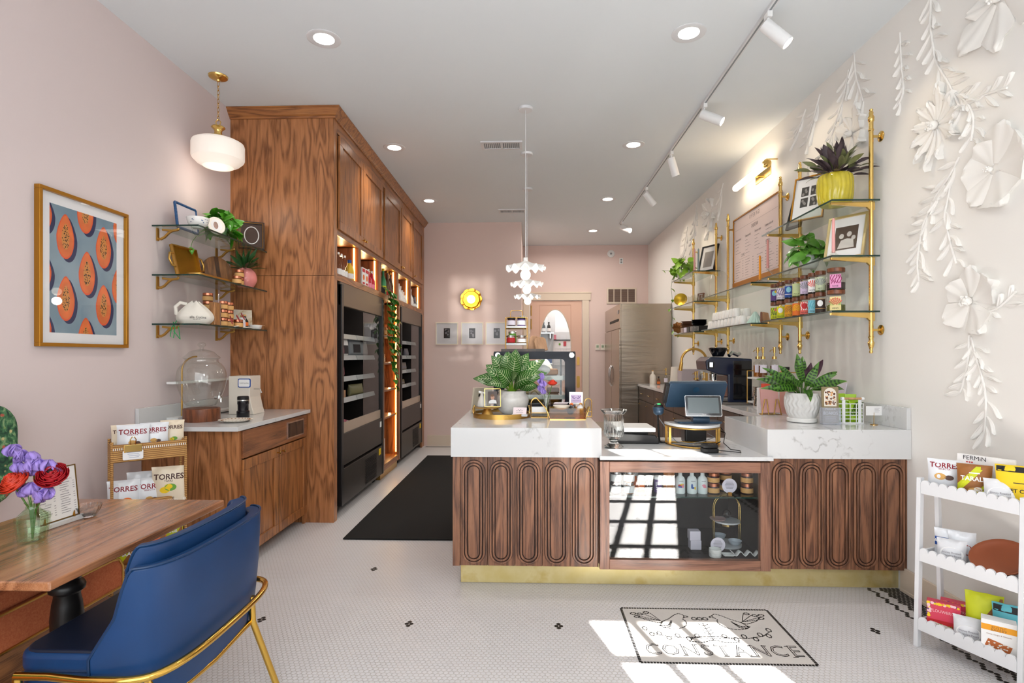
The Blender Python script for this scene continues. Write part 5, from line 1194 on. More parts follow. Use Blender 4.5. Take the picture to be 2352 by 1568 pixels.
b = MB(); b.T = Md; b.box(-.1,.1,-.0085,-.0075,-.05,.055); b.T = None; b.build('glass', SCREEN, d_)
b = MB(); b.T = Md; b.text('Clover', .011, lambda u, v: (u, -.009, -.0585+v)); b.T = None; b.build('lettering', PAPER, d_)
t = thing('card_reader', 'small black card reader lying on the low counter', 'card reader', (1.148, 3.5, LT+.001))
b = MB(); b.prism(rrect(.1, .1, .03), 0, .026); b.build('body', BLACKM, t, bevel=.006, seg=3); b = MB(); b.prism(rrect(.094, .094, .028), .029, .05); b.build('upper', BLACKM, t, bevel=.008, seg=3)
b = MB()
for q in range(3): b.cbox((-.012+q*.012, -.02, .0505), (.004,.002,.001))
b.build('lights', GREY, t)
tag(MB().prism([(-.14,.06),(-.03,-.06),(.11,-.08),(.05,.07)], 0, .0006).build('leaflet', GREY, loc=(1.13, 3.47, LT)), 'grey printed leaflet under the card reader', 'leaflet')
tag(MB().tube([(1.2,3.5,LT+.012),(1.29,3.49,LT+.005),(1.33,3.46,LT+.005),(1.35,3.52,LT+.005),(1.31,3.58,LT+.005),(1.30,3.68,LT+.03),(1.325,3.72,LT+.09),(1.32,3.8,LT+.12)], .0028, 6).build('reader_cable', BLACKM, smooth=60), 'thin black cable from the card reader up to the till', 'cable')
tag(MB().tube([(.90,3.9,LT+.2),(.95,3.89,LT+.13),(.99,3.87,LT+.06),(1.02,3.8,LT+.02),(1.1,3.75,LT+.012),(1.2,3.76,LT+.03),(1.28,3.8,LT+.05),(1.25,3.86,LT+.07)], .003, 6).build('scanner_cable', GREY, smooth=60), 'grey cable curling beneath the marble riser', 'cable')
tag(MB().tube([(.88,3.87,LT+.02),(.93,3.83,LT+.01),(1.0,3.75,LT+.006),(1.1,3.68,LT+.006),(1.25,3.72,LT+.006),(1.3,3.74,LT+.03)], .0035, 6).build('scale_cable', BLACKM, smooth=60), 'black cable from the scale across to the riser', 'cable')
tag(MB().box(1.1,1.25,3.87,3.98,LT,LT+.1).build('receipt_printer', BLACK, bevel=.01, seg=3), 'black receipt printer behind the marble riser', 'printer')
# ---------------------------------------------------------------- ceiling fixtures
dl = thing('downlight', 'x', 'ceiling light', group='recessed downlights')
MB().lathe([(.066,-.002),(.1,-.007),(.112,-.003),(.112,0),(.066,0)], 36).build('trim_ring', WHITEPAINT, dl, smooth=40); MB().cyl((0,0,-.0035), .068, .002, 32).build('lens', DOWN, dl)
DLs = [(-1.39,3.65,'recessed downlight in front of the oak cabinet wall, nearest the window'),(1.064,3.66,'recessed downlight beside the nearest track spot'),(-1.39,5.58,'recessed downlight second along the cabinet crown'),(1.063,5.58,'recessed downlight above the till, second beside the track'),(-1.385,7.51,'recessed downlight farthest along the cabinet crown'),(1.08,7.505,'recessed downlight third beside the track'),(1.1,9.4,'recessed downlight deepest in the room, near the far pink wall')]
for i, (x, y, lb) in enumerate(DLs):
    if i: dup(dl, (x, y, H), 0, lb)
    else: dl.location = (x, y, H); dl['label'] = lb
    light('downlight_beam', 'SPOT', (x, y, H-.02), 56, (1,.94,.86), spot_size=R(125), spot_blend=.8, shadow_soft_size=.07)
for i, (x0, x1, y0, y1) in enumerate(((-.487,-.068,5.44,5.65),(-.45,-.05,7.97,8.17))):
    t = thing('ceiling_vent', ('white ceiling air grille left of the first pendant canopies', 'white ceiling air grille farther back near the blush wall')[i], 'vent', ((x0+x1)/2, (y0+y1)/2, H), world=True)
    b = MB(); b.box(x0,x1,y0,y0+.03,H-.012,H); b.box(x0,x1,y1-.03,y1,H-.012,H); b.box(x0,x0+.03,y0+.03,y1-.03,H-.012,H); b.box(x1-.03,x1,y0+.03,y1-.03,H-.012,H); b.box((x0+x1)/2-.01,(x0+x1)/2+.01,y0+.03,y1-.03,H-.012,H); b.build('frame', WHITEPAINT, t)
    MB().box(x0+.03,x1-.03,y0+.03,y1-.03,H-.003,H).build('backing', GREY, t)
    b = MB()
    for k in range(18): b.cbox((x0+.045+k*(x1-x0-.09)/17, (y0+y1)/2, H-.007), (.003,y1-y0-.06,.009), (0,R(35),0))
    b.build('louvers', WHITEPAINT, t)
# ruffled pendants
pn = thing('ruffled_pendant', 'x', 'pendant light', (-.02, 4.725, H), group='ruffled pendants over the counter')
MB().lathe([(.06,-.022),(.062,-.015),(.062,0)], 28).build('canopy', WHITEPAINT, pn, smooth=40)
b = MB()
b.tube([(0,0,-.02),(0,0,-1.3)], .0028, 6); b.build('cord', WHITEPAINT, pn)
rf = lambda a, z: 1+.0*z
def shade_fn(u, v):
    a = 2*PI*u; r = .014+.156*v**1.35 if v > .3 else .014+.03*v; rr = .02+.15*max(0, (v-.25)/.75)**1.1
    ruf = max(0, (v-.3)/.7)**1.6
    r = (.018+.012*v if v < .25 else .021+.149*((v-.25)/.75)**1.0)*(1+.05*ruf*sin(11*a+1))
    z = -1.3-.105*v**.9+ruf*.02*sin(11*a)+(.012*ruf)
    return Vector((r*cos(a), r*sin(a), z))
b = MB(); b.grid(shade_fn, 132, 20); b.build('shade', mat('porcelain', '#f1efec', .35, sss=.0), pn, smooth=70, solid=.003)
MB().cyl((0,0,-1.42), .02, .05, 16).build('socket', WHITEPAINT, pn, smooth=40); MB().ball((0,0,-1.447), .044, 24).build('bulb', BULB, pn, smooth=60)
PN = [(-.03,4.725,'ruffled white pendant with lit globe, nearest the window'),(-.023,5.78,'middle ruffled white pendant with lit globe'),(-.017,7.0,'ruffled white pendant with lit globe, farthest into the room')]
for i, (x, y, lb) in enumerate(PN):
    if i: dup(pn, (x, y, H), i*.4, lb)
    else: pn.location = (x, y, H); pn['label'] = lb
    light('pendant_glow', 'POINT', (x, y, 2.05), 5, (1,.93,.85), shadow_soft_size=.045)
# schoolhouse pendant
t = thing('schoolhouse_pendant', 'brass chain pendant with a fluted white glass drum beside the oak cabinet', 'pendant light', (-2.39, 4.115, H))
MB().lathe([(.0,-.042),(.012,-.04),(.016,-.03),(.05,-.022),(.066,-.012),(.068,-.004),(.07,0)], 36).build('canopy', BRASS, t, smooth=40)
b = MB()
for k in range(9):
    z = -.06-k*.033; c_ = [(.008*cos(a*PI/6), 0, z+.02*sin(a*PI/6)) for a in range(12)]
    if k % 2: c_ = [(y, x, z_) for x, y, z_ in c_]
    b.tube(c_, .0022, 5, True)
b.build('chain', GOLDWIRE, t, smooth=60)
b = MB(); b.tube([(0,0,-.33),(.02,0,-.35),(.008,0,-.39)], .004, 6); b.tube([(0,0,-.33),(-.02,0,-.35),(-.008,0,-.39)], .004, 6); b.build('loop', BRASS, t, smooth=50)
MB().lathe([(.0,-.385),(.045,-.388),(.05,-.396),(.03,-.415),(.026,-.43),(.03,-.455),(.04,-.462),(.078,-.47),(.085,-.48),(.09,-.495)], 36).build('fitter', BRASS, t, smooth=40)
b = MB(); b.lathe([(.088,-.492),(.15,-.5),(.178,-.515),(.183,-.53),(.183,-.63),(.176,-.645)], 120, fn=lambda a, z: 1+(.012*abs(sin(24*a)) if z < -.51 else 0)); b.lathe([(.176,-.645),(.15,-.672),(.11,-.692),(.108,-.697),(.06,-.712),(0,-.717)], 60); b.build('shade', OPAL, t, smooth=45)
light('schoolhouse_glow', 'POINT', (-2.39, 4.115, H-.82), 2.2, (1,.88,.76), shadow_soft_size=.15)
# track with five spots
TX = 1.486
t = thing('ceiling_track', 'long white lighting track along the ceiling with five spots', 'track', (TX, 5, H), world=True)
MB().box(TX-.018,TX+.018,1.2,8.9,H-.02,H).build('rail', WHITEPAINT, t); MB().box(TX-.006,TX+.006,1.2,8.9,H-.0215,H-.02).build('slot', GREY, t)
def spot(y, target, label, e):
    t = thing('track_spot', label, 'spotlight', (TX, y, H-.02), 0, 'spots on the ceiling track')
    MB().box(-.016,.016,-.03,.03,-.035,0).build('adapter', WHITEMETAL, t, bevel=.003); MB().cyl((0,0,-.085), .009, .05, 10).build('stem', WHITEMETAL, t, smooth=40)
    d = (Vector(target)-Vector((TX, y, H-.1))).normalized(); q = d.to_track_quat('Z', 'Y').to_matrix().to_4x4(); q.translation = Vector((0,0,-.09))
    MB().lathe([(.012,-.03),(.038,-.028),(.04,-.024),(.04,.165),(.036,.165),(.034,.15)], 28, (0,0,0), q).build('head', WHITEMETAL, t, smooth=40)
    MB().lathe([(.0,.15),(.034,.15)], 24, (0,0,0), q).build('lens', SPOTL, t)
    o = light('spot_beam', 'SPOT', Vector((TX, y, H-.11))+d*.19, e, (1,.83,.6), spot_size=R(62), spot_blend=.6, shadow_soft_size=.03); aim(o, target)
spot(3.43, (2.31,3.1,2.5), 'white track spot nearest the window, aimed at the plaster flowers', 9)
spot(4.66, (2.31,4.25,2.95), 'second white track spot with a bright lens, aimed at the near shelves', 12)
spot(5.73, (2.05,6.1,2.0), 'third white track spot, hanging almost straight down', 10)
spot(6.94, (2.31,7.2,2.55), 'fourth white track spot, aimed at the far shelves', 16)
spot(8.7, (2.31,7.9,2.9), 'last white track spot with a bright lens, at the end of the rail', 12)

# ---------------------------------------------------------------- kitchen run along the right wall
T = thing('kitchen_cabinet', 'dark oak base cabinets with brass pulls under the long wall worktop', 'cabinet', (2.0, 6.5, 0), world=True)
MB().box(1.79, 2.309, 4.1, 8.84, .1, .964).build('carcass', DARKCAB, T); MB().box(1.85, 2.309, 4.1, 8.84, 0, .1).build('toe_kick', BLACKM, T)
for i in range(9):
    y0, y1 = 4.12+i*.524, 4.12+i*.524+.515
    for z0, z1 in ((.76,.955),(.12,.75)):
        d = MB().box(1.77, 1.789, y0, y1, z0, z1).build('drawer' if z0 > .5 else 'door', DARKCAB, T, bevel=.003)
        b = MB(); z = (z0+z1)/2 if z0 > .5 else z1-.06; yc = (y0+y1)/2 if z0 > .5 else y1-.08; hw = .05 if z0 > .5 else .02
        b.tube([(1.752,yc-hw,z),(1.752,yc+hw,z)], .005, 8); b.tube([(1.77,yc-hw*.6,z),(1.752,yc-hw*.6,z)], .004, 6); b.tube([(1.77,yc+hw*.6,z),(1.752,yc+hw*.6,z)], .004, 6); b.build('pull', BRASS, d, smooth=50)
T = thing('refrigerator', 'tall stainless steel kitchen refrigerator at the end of the right wall', 'refrigerator', (1.88, 9.7, 0), world=True)
MB().box(1.49, 2.305, 8.86, 10.55, .12, 2.295).build('body', STEEL, T, bevel=.004)
MB().box(1.47, 1.49, 8.86, 10.55, 1.9, 2.3).build('top_panel', STEEL, T, bevel=.003)
for y0, y1, hy in ((8.87,9.68,9.62),(9.70,10.54,9.76)):
    d = MB().box(1.46, 1.49, y0, y1, .13, 1.885).build('door', STEEL, T, bevel=.004)
    b = MB(); b.tube([(1.46,hy,.92),(1.43,hy,.98),(1.42,hy,1.1),(1.43,hy,1.22),(1.46,hy,1.28)], .012, 8); b.build('handle', CHROME, d, smooth=60)
MB().box(1.462, 1.47, 9.0, 9.9, 2.02, 2.06).build('louver_slot', BLACKM, T); MB().box(1.464, 1.47, 8.95, 9.1, 2.14, 2.2).build('thermostat', BLACKGLOSS, T)
MB().box(1.505,2.3,8.855,8.86,.13,.16).build('edge_trim', BLACKM, T)
for x in (1.54,2.25):
    for y in (8.92,10.48): MB().cyl((x,y,0), .025, .12, 12).build('leg', BLACKM, T, smooth=40)
# espresso machine
t = thing('espresso_machine', 'navy espresso machine with bean hopper and small lit screen on the wall worktop', 'coffee machine', (1.93, 5.42, 1.0025))
b = MB(); b.prism([(-.03,0),(.2,0),(.2,.42),(-.19,.44),(-.24,.4),(-.23,.31),(-.12,.27),(-.03,.26)], -.16, .16, XZ(0)); b.build('body', mat('navy_enamel', '#141f38', .2, coat=.4), t, bevel=.012, seg=3)
MB().box(-.22,.0,-.15,.15,0,.05).build('drip_tray', CHROME, t, bevel=.004); MB().box(.02,.19,-.164,-.16,.03,.4).build('side_panel', BLACKGLOSS, t)
b = MB(); b.cbox((-.19,-.163,.36), (.06,.004,.06)); b.build('panel', BLACK, t); MB().box(-.205,-.175,-.166,-.164,.34,.385).build('screen', glow('lcd_white', '#dfe8f0', 1.2), t)
b = MB(); b.lathe([(.05,0),(.085,.07),(.088,.085),(.07,.09)], 24, (-.08,-.03,.44)); b.build('hopper', BLACKGLOSS, t, smooth=40); b = MB(); b.tube([(.02,-.05,.45),(.06,-.02,.48),(.12,0,.455),(.15,.02,.47)], .018, 8); b.build('portafilter', CHROME, t, smooth=50)
b = MB(); b.cyl((-.12,0,.21), .035, .06, 20); b.build('group_head', CHROME, t, smooth=40); b = MB(); b.tube([(-.13,-.1,.26),(-.15,-.11,.24),(-.155,-.11,.15),(-.17,-.115,.06)], .007, 8); b.build('steam_wand', CHROME, t, smooth=50)
MB().box(-.11,.03,-.05,.1,.052,.2).build('copper_box', mat('rose_copper', '#c58b70', .3, .6), t, bevel=.004)
b = MB(); b.tube([(.19,-.1,.06),(.24,-.25,.02),(.3,-.3,.03),(.33,-.34,.12),(.35,-.34,.17),(.352,-.38,.2)], .006, 6)
b.build('power_cord', BLACKM, t, smooth=50)
tag(MB().box(1.78,2.2,4.98,5.2,1.0025,1.012).build('bar_mat', mat('bar_mat_grey', '#5d5854', .8)), 'grey rubber bar mat in front of the espresso machine', 'mat')
t = thing('wall_outlet', 'white wall outlet with a black plug beside the pump bottles', 'outlet', (2.309, 5.05, 1.2)); MB().box(-.008,0,-.04,.04,-.06,.06).build('plate', WHITEP, t, bevel=.002); MB().cbox((-.025,.0,.0), (.03,.03,.025)).build('plug', BLACKM, t, bevel=.004)
# faucet
t = thing('kitchen_faucet', 'tall brushed brass gooseneck faucet at the kitchen sink', 'faucet', (2.13, 6.6, 1.0025))
b = MB(); b.cyl((0,0,0), .028, .06, 20); b.tube([(0,0,.05),(0,0,.38)]+[(p.x-.15,0,p.z) for p in arc((0,0,.38), .15, 0, 165, 16)]+[(-.305,0,.33)], .015, 12); b.build('spout', BRASSR, t, smooth=60)
b = MB(); b.tube([(-.298,0,.37),(-.312,0,.27)], [.02,.024], 14); b.build('spray_head', BRASSR, t, smooth=50); b = MB(); b.tube([(0,-.02,.06),(.0,-.07,.09)], .008, 8); b.build('lever', BRASSR, t, smooth=50)
bt = lambda s_: [(.036*s_,0),(.038*s_,.008*s_),(.038*s_,.1*s_),(.03*s_,.12*s_),(.014*s_,.135*s_),(.013*s_,.165*s_)]
bottle('ceramic_bottle', 'beige stoneware bottle beside the steel fridge', (1.94,8.6,1.0025), bt(1.25), CREAM, TAN, .2, .015, .02, None, None)
bottle('spice_bottle', 'small amber bottle between beige bottle and glass pump', (2.02,8.55,1.0025), bt(.65), AMBER, BLACKM, .105, .012, .02, (.0255,.01,.05), ORANGE)
def pump(loc, h, m, label, lab=True, liquid=None):
    t = thing('pump_bottle', label, 'pump bottle', loc)
    MB().lathe([(.034,0),(.037,.006),(.037,h*.72),(.03,h*.85),(.014,h*.92),(.014,h)], 20).build('body', m, t, smooth=50)
    if liquid: MB().lathe([(0,.004),(.034,.005),(.034,h*.62),(0,h*.62)], 20).build('syrup', liquid, t, smooth=50)
    b = MB(); b.cyl((0,0,h-.005), .019, .022, 14); b.cyl((0,0,h+.015), .006, .075, 10); b.cyl((0,0,h+.05), .01, .045, 10); b.cyl((0,0,h+.09), .014, .008, 12); b.tube([(0,0,h+.075),(-.03,-.01,h+.075),(-.045,-.014,h+.06)], .0035, 6); b.build('pump', BRASS, t, smooth=40)
    if lab: b = MB(); b.T = lambda v: Vector((.0376*sin(v.x/.0376), -.0376*cos(v.x/.0376), v.y)); b.grid(lambda u, v: (-.04+.06*u, h*.25+h*.42*v, 0), 6, 1); b.T = None; b.build('label', PAPERL, t)
    return t
pump((2.12,8.5,1.0025), .16, JARGLASS, 'clear pump bottle with white label near the fridge', True)
for i, (x, y) in enumerate(((2.1,6.95),(2.17,7.1),(2.2,6.92))): pump((x, y, 1.0025), .15, (JARGLASS, AMBER, JARGLASS)[i], ('clear pump bottle framed by the faucet arch', 'brown pump bottle behind the faucet arch', 'clear pump bottle nearest the wall behind the faucet')[i], True, None)
tag(MB().lathe([(.07,0),(.075,.01),(.055,.28),(.05,.29),(0,.29)], 24).build('paper_cups', CREAM, loc=(2.1,7.9,1.0025), smooth=40), 'tall cream canister between pump bottle and lilac box', 'canister')
tag(MB().box(-.12,.12,-.1,.1,0,.27).build('towel_dispenser', mat('lilac_grey_box', '#b5a9ad', .5), loc=(2.16,7.45,1.0025), bevel=.006), 'lilac grey box by the sink wall', 'box')
# coffee shelf with syrups
t = thing('countertop_shelf', 'two tier white shelf with brass wire legs holding syrups', 'shelf', (2.14, 4.82, 1.0025))
for z in (.02,.238): MB().box(-.13,.12,-.3,.26,z,z+.016).build('tier', WHITEP, t, bevel=.003)
b = MB()
for y in (-.3,.26):
    for x in (-.13,.12): b.tube([(x,y,0),(x,y,.31)], .005, 6)
    b.tube([(-.13,y,.31),(.12,y,.31)], .005, 6)
b.build('wire_frame', BRASSR, t, smooth=50)
for i, (x, y, m, lq, nm) in enumerate(((2.08,5.02,JARGLASS,HONEY,'clear pump bottle of pale syrup, farthest on the white shelf'),(2.06,4.86,JARGLASS,AMBER,'dark syrup pump bottle, second on the white shelf'),(2.15,4.84,JARGLASS,AMBER,'amber syrup pump bottle at the back of the white shelf'))): pump((x, y, 1.2575), .17, m, nm, True, lq)
jar('spice_jar', 'small clear jar with black lid on the white syrup shelf', (2.14,4.62,1.2575), .035, .08, TAN, BLACKM, .02, (.15,.5), PAPERL)
PIT = [(.045,0),(.05,.01),(.052,.05),(.042,.1),(.045,.115)]
for i, (x, y, z, s_, nm) in enumerate(((1.93,4.62,1.0025,1.0,'polished steel milk pitcher at the front of the syrup shelf'),(2.08,4.98,1.0405,1.15,'polished steel pitcher under the syrup shelf'),(2.1,4.78,1.0405,1.0,'polished steel cup under the syrup shelf beside the packets'))):
    t = thing('milk_pitcher', nm, 'pitcher', (x,y,z)); t.scale = (s_,)*3
    MB().lathe(PIT, 26).build('body', CHROME, t, smooth=60); b = MB(); b.tube([(.045,0,.1),(.08,0,.095),(.085,0,.05),(.05,0,.03)], .005, 8); b.build('handle', CHROME, t, smooth=50)
for i in range(4):
    tag(MB().box(-.06,.06,-.045,.045,0,.022).build('napkin_pack', PAPERL, loc=(2.06,4.58,1.0405+.0225*i), bevel=.004), 'flat white napkin pack in a pile under the syrup shelf', 'napkins', 'white napkin packs')
t = thing('wire_card_holder', 'copper wire zigzag holder with pink cards before the syrup shelf', 'card holder', (1.83,4.2,1.0025))
b = MB(); b.tube([(-.07,-.03,.003),(-.045,-.02,.12),(-.03,-.02,.12),(-.02,-.03,.005),(.02,-.03,.005),(.04,-.02,.12),(.055,-.02,.12),(.075,-.03,.003),(.06,.04,.003),(-.06,.04,.003)], .004, 8, True); b.build('wire', BRASSR, t, smooth=50)
b = MB(); b.cbox((0,.0,.11), (.13,.02,.19), (R(-12),0,0)); b.build('cards', mat('pink_card', '#dfa8a2', .6), t)
t = thing('folded_card', 'red and white folded card standing behind the striped planter', 'card', (1.87,4.3,1.0025)); b = MB(); b.m = 0; b.box(-.09,.08,0,.012,0,.2); b.m = 1; b.box(-.05,.09,.02,.03,0,.23); b.build('sheets', [PAPER, mat('coral_card', '#e4573f', .6)], t)
tag(MB().cbox((0,0,.13), (.006,.2,.24), (0,R(12),0)).build('leaning_sheet', PAPERL, loc=(2.24,4.05,1.006)), 'white card in a clear sleeve leaning on the splashback', 'card')
tag(MB().box(-.04,.04,-.1,.1,0,.22).build('pink_packet', mat('rose_packet', '#e2b3a6', .5), loc=(2.02,4.33,1.0025)), 'pink paper packet behind the striped planter', 'packet')
# planter with rattlesnake plant
t = thing('ribbed_planter', 'white planter with wavy relief and saucer on the corner worktop', 'pot', (1.855, 3.76, 1.0025))
MB().lathe([(.08,.0),(.093,.004),(.094,.026),(.09,.03)], 40).build('saucer', WHITE, t, smooth=40)
MB().lathe(cr([(.082,.03),(.094,.06),(.106,.11),(.108,.15),(.102,.185),(.1,.196),(.092,.196),(.094,.17)], 8)+[(0,.17)], 160, fn=lambda a, z: 1+(.026*sin(22*a+1.3*sin(z*110))*min(1, (z-.035)*40, (.188-z)*60) if .035 < z < .188 else 0)).build('body', mat('matte_white_glaze', '#dedcd9', .35, coat=.1), t, smooth=60)
MB().cyl((0,0,.165), .09, .01, 20).build('soil', SOIL, t)
t = thing('rattlesnake_plant', 'wavy leaved dark patterned plant in the white ribbed planter', 'plant', (1.855, 3.76, 1.18))
b = MB(); sb = MB(); ub = MB()
for k, (a, el, L, dr) in enumerate(((100,80,.2,.05),(60,62,.22,.1),(20,50,.24,.15),(10,30,.26,.2),(-5,14,.24,.5),(175,40,.22,.3),(160,25,.22,.35),(190,15,.18,.5),(200,30,.2,.4),(220,35,.18,.3),(-60,35,.16,.5),(-90,40,.16,.6),(-120,30,.17,.5),(-30,25,.2,.5),(140,55,.17,.2),(240,60,.17,.2),(-75,65,.14,.3),(-100,15,.15,.7),(-140,18,.16,.6),(0,20,.22,.6))):
    d = Vector((cos(R(a))*cos(R(el)), sin(R(a))*cos(R(el)), sin(R(el)))); base = d*.07+Vector((0,0,.02))
    tgt = ub if k in (2, 16) else b
    tgt.m = 0; leaf_mb(tgt, base, d, L, .06, dr, up=UPW, nu=6, nv=16, fold=.25, curl=.35)
    sb.tube([(d.x*.01,d.y*.01,-.02), tuple(base)], .003, 5)
    if tgt is b:
        d_ = d; s_ = d_.cross(Vector(UPW)).normalized(); nrm = s_.cross(d_); b.m = 1
        for q in range(7):
            for sg in (-1,1):
                v = .15+.105*q; ww = .03*sin(PI*(v*.96+.02))**.9*(1.05-.25*v); rx = ww*.42
                c = lambda x, vv: Vector(base)+d_*(L*vv)+s_*(x)+nrm*(.25*abs(x)-dr*L*vv*vv+.35*sin(vv*9)*abs(x)+.0015)
                b.poly([c(sg*(ww*.45+rx*cos(m*PI/4)), v+.03*sin(m*PI/4)+.03*(ww*.45+rx*cos(m*PI/4))/ww) for m in range(8)])
b.build('foliage', [mat('calathea_leaf', '#4f7d28', .35, coat=.1, var=.25, vscale=20), mat('calathea_patch', '#1d3a17', .35)], t, smooth=70, kind='stuff'); ub.build('purple_leaves', mat('calathea_under', '#3d1a2c', .5), t, smooth=70, kind='stuff'); sb.build('stems', STEM, t)
t = thing('brochure_holder', 'olive boards brochure in a clear stand on the corner worktop', 'brochure', (1.97, 3.62, 1.0025)); t.rotation_euler = (R(-3),0,R(-4))
MB().box(-.052,.052,-.004,.004,.006,.245).build('brochure', mat('olive_card', '#8e7d5c', .6), t)
b = MB(); mm = [CREAM, mat('food_print', '#6e3a22', .6, var=.5, vscale=90), PAPER, mat('food_light', '#d9a268', .6)]
b.m = 0; b.prism([(-.038,.118)]+[(.038,.118)]+[(p.x, p.z) for p in arc((0,0,.2), .038, 0, 180, 12)], .004, .0046, XZ(0))
rnd = random.Random(4)
for k in range(46):
    x, z, r = rnd.uniform(-.03,.03), rnd.uniform(.125,.215), rnd.uniform(.003,.008); b.m = (1,3,1)[k % 3]
    b.prism([(x+r*cos(a*PI/4), z+r*sin(a*PI/4)) for a in range(8)], .0046, .0048+.00002*k, XZ(0))
b.m = 2; b.text('Platters &', .016, lambda u, v: (u, -.0048, .1+v), bold=-.004); b.text('BOARDS', .03, lambda u, v: (u*.78, -.0048, .072+v))
for q in range(5): b.box(-.034,.034,-.0048,-.004,.05-q*.007,.051-q*.007)
b.build('print', mm, t)
b = MB(); b.box(-.056,.056,-.02,-.018,.0,.11); b.box(-.058,-.056,-.02,.02,0,.11); b.box(.056,.058,-.02,.02,0,.11); b.box(-.058,.058,-.02,.02,0,.004); b.build('clear_stand', mat('clear_acrylic', '#cfd6e6', .1, alpha=.28), t)
t = thing('wire_basket', 'white wire basket with a wooden handle full of green bags', 'basket', (2.125, 3.73, 1.0025))
b = MB()
for z in (.003,.03,.055,.075,.1,.13): b.tube([(-.085,-.06,z),(.085,-.06,z),(.085,.06,z),(-.085,.06,z)], .0028 if z > .01 else .005, 6, True)
for x in (-.085,-.04,.0,.04,.085):
    for y in (-.06,.06): b.tube([(x,y,.0),(x,y,.13)], .0028, 6)
b.build('wire', WHITEMETAL, t, smooth=40)
b = MB()
for x in (-.045,.06): b.box(x-.01,x+.01,-.066,-.062,.0,.16)
b.build('strap', WHITEMETAL, t)
b = MB(); b.lathe([(.0075,-.06),(.0075,.065)], 12, (.007,-.066,.165), Matrix.Rotation(R(90), 4, 'Y')); b.build('wood_handle', LIGHTW, t, smooth=40)
b = MB()
for x in (-.055,.075): b.lathe([(.011,-.008),(.011,.008)], 14, (x,-.066,.165), Matrix.Rotation(R(90), 4, 'Y'))
b.build('handle_end', WHITEMETAL, t, smooth=40)
for i, (x, y, h, rz) in enumerate(((-.04,.0,.19,.2),(.03,.01,.185,-.3),(.055,-.02,.15,.1))):
    t2 = pouch((2.125+x, 3.73+y, 1.007), R(-90)+rz, .09, h, .05, mat('lime_foil', '#9cc41e', .35, coat=.3, bump=.3, bscale=40), [], ('bright green bag at the left of the white wire basket', 'bright green bag in the middle of the white wire basket', 'bright green bag with dark stripes at the right of the wire basket')[i], 'bag')
    if i == 2:
        b = MB()
        for q in range(5): b.cbox((.024, -.03+q*.012, .09), (.002,.005,.1), (R(-25),0,0))
        b.build('stripes', LEAFD, t2)
t = thing('counter_sign', 'small white card on a thin gold stand at the worktop end', 'sign', (2.235, 3.6, 1.0025))
b = MB(); b.cyl((0,0,0), .022, .004, 20); b.tube([(0,0,0),(0,0,.08)], .002, 6); b.build('stand', GOLDWIRE, t, smooth=40)
MB().box(-.05,.05,-.001,.001,.062,.122).build('card', PAPER, t)
b = MB()
for q in range(4): b.box(.004,.036-.006*(q % 2),-.0018,-.001,.108-q*.008,.1095-q*.008)
b.build('print', INKG, t)
MK = mark()
# ---------------------------------------------------------------- brass pole shelves on the right wall
PX = 2.245
SZ = [2.472, 2.108, 1.745]
def pole(y, ztop, zbot=1.465, label='', shelves=(0,1,2)):
    t = thing('shelf_pole', label, 'shelf pole', (PX, y, 0), 0, 'brass shelf poles')
    b = MB(); b.lathe([(.0,zbot-.0),(.009,zbot+.003),(.012,zbot+.012),(.008,zbot+.022),(.016,zbot+.05),(.02,zbot+.07),(.014,zbot+.085),(.014,zbot+.1),(.0165,zbot+.104),(.0165,zbot+.112),(.0135,zbot+.115),(.0135,ztop-.15),(.0165,ztop-.147),(.0165,ztop-.139),(.0135,ztop-.136),(.0135,ztop-.09),(.018,ztop-.085),(.019,ztop-.06),(.012,ztop-.045),(.014,ztop-.03),(.009,ztop-.02),(.012,ztop-.01),(0,ztop)], 18); b.build('post', BRASS, t, smooth=40)
    for z in (zbot+.155, ztop-.185):
        b = MB(); b.tube([(.0,0,z),(XR-PX-.004,0,z)], .0085, 10); b.build('arm', BRASS, t, smooth=40)
        b = MB(); b.lathe([(.034,0),(.034,.004),(.026,.009),(.011,.013)], 22, (XR-PX-.0005,0,z), Matrix.Rotation(R(-90), 4, 'Y')); b.build('flange', BRASS, t, smooth=40)
    for k in shelves:
        z = SZ[k]-.0115
        b = MB(); b.prism([(-.262,z-.016),(-.262,z),(.02,z),(.02,z-.055),(-.01,z-.055),(-.03,z-.035)], -.0095, .0095, XZ(0)); b.build('bracket', BRASS, t, bevel=.002)
    return t
def glass_shelf(y0, y1, k, label, x0=1.975, x1=2.285):
    t = thing('glass_shelf', label, 'shelf', ((x0+x1)/2, (y0+y1)/2, SZ[k]), world=True, group='glass shelves on the right wall')
    MB().box(x0+.004, x1, y0+.004, y1-.004, SZ[k]-.011, SZ[k]).build('pane', GLASSG, t)
    b = MB(); b.box(x0, x0+.004, y0, y1, SZ[k]-.011, SZ[k]); b.box(x0+.004, x1, y0, y0+.004, SZ[k]-.011, SZ[k]); b.build('edge', GLASSEDGE, t, label='dark green polished edge')
for y, zt, lb, sh in ((3.58,3.075,'brass shelf pole nearest the window',(0,1,2)),(4.52,3.06,'brass shelf pole at the far end of the tea shelves',(0,1,2)),(4.87,3.055,'brass shelf pole at the near edge of the menu board',(1,2)),(6.15,3.055,'brass shelf pole at the far edge of the menu board',(1,2)),(6.54,3.05,'brass shelf pole behind the black frame, near end of the last shelves',(0,1,2)),(7.44,3.05,'brass shelf pole farthest from the window',(0,1,2))): pole(y, zt, label=lb, shelves=sh)
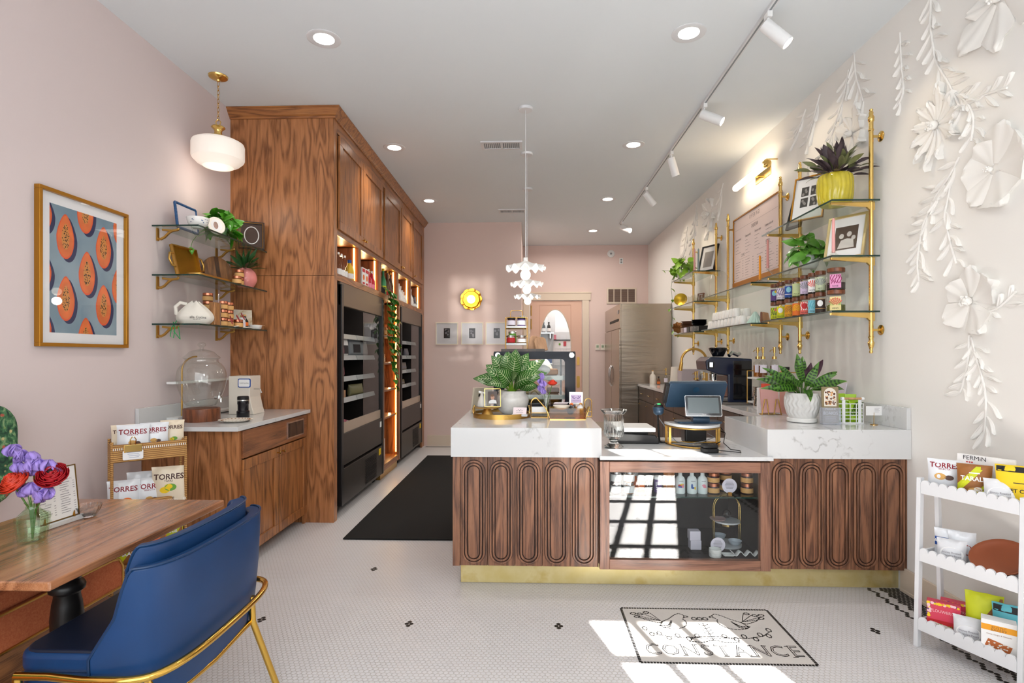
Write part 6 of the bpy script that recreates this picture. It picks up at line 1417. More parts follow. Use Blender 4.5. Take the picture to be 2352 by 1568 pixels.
for y0, y1, ks, nm in ((3.55,4.62,(0,1,2),'tea'),(4.84,6.24,(1,2),'menu'),(6.51,7.52,(0,1,2),'far')):
    for k in ks:
        glass_shelf(y0, y1, k, {('tea',0):'top glass shelf carrying the yellow pot',('tea',1):'glass shelf carrying pothos and the gold photo frame',('tea',2):'glass shelf carrying two rows of tea jars',('menu',1):'glass shelf with candles just below the menu board',('menu',2):'glass shelf with upturned white cups',('far',0):'glass shelf with lime vine and black frame',('far',1):'glass shelf with tumblers and gilt plate',('far',2):'glass shelf with stacked brown plates'}[(nm,k)])
# tea jars
TJ = [(.034,0),(.036,.006),(.036,.105),(.03,.118),(.03,.128)]
def teajar(loc, big, lc, accents, word, label, fill):
    t = thing('tea_jar', label, 'jar', loc, R(-32), 'labelled tea jars on the glass shelf'); s_ = 1.62 if big else 1.0; rr = .036*s_
    MB().lathe([(r*s_, z*1.0) for r, z in TJ], 24).build('glass', JARGLASS, t, smooth=50)
    MB().lathe([(0,.003),(rr-.003,.004),(rr-.003,.05),(0,.052)], 20).build('tea', fill, t, smooth=40)
    MB().cyl((0,0,.122), .034*s_, .028, 24).build('cork_lid', LEATHER if False else STANDW, t, smooth=40, bevel=.003)
    b = MB(); b.T = lambda v: Vector(((rr+.0006+v.z)*sin(v.x/rr), -(rr+.0006+v.z)*cos(v.x/rr), v.y)); mm = [lc]; W_ = .068 if not big else .07
    b.m = 0; b.grid(lambda u, v: (-W_/2+W_*u, .012+.092*v, 0), 8, 1)
    rnd = random.Random(word+label)
    for q, (m, sty) in enumerate(accents):
        mm.append(m); b.m = len(mm)-1
        if sty == 'band': b.grid(lambda u, v: (-W_/2+W_*u, .034+.004*v, .0004), 8, 1); b.grid(lambda u, v: (-W_/2+W_*u, .1+.003*v, .0004), 8, 1)
        if sty == 'disc': b.disc(0, .072, .018, .022, .0006+.0002*q)
        if sty == 'small': b.disc(.012, .085, .011, .011, .001)
        if sty == 'fan':
            for k in range(7):
                a = R(40+k*17); b.add([p_ for j_ in range(1, 7) for p_ in ((.05*j_/6*cos(a-.09),.042+.055*j_/6*sin(a-.09),.0006),(.05*j_/6*cos(a+.09),.042+.055*j_/6*sin(a+.09),.0006)) if True], [(2*j_,2*j_+1,2*j_+3,2*j_+2) for j_ in range(5)])
        if sty == 'wave':
            for k in range(5):
                x = -W_/2+.008+k*W_/5; b.add([p for j in range(9) for p in ((x+.006*sin(j*.9+k), .042+.058*j/8, .0005), (x+.0055+.006*sin(j*.9+k), .042+.058*j/8, .0005))], [(2*j, 2*j+1, 2*j+3, 2*j+2) for j in range(8)])
        if sty == 'arc':
            for k in range(4):
                r0 = .008+.008*k; b.add([p for j in range(13) for p in ((r0*cos(PI*j/12), .045+1.4*r0*sin(PI*j/12), .0005), ((r0+.0035)*cos(PI*j/12), .045+1.4*(r0+.0035)*sin(PI*j/12), .0005))], [(2*j, 2*j+1, 2*j+3, 2*j+2) for j in range(12)])
    if word:
        mm.append(INK if lc not in (BROWN, PURPLE) else PAPER); b.m = len(mm)-1
        b.text(word, .0165, lambda u, v: (u*.9, .024+v, .0008))
    b.T = None; b.build('label', mm, t)
HERB = mat('dry_herb', '#6d6a35', .9, bump=1, bscale=60, var=.5, vscale=80); DARKT = mat('dark_tea', '#2b1d18', .9, bump=1, bscale=60)
LILABEL = mat('lilac_label', '#cbb9d2', .6); SAGE = mat('sage_label', '#b9c2a2', .6); CORAL = mat('coral_label', '#e2675c', .6); LGREEN = mat('pale_green_label', '#c3cf95', .6); CYAN = mat('cyan_label', '#86c3d4', .6); ROSE = mat('rose_label', '#e39ac4', .6); DROSE = mat('deep_rose', '#8e1f58', .6); CREAML = mat('cream_label', '#f0dd9f', .6); AMBERL = mat('amber_label', '#dd9a1e', .6); CHERT = mat('espresso_label', '#3a2a24', .6)
YS = [4.54,4.43,4.29,4.165,4.045,3.93,3.83,3.71]
zt = SZ[2]+.0005
bot = [(LIME,[(LEAFD,'wave'),(CORAL,'small')],'PINE','green striped label with a red flower',HERB),(LIME,[(PAPER,'disc'),(YELLOW,'wave')],'PEACH','pale yellow green swirled label',HERB),(AMBERL,[(BROWN,'arc')],'N MILK','amber arched label',HERB),(ORANGE,[(YELLOW,'arc')],'','plain orange label',DARKT),(CORAL,[(PAPER,'wave'),(RED,'disc')],'RELAX','coral swirled label',DARKT),(CYAN,[(TEAL,'wave')],'MIND','teal label',HERB),(CHERT,[(PAPER,'disc'),(TAN,'band')],'','dark brown label with a pale disc',DARKT),(CREAML,[(CORAL,'fan'),(GREENP,'arc')],'MIND','cream label with orange fan, large jar',HERB)]
top = [(PURPLE,[(CYAN,'disc'),(YELLOW,'small')],'','purple night label',DARKT),(PAPERL,[(PURPLE,'wave')],'GREY CR','white label with purple waves',DARKT),(BLUEP,[(CYAN,'disc'),(PAPERL,'band')],'CHAI','blue label with pale disc',DARKT),(LGREEN,[(SAGE,'arc')],'PRICK','pale green arched label',HERB),(LILABEL,[(GREY,'fan')],'ISTA','lilac label with grey palm',DARKT),(PAPER,[(CORAL,'fan')],'ROMB','white label with coral fan',DARKT),(SAGE,[(GREY,'fan')],'NEY','sage label with grey rays',HERB),(ROSE,[(DROSE,'wave')],'ROSE','pink label with magenta waves, large jar',DARKT)]
for i, y in enumerate(YS):
    for row, L_ in enumerate((bot, top)):
        lc, ac, w, d, f = L_[i]; big = i == 7
        teajar((2.09 if big else 2.05, y, zt+row*.1505), big, lc, ac, w, 'tea jar with %s, %s row' % (d, ('lower', 'upper')[row]), f)
# yellow pot and purple plant
t = thing('yellow_pot', 'wavy ribbed yellow pot on the top shelf', 'pot', (2.09, 3.72, SZ[0]))
MB().lathe(cr([(.078,0),(.09,.005),(.102,.04),(.108,.1),(.107,.17),(.098,.205),(.088,.212),(.08,.212),(.084,.19)], 6)+[(0,.185)], 140, fn=lambda a, z: 1+(.04*abs(sin(11*a+.35*sin(z*40))) if .01 < z < .205 else 0)).build('body', YELLOWG, t, smooth=60)
def bush(b, n_, seed, L=(.1,.16), w=.035, spread=1.0, el=(5,85), droop=.25, heart=False, r0=.03):
    rnd = random.Random(seed)
    for i in range(n_):
        a = rnd.uniform(0, 2*PI); e = R(rnd.uniform(*el)); d = Vector((cos(a)*cos(e)*spread, sin(a)*cos(e)*spread, sin(e)))
        l_ = rnd.uniform(*L); k = rnd.uniform(.2, 1.0)
        base = Vector((d.x, d.y, d.z))*r0*k*2+Vector((0,0,.01))
        if heart:
            q = rnd.uniform(.75, 1.7); base = Vector((cos(a)*cos(e)*r0*q, sin(a)*cos(e)*r0*q, max(-.02, sin(e)*r0*1.5*q)))
            d = Vector((cos(a)*.6+rnd.uniform(-.5,.5), sin(a)*.6+rnd.uniform(-.5,.5), rnd.uniform(-1.0,.35))); leaf_mb(b, base, d, l_, w*rnd.uniform(.8,1.2), droop*rnd.uniform(.2,.9), up=(cos(a)*.8, sin(a)*.8-.3, .6), heart=True)
        else: leaf_mb(b, base, d, l_, w*rnd.uniform(.8,1.2), droop*rnd.uniform(.3,1.4), up=(rnd.uniform(-.5,.5), rnd.uniform(-.9,.2), .7))
t = thing('purple_spiderwort', 'purple green strappy plant in the yellow pot', 'plant', (2.09, 3.72, SZ[0]+.185))
b = MB(); b2_ = MB(); bush(b, 70, 11, (.09,.15), .046, el=(5,85), r0=.07); bush(b2_, 50, 12, (.08,.14), .044, el=(5,85), r0=.08); b.build('foliage', LEAFP, t, smooth=60, kind='stuff'); b2_.build('green_foliage', mat('bronze_leaf', '#83865a', .4, var=.4, vscale=16), t, smooth=60, kind='stuff')
def photo_frame(name, label, loc, w, h, yaw, lean, fm, paint, bw=.012, mount=PAPER, depth=.02):
    t = thing(name, label, 'picture frame', loc); t.rotation_euler = (R(lean), 0, yaw)
    b = MB(); frame4(b, w, h, bw, -depth, 0, Matrix.Translation((0,0,h/2))); b.build('frame', fm, t, bevel=.0015)
    MB().box(-w/2+bw*.8, w/2-bw*.8, -depth*.5, -depth*.2, bw*.8, h-bw*.8).build('mount', mount, t)
    MB().box(-w/2+bw*.8, w/2-bw*.8, -depth*.2, -.001, bw*.8, h-bw*.8).build('backing', TAN, t)
    b = MB(); b.T = lambda v: Vector((v.x, -depth*.5-.001-v.z, v.y)); mm = paint(b); b.T = None; b.build('picture', mm, t)
    return t
def quad4(b):
    mm = [mat('photo_dark', '#3b3836', .5), mat('photo_mid', '#8d8884', .5)]
    rnd = random.Random(1)
    for x in (-.06,.01):
        for y in (.11,.2):
            b.m = 0; b.poly([(x,y,0),(x+.055,y,0),(x+.055,y+.075,0),(x,y+.075,0)]); b.m = 1
            for k in range(3):
                cx_, cy_ = x+rnd.uniform(.012,.042), y+rnd.uniform(.015,.06); b.poly([(cx_+.009*cos(a*PI/5), cy_+.012*sin(a*PI/5), .0004+.0001*k) for a in range(10)])
    return mm
photo_frame('photo_frame', 'gold frame with four small black and white photos beside the yellow pot', (2.10, 4.12, SZ[0]+.002), .24, .36, R(-52), -14, GOLDFRAME, quad4, .01)
photo_frame('photo_frame', 'dark carved frame seen edge-on behind the four-photo frame', (2.14, 4.4, SZ[0]+.002), .16, .26, R(-75), -16, BLACKM, lambda b: (b.poly([(-.06,.02,0),(.06,.02,0),(.06,.24,0),(-.06,.24,0)]), [mat('photo_grey', '#a49e98', .5)])[1], .02)
def sepia(b):
    b.poly([(-.075,.07,0),(.075,.07,0),(.075,.24,0),(-.075,.24,0)]); mm = [mat('sepia_dark', '#5a4a3e', .5), mat('sepia_pale', '#cfc8c0', .5)]; b.m = 1
    for cx_, cy_, r in ((-.03,.17,.016),(.02,.18,.016),(.05,.15,.014)): b.poly([(cx_+r*cos(a*PI/6), cy_+r*1.2*sin(a*PI/6), .0005) for a in range(12)])
    b.poly([(-.05,.08,.0004),(.06,.08,.0004),(.05,.14,.0004),(.01,.15,.0004),(-.03,.14,.0004)]); return mm
photo_frame('photo_frame', 'wide gold frame with a sepia family photo leaning behind the pink candle', (2.16, 3.74, SZ[1]+.002), .26, .32, R(-56), -14, mat('champagne_frame', '#d6c08c', .3, .6), sepia, .016)
def candle(loc, m, h, label, base='low', r=.011):
    t = thing('taper_candle', label, 'candle', loc)
    z0 = .03 if base == 'low' else .135
    if base == 'low': MB().lathe([(.05,0),(.052,.008),(.03,.014),(.016,.022),(.018,.04),(.012,.04)], 20, fn=lambda a, z: 1+.06*sin(10*a)).build('glass_holder', JARGLASS, t, smooth=30)
    else: MB().lathe([(.035,0),(.036,.006),(.006,.014),(.005,.1),(.014,.115),(.016,.15),(.011,.15)], 20).build('glass_holder', JARGLASS, t, smooth=40)
    b = MB(); b.lathe([(r,z0),(r*.8,z0+h-.01),(r*.3,z0+h)], 14); b.build('taper', m, t, smooth=50); MB().cyl((0,0,z0+h-.002), .0012, .008, 6).build('wick', BLACKM, t)
PK = mat('pink_wax', '#e8a8a4', .4); candle((2.03,3.63,SZ[1]), PK, .23, 'pale pink taper candle in front of the sepia photo'); candle((2.09,4.93,SZ[1]), mat('orange_wax', '#f0981c', .4), .22, 'orange taper candle below the menu board'); candle((2.16,4.93,SZ[1]), mat('rose_wax', '#e39d96', .4), .26, 'tall pink taper candle on a long glass stem below the menu board', 'tall', .012)
candle((2.03,6.68,SZ[0]), PK, .26, 'pink taper candle beside the lime vine on the far shelves', 'low', .013); candle((2.09,6.72,SZ[0]), mat('grey_wax', '#8fa0a0', .4), .27, 'grey green taper candle in front of the black frame', 'low', .013)
tag(MB().lathe([(.03,0),(.06,.01),(.09,.05),(.1,.06),(.094,.06),(.055,.015),(0,.008)], 24, fn=lambda a, z: 1+.05*sin(9*a)).build('glass_dish', JARGLASS, loc=(2.08,4.5,SZ[1]), smooth=40), 'scalloped clear glass dish at the far end of the pothos shelf', 'dish')
tag(MB().lathe([(.03,0),(.032,.08),(.036,.1),(.033,.1),(.029,.006),(0,.004)], 20).build('glass_tumbler', JARGLASS, loc=(2.17,4.42,SZ[1]), smooth=40), 'clear glass behind the scalloped dish', 'glass')
def pothos(loc, label, potm, n_, seed, m=LEAF, L=(.07,.11), trail=(), potr=.07):
    t = thing('potted_pothos', label, 'plant', loc)
    MB().lathe([(potr*.75,0),(potr,.02),(potr,.09),(potr*.95,.1),(potr*.85,.1),(potr*.88,.08),(0,.08)], 24).build('pot', potm, t, smooth=50)
    b = MB(); b.T = Matrix.Translation((0,0,.08)); bush(b, n_, seed, L, .08, el=(-15,85), droop=.3, heart=True, r0=.075); b.T = None
    sb = MB(); rnd = random.Random(seed)
    for tr in trail:
        pts = [Vector(p) for p in tr]; sb.tube(pts, .0022, 5)
        for p in pts[1:]:
            for _ in range(1): a = rnd.uniform(0,6.28); leaf_mb(b, p, (cos(a),sin(a),-.5), rnd.uniform(.05,.08), .045, .3, heart=True)
    b.build('foliage', m, t, smooth=60, kind='stuff')
    if trail: sb.build('stems', STEM, t)
pothos((2.1,4.1,SZ[1]), 'green pothos in a white pot beside the sepia photo frame', WHITE, 60, 21, mat('pothos_leaf', '#5f9a34', .35, var=.3, vscale=14, coat=.1), (.07,.12))
pothos((2.05,7.2,SZ[0]), 'lime pothos in a white pot trailing off the far glass shelf', WHITE, 75, 22, LEAFL, (.08,.14), [[(-.07,.1,.1),(-.1,.22,.02),(-.1,.27,-.1),(-.08,.28,-.25),(-.11,.28,-.38),(-.08,.28,-.5),(-.1,.29,-.6),(-.05,.28,-.68),(-.0,.27,-.72)],[(-.08,.0,.1),(-.15,.1,.12),(-.24,.2,.14)]], .085)
photo_frame('photo_frame', 'black frame leaning on the wall at the far glass shelf', (2.17, 6.66, SZ[0]+.002), .26, .34, R(-62), -14, BLACKM, lambda b: (b.poly([(-.07,.06,0),(.07,.06,0),(.07,.26,0),(-.07,.26,0)]), [mat('photo_faded', '#9b948e', .5)])[1], .018)
# shelf two, far
t = thing('glass_cloche', 'tall clear glass cloche at the far end of the candle shelf', 'cloche', (2.13, 6.1, SZ[1]))
MB().lathe([(.1,0),(.1,.19),(.085,.25),(.045,.285),(.012,.295)], 32).build('dome', JARGLASS, t, smooth=60); MB().lathe([(.008,.294),(.008,.305),(.018,.32),(.012,.335),(0,.34)], 16).build('knob', JARGLASS, t, smooth=50); MB().cyl((0,0,0), .105, .004, 32).build('base', JARGLASS, t, smooth=40)
k_ = 0
for y in (6.6,6.72,6.84,6.96):
    for x in (2.03,2.13,2.22):
        tag(MB().lathe([(.028,0),(.03,.004),(.036,.09),(.034,.09),(.027,.008),(0,.006)], 18, fn=lambda a, z: 1+.03*sin(9*a)).build('glass_tumbler', JARGLASS, loc=(x,y,SZ[1]), smooth=40), 'clear ribbed tumbler among the rows on the far middle shelf', 'glass', 'tumblers on the far middle shelf'); k_ += 1
t = tag(MB().lathe([(0,0),(.06,.004),(.085,.014),(.087,.018),(.06,.01),(0,.006)], 28).build('gilt_plate', mat('gilt_plate', '#c9a52c', .25, .7), loc=(2.02,7.25,SZ[1]+.088), smooth=50), 'gilt plate standing on edge on the far middle shelf', 'plate'); t.rotation_euler = (R(70), 0, R(-25))
t = thing('wine_glass', 'clear wine glass at the far end of the tumbler shelf', 'glass', (2.02,7.4,SZ[1])); MB().lathe([(.035,0),(.034,.004),(.005,.01),(.004,.08),(.03,.1),(.045,.14),(.036,.19),(.034,.19),(.043,.14),(.028,.103),(0,.09)], 20).build('bowl', JARGLASS, t, smooth=50)
photo_frame('photo_frame', 'little brown framed picture standing behind the tumblers', (2.22,7.05,SZ[1]+.002), .12, .15, R(-70), -8, STANDW, lambda b: (b.poly([(-.04,.02,0),(.04,.02,0),(.04,.13,0),(-.04,.13,0)]), [AMBER])[1], .012)
# shelf three, far and middle
PB = mat('brown_glaze', '#4b2c22', .25, coat=.3); PBR = mat('brown_rim', '#a97a5c', .3)
for i in range(9):
    t = thing('brown_plate', 'glossy brown stoneware plate in the tall stack by the fridge', 'plate', (2.08, 7.05, SZ[2]+.0005+.0165*i), 0, 'stacked brown plates')
    MB().lathe([(0,0),(.07,0),(.1,.01),(.115,.0155),(.112,.016),(.07,.006),(0,.005)], 28).build('body', PB, t, smooth=40); MB().lathe([(.111,.0148),(.1165,.0148),(.1165,.0164),(.111,.0164)], 28).build('rim', PBR, t)
for i in range(4):
    tag(MB().lathe([(.04,0),(.07,.008),(.098,.028),(.094,.028),(.066,.012),(0,.008)], 28).build('black_bowl', BLACKGLOSS, loc=(2.1, 6.72, SZ[2]+.075+.0155*i), smooth=40), 'black bowl in the stack beside the brown plates', 'bowl', 'stacked black bowls')
tag(MB().box(-.1,.1,-.1,.1,0,.074).build('dark_box', BLACKM, loc=(2.12,6.72,SZ[2]+.0005)), 'dark box that carries the stack of black bowls', 'box')
k_ = ('pale marbled box nearest the brown plates', 'pale marbled box in the middle of the row', 'black marbled box beside the pale ones', 'speckled box at the end of the row, by the white cups')
for i in range(4): tag(MB().box(-.04,.04,-.05,.05,0,.06).build('coaster_box', (mat('rose_marble', '#b59a92', .3, var=.4, vscale=25), PAPERL, BLACK, mat('speckle', '#8b8580', .4, var=.6, vscale=50))[i], loc=(2.0,6.98-.13*i,SZ[2]+.0005), bevel=.003), k_[i], 'box')
t = thing('brass_leaf_dish', 'bronze shell-shaped dish on edge at the fridge end of the plate shelf', 'dish', (2.02,7.38,SZ[2]+.08)); t.rotation_euler = (0,R(70),R(60)); MB().lathe([(0,0),(.05,.006),(.078,.02),(.074,.022),(.045,.012),(0,.006)], 36, fn=lambda a, z: 1+.08*sin(9*a)).build('body', mat('bronze_dish', '#8a5a2e', .3, .7), t, smooth=40)
CUP = [(.0,.086),(.026,.086),(.031,.082),(.042,.004),(.041,0),(.038,0),(.036,.006)]
cup0 = None
CUPM = WHITE
def cup(loc, lb):
    global cup0
    if cup0 is None:
        cup0 = tag(MB().lathe(CUP, 24).build('white_cup', CUPM, loc=loc, smooth=50), lb, 'cup', 'upturned white cups')
    else: o = cup0.copy(); C.objects.link(o); o.location = loc; o['label'] = lb
for y in [5.16+.1*i for i in range(10)]:
    for x in (2.03, 2.13): cup((x, y, SZ[2]+.0005), 'upturned white cup in the lower layer of the cup shelf')
for y in [5.4+.1*i for i in range(7)]:
    for x in (2.04, 2.14): cup((x+.0, y-.05, SZ[2]+.0873), 'upturned white cup in the upper layer of the cup shelf')
tag(MB().lathe([(.035,0),(.038,.004),(.044,.09),(.04,.1),(.0,.1)], 24).build('tall_cup', WHITE, loc=(2.16,5.03,SZ[2]+.0005), smooth=50), 'single taller white cup behind the green ribbed cone', 'cup')
tag(MB().lathe([(.072,0),(.07,.006),(.012,.105),(0,.11)], 96, fn=lambda a, z: 1+.06*sin(18*a)).build('ribbed_cone', mat('mint_ceramic', '#b5cfc3', .35), loc=(2.06,4.96,SZ[2]+.0005), smooth=40), 'pale green ribbed cone at the near end of the cup shelf', 'ornament')
t = thing('wooden_filter', 'folded wooden dripper beside the green ribbed cone', 'dripper', (2.12,4.78+.12,SZ[2]+.0005)); b = MB(); b.prism([(-.05,0),(.05,0),(.03,.09),(-.02,.1)], -.006, .006, XZ(0)); b.build('side', LIGHTW, t); b = MB(); b.T = Matrix.Rotation(R(70), 4, 'Z'); b.prism([(-.05,0),(.04,0),(.03,.09),(-.03,.1)], -.006, .006, XZ(.03)); b.T = None; b.build('side', STANDW, t)
# menu board
t = thing('menu_board', 'large pale pink offerings menu in a brass frame between shelf poles', 'menu board', (XR, 5.535, 2.6))
YZ = lambda v: Vector((-.02-v.z, -v.x, v.y))        # text runs towards the window
MB().box(-.02,0,-.555,.555,-.36,.35).build('panel', mat('menu_pink', '#e6d3cf', .5), t)
b = MB(); b.box(-.03,0,-.565,.565,.345,.36); b.box(-.034,0,-.565,.565,-.40,-.345); b.box(-.03,0,-.565,-.55,-.345,.345); b.box(-.03,0,.55,.565,-.345,.345); b.build('frame', mat('menu_brass', '#b07a30', .3, .9), t, bevel=.002)
b = MB(); tx = lambda s_, size, x, z, sq=.62, al='LEFT', bold=0: b.text(s_, size, lambda u, v: YZ(Vector((x+u*sq, z+v, .0006))), bold, align=al)
ln = lambda x0, x1, z, h=.0015: b.add([YZ(Vector(p)) for p in ((x0,z,.0006),(x1,z,.0006),(x1,z+h,.0006),(x0,z+h,.0006))], [(0,1,2,3)])
tx('O F F E R I N G S', .06, 0, .29, .6, 'CENTER'); ln(-.52,.52,.225); tx('CHEESE BAR', .05, 0, .185, .6, 'CENTER')
tx('Choose your spread', .036, -.5, .115, .5); tx('Choose your board', .036, -.24, .115, .5); tx('Choose your spread', .036, .0, .115, .5); tx('Complete your box with', .036, .24, .115, .5)
rnd = random.Random(9)
for cx_ in (-.5,-.24,.0,.26):
    for r in range(5 if cx_ > -.3 else 4): ln(cx_, cx_+rnd.uniform(.06,.15), .07-r*.034, .003)
tx('COFFEE', .045, -.35, -.07, .6); ln(-.4,-.12,-.105); tx('BOARDS', .04, .26, -.045, .6); ln(.1,.42,-.085)
for cx_ in (-.5,-.24,.06,.3):
    for r in range(7): ln(cx_, cx_+rnd.uniform(.06,.15), -.135-r*.027, .003); (ln(cx_+.19, cx_+.21, -.135-r*.027, .005))
ln(-.52,.52,-.325); b.build('print', mat('menu_ink', '#6a5d60', .8), t)
b = MB()
for y in (-.53,.53):
    for z in (-.32,.32): b.ball((-.022, y, z), .006, 8)
b.build('standoffs', BRASS, t, smooth=60)
# brass picture light
t = thing('wall_tube_light', 'lit glass tube wall light with brass ends above the menu', 'wall lamp', (XR, 5.45, 3.24)); Ry = Matrix.Rotation(R(90), 4, 'X')
MB().lathe([(.0,-.40),(.028,-.395),(.034,-.375),(.034,.36),(.03,.37)], 24, (-.1,0,0), Ry).build('tube', TUBEL, t, smooth=50)
MB().lathe([(.0,.0),(.036,.0),(.038,.035),(.022,.05)], 24, (-.1,-.36,0), Ry).build('end_cap', BRASS, t, smooth=40); MB().box(-.006,0,-.25,.1,-.055,.055).build('backplate', BRASS, t, bevel=.003)
b = MB(); b.tube([(-.1,-.38,.04),(-.1,.36,.04)], .006, 8); b.tube([(0,-.38,.04),(-.1,-.38,.04)], .006, 8); b.tube([(0,.0,-.0),(-.06,0,0)], .012, 8); b.tube([(-.1,.36,.045),(-.1,.375,-.03)], .006, 8); b.build('arm', BRASS, t, smooth=50)
light('tube_glow', 'AREA', (XR-.18, 5.45, 3.24), 2.6, (1,.84,.62), (0, R(-90), 0), shape='RECTANGLE', size=.06, size_y=.72)
light('tube_glow', 'POINT', (XR-.2, 5.3, 3.2), .9, (1,.84,.62), shadow_soft_size=.08)
shift(MK, .065)
# ---------------------------------------------------------------- sculpted plaster flowers
# wall plane: a runs towards the window (-y), c runs up; relief height comes off the wall
def wallpt(ya, zc, a, c, h): return (XR-max(h, -.004), ya-a, zc+c)
def petal(b, ya, zc, ang, L, w, h0=.02, lift=.03, jag=0, bend=0, sharp=.9, inner=.12, rel=.72, leaf=False):
    ca, sa = cos(R(ang)), sin(R(ang))
    def fn(u, v):
        x = (u-.5)*2; r = inner*L+L*(1-inner)*v
        if leaf: ww = w/2*max(.03, sin(PI*min(1, .06+.94*v))**.9)
        else: ww = w/2*(.16+.84*min(1, v*1.35)**.8)*(1-max(0, (v-.55)/.45)**3.2*.72)
        tip = 1-(abs(x)**2.4)*((.0 if leaf else .2)*v)
        rr = r*tip+(jag*L*.07*sin(x*9+ang) if v > .8 else 0)
        lx = rr; ly = x*ww+bend*L*v*v
        h = rel*(h0*(1-abs(x)**2.2)*(.5+.5*v)+lift*v*v+.008*sin(x*7)*v*(1-abs(x))-.004*(abs(x) > .97))
        if abs(x) > .99 or v > .99: h = rel*(lift*v*v)
        return wallpt(ya, zc, lx*ca-ly*sa, lx*sa+ly*ca, h)
    b.grid(fn, 14, 12)
    n_ = 15*13; o0 = len(b.v)-n_
    # skirt back to the wall
    rim_ = [o0+12*15+i for i in range(15)]+[o0+j*15+14 for j in range(11, -1, -1)]+[o0+i for i in range(13, -1, -1)]+[o0+j*15 for j in range(1, 12)]
    k0 = len(b.v)
    for i in rim_: x, y, z = b.v[i]; b.v.append((XR+.002, ya+(y-ya)*.965, zc+(z-zc)*.965))
    m_ = len(rim_)
    b.f += [[rim_[i], rim_[(i+1) % m_], k0+(i+1) % m_, k0+i] for i in range(m_)]; b.mi += [0]*m_
def flower(label, ya, zc, petals, centre=.02, kind='anther'):
    t = thing('plaster_flower', label, 'wall relief', (XR, ya, zc), world=True, group='sculpted plaster flowers')
    for p in petals:
        b = MB(); petal(b, ya, zc, *p[:3], **p[3]); b.build('petal', RELIEF, t, smooth=55)
    b = MB(); rnd = random.Random(label)
    for i in range(16):
        a, r = rnd.uniform(0,6.28), centre*math.sqrt(rnd.random()); b.ball((XR-.035-rnd.uniform(0,.012), ya-r*cos(a), zc+r*sin(a)), centre*.28, 8)
    b.ball((XR-.022, ya, zc), centre*.95, 12, (1,1,1)); b.build('centre', RELIEF, t, smooth=60)
flower('large plaster blossom cut off by the ceiling edge at the window end', 2.74, 3.21, [(-25,.31,.3,dict(lift=.03)),(-92,.27,.2,dict(lift=.03)),(-145,.29,.2,dict(lift=.03)),(175,.2,.1,dict(lift=.02)),(35,.28,.2,dict(lift=.02)),(110,.24,.16,dict(lift=.02))], .03)
flower('spiky cornflower of plaster beside the nearest brass pole', 3.16, 2.757, [(a, L, w, dict(lift=l_, jag=1, sharp=.6, h0=.02)) for a, L, w, l_ in ((75,.22,.1,.05),(40,.19,.09,.045),(5,.2,.08,.04),(-35,.21,.09,.05),(-75,.21,.05,.05),(-100,.24,.06,.05),(-130,.21,.07,.045),(-160,.18,.08,.04),(165,.17,.07,.03),(130,.19,.08,.03),(102,.15,.07,.03))], .028)
flower('broad petalled plaster pansy nearest the window, level with the top shelf', 2.775, 2.375, [(70,.23,.24,dict(lift=.03)),(118,.18,.17,dict(lift=.03)),(172,.18,.22,dict(lift=.03)),(-128,.2,.2,dict(lift=.03)),(-72,.21,.28,dict(lift=.045)),(8,.23,.27,dict(lift=.055))], .014)
flower('five petalled plaster blossom midway down, above the leafy stem', 2.92, 1.735, [(25,.2,.19,dict(lift=.05)),(82,.19,.16,dict(lift=.035)),(142,.17,.16,dict(lift=.03)),(-146,.19,.17,dict(lift=.035)),(-62,.2,.19,dict(lift=.045))], .026)
flower('plaster blossom half hidden by the yellow pot and plant', 3.97, 3.04, [(60,.21,.11,dict(lift=.05)),(20,.19,.12,dict(lift=.07)),(-35,.21,.13,dict(lift=.07)),(-100,.17,.1,dict(lift=.03)),(150,.19,.13,dict(lift=.03)),(110,.15,.09,dict(lift=.03))], .026)
flower('thin petalled plaster bloom near the far end of the track', 7.06, 3.27, [(a, L, .12, dict(lift=.06, sharp=.7)) for a, L in ((85,.2),(40,.24),(-25,.26),(-65,.28),(-100,.34),(-135,.2),(170,.2),(130,.24))], .03)
def wv(px, py): return wall_yz(px, py, XR)
def garland(label, pts, leafL=.085, dens=.034, w=.028, seed=0, both=True):
    P = [Vector((0, y, z)) for y, z in pts]; Q = []
    for p, q in zip(P[:-1], P[1:]):
        n_ = max(1, int((q-p).length/.012))
        for i in range(n_): Q.append(p.lerp(q, i/n_))
    for _ in range(10): Q = [Q[0]]+[(Q[i-1]+Q[i]*2+Q[i+1])/4 for i in range(1, len(Q)-1)]+[Q[-1]]
    t = thing('plaster_garland', label, 'wall relief', (XR, pts[0][0], pts[0][1]), world=True, group='sculpted plaster garlands')
    sb = MB(); sb.tube([(XR-.004, q.y, q.z) for q in Q], .006, 6); sb.build('stem', RELIEF, t, smooth=60)
    lb = MB(); rnd = random.Random(seed); acc = 0; side = 1
    for i in range(1, len(Q)):
        acc += (Q[i]-Q[i-1]).length
        if acc > dens*.85:
            acc = 0; d = (Q[i]-Q[max(0, i-3)]); ang = math.degrees(math.atan2(d.z, -d.y)); side = -side
            L = leafL*rnd.uniform(.9,1.5)
            petal(lb, Q[i].y, Q[i].z, ang+side*rnd.uniform(26,68), L, w*rnd.uniform(.8,1.3), h0=.012, lift=rnd.uniform(.006,.03), bend=-side*rnd.uniform(.0,.25), inner=.02, leaf=True)
    lb.build('leaves', RELIEF, t, smooth=55, kind='stuff')
W_ = lambda *p: [wv(*q) for q in p]
garland('long plaster garland falling from the ceiling past the cornflower', W_((2142,-60),(2138,60),(2150,140),(2185,200),(2212,260)), .1, .03, seed=1)
garland('plaster garland curving from the cornflower down to the pansy', W_((2190,210),(2225,235),(2240,270),(2232,330)), .08, .028, seed=2)
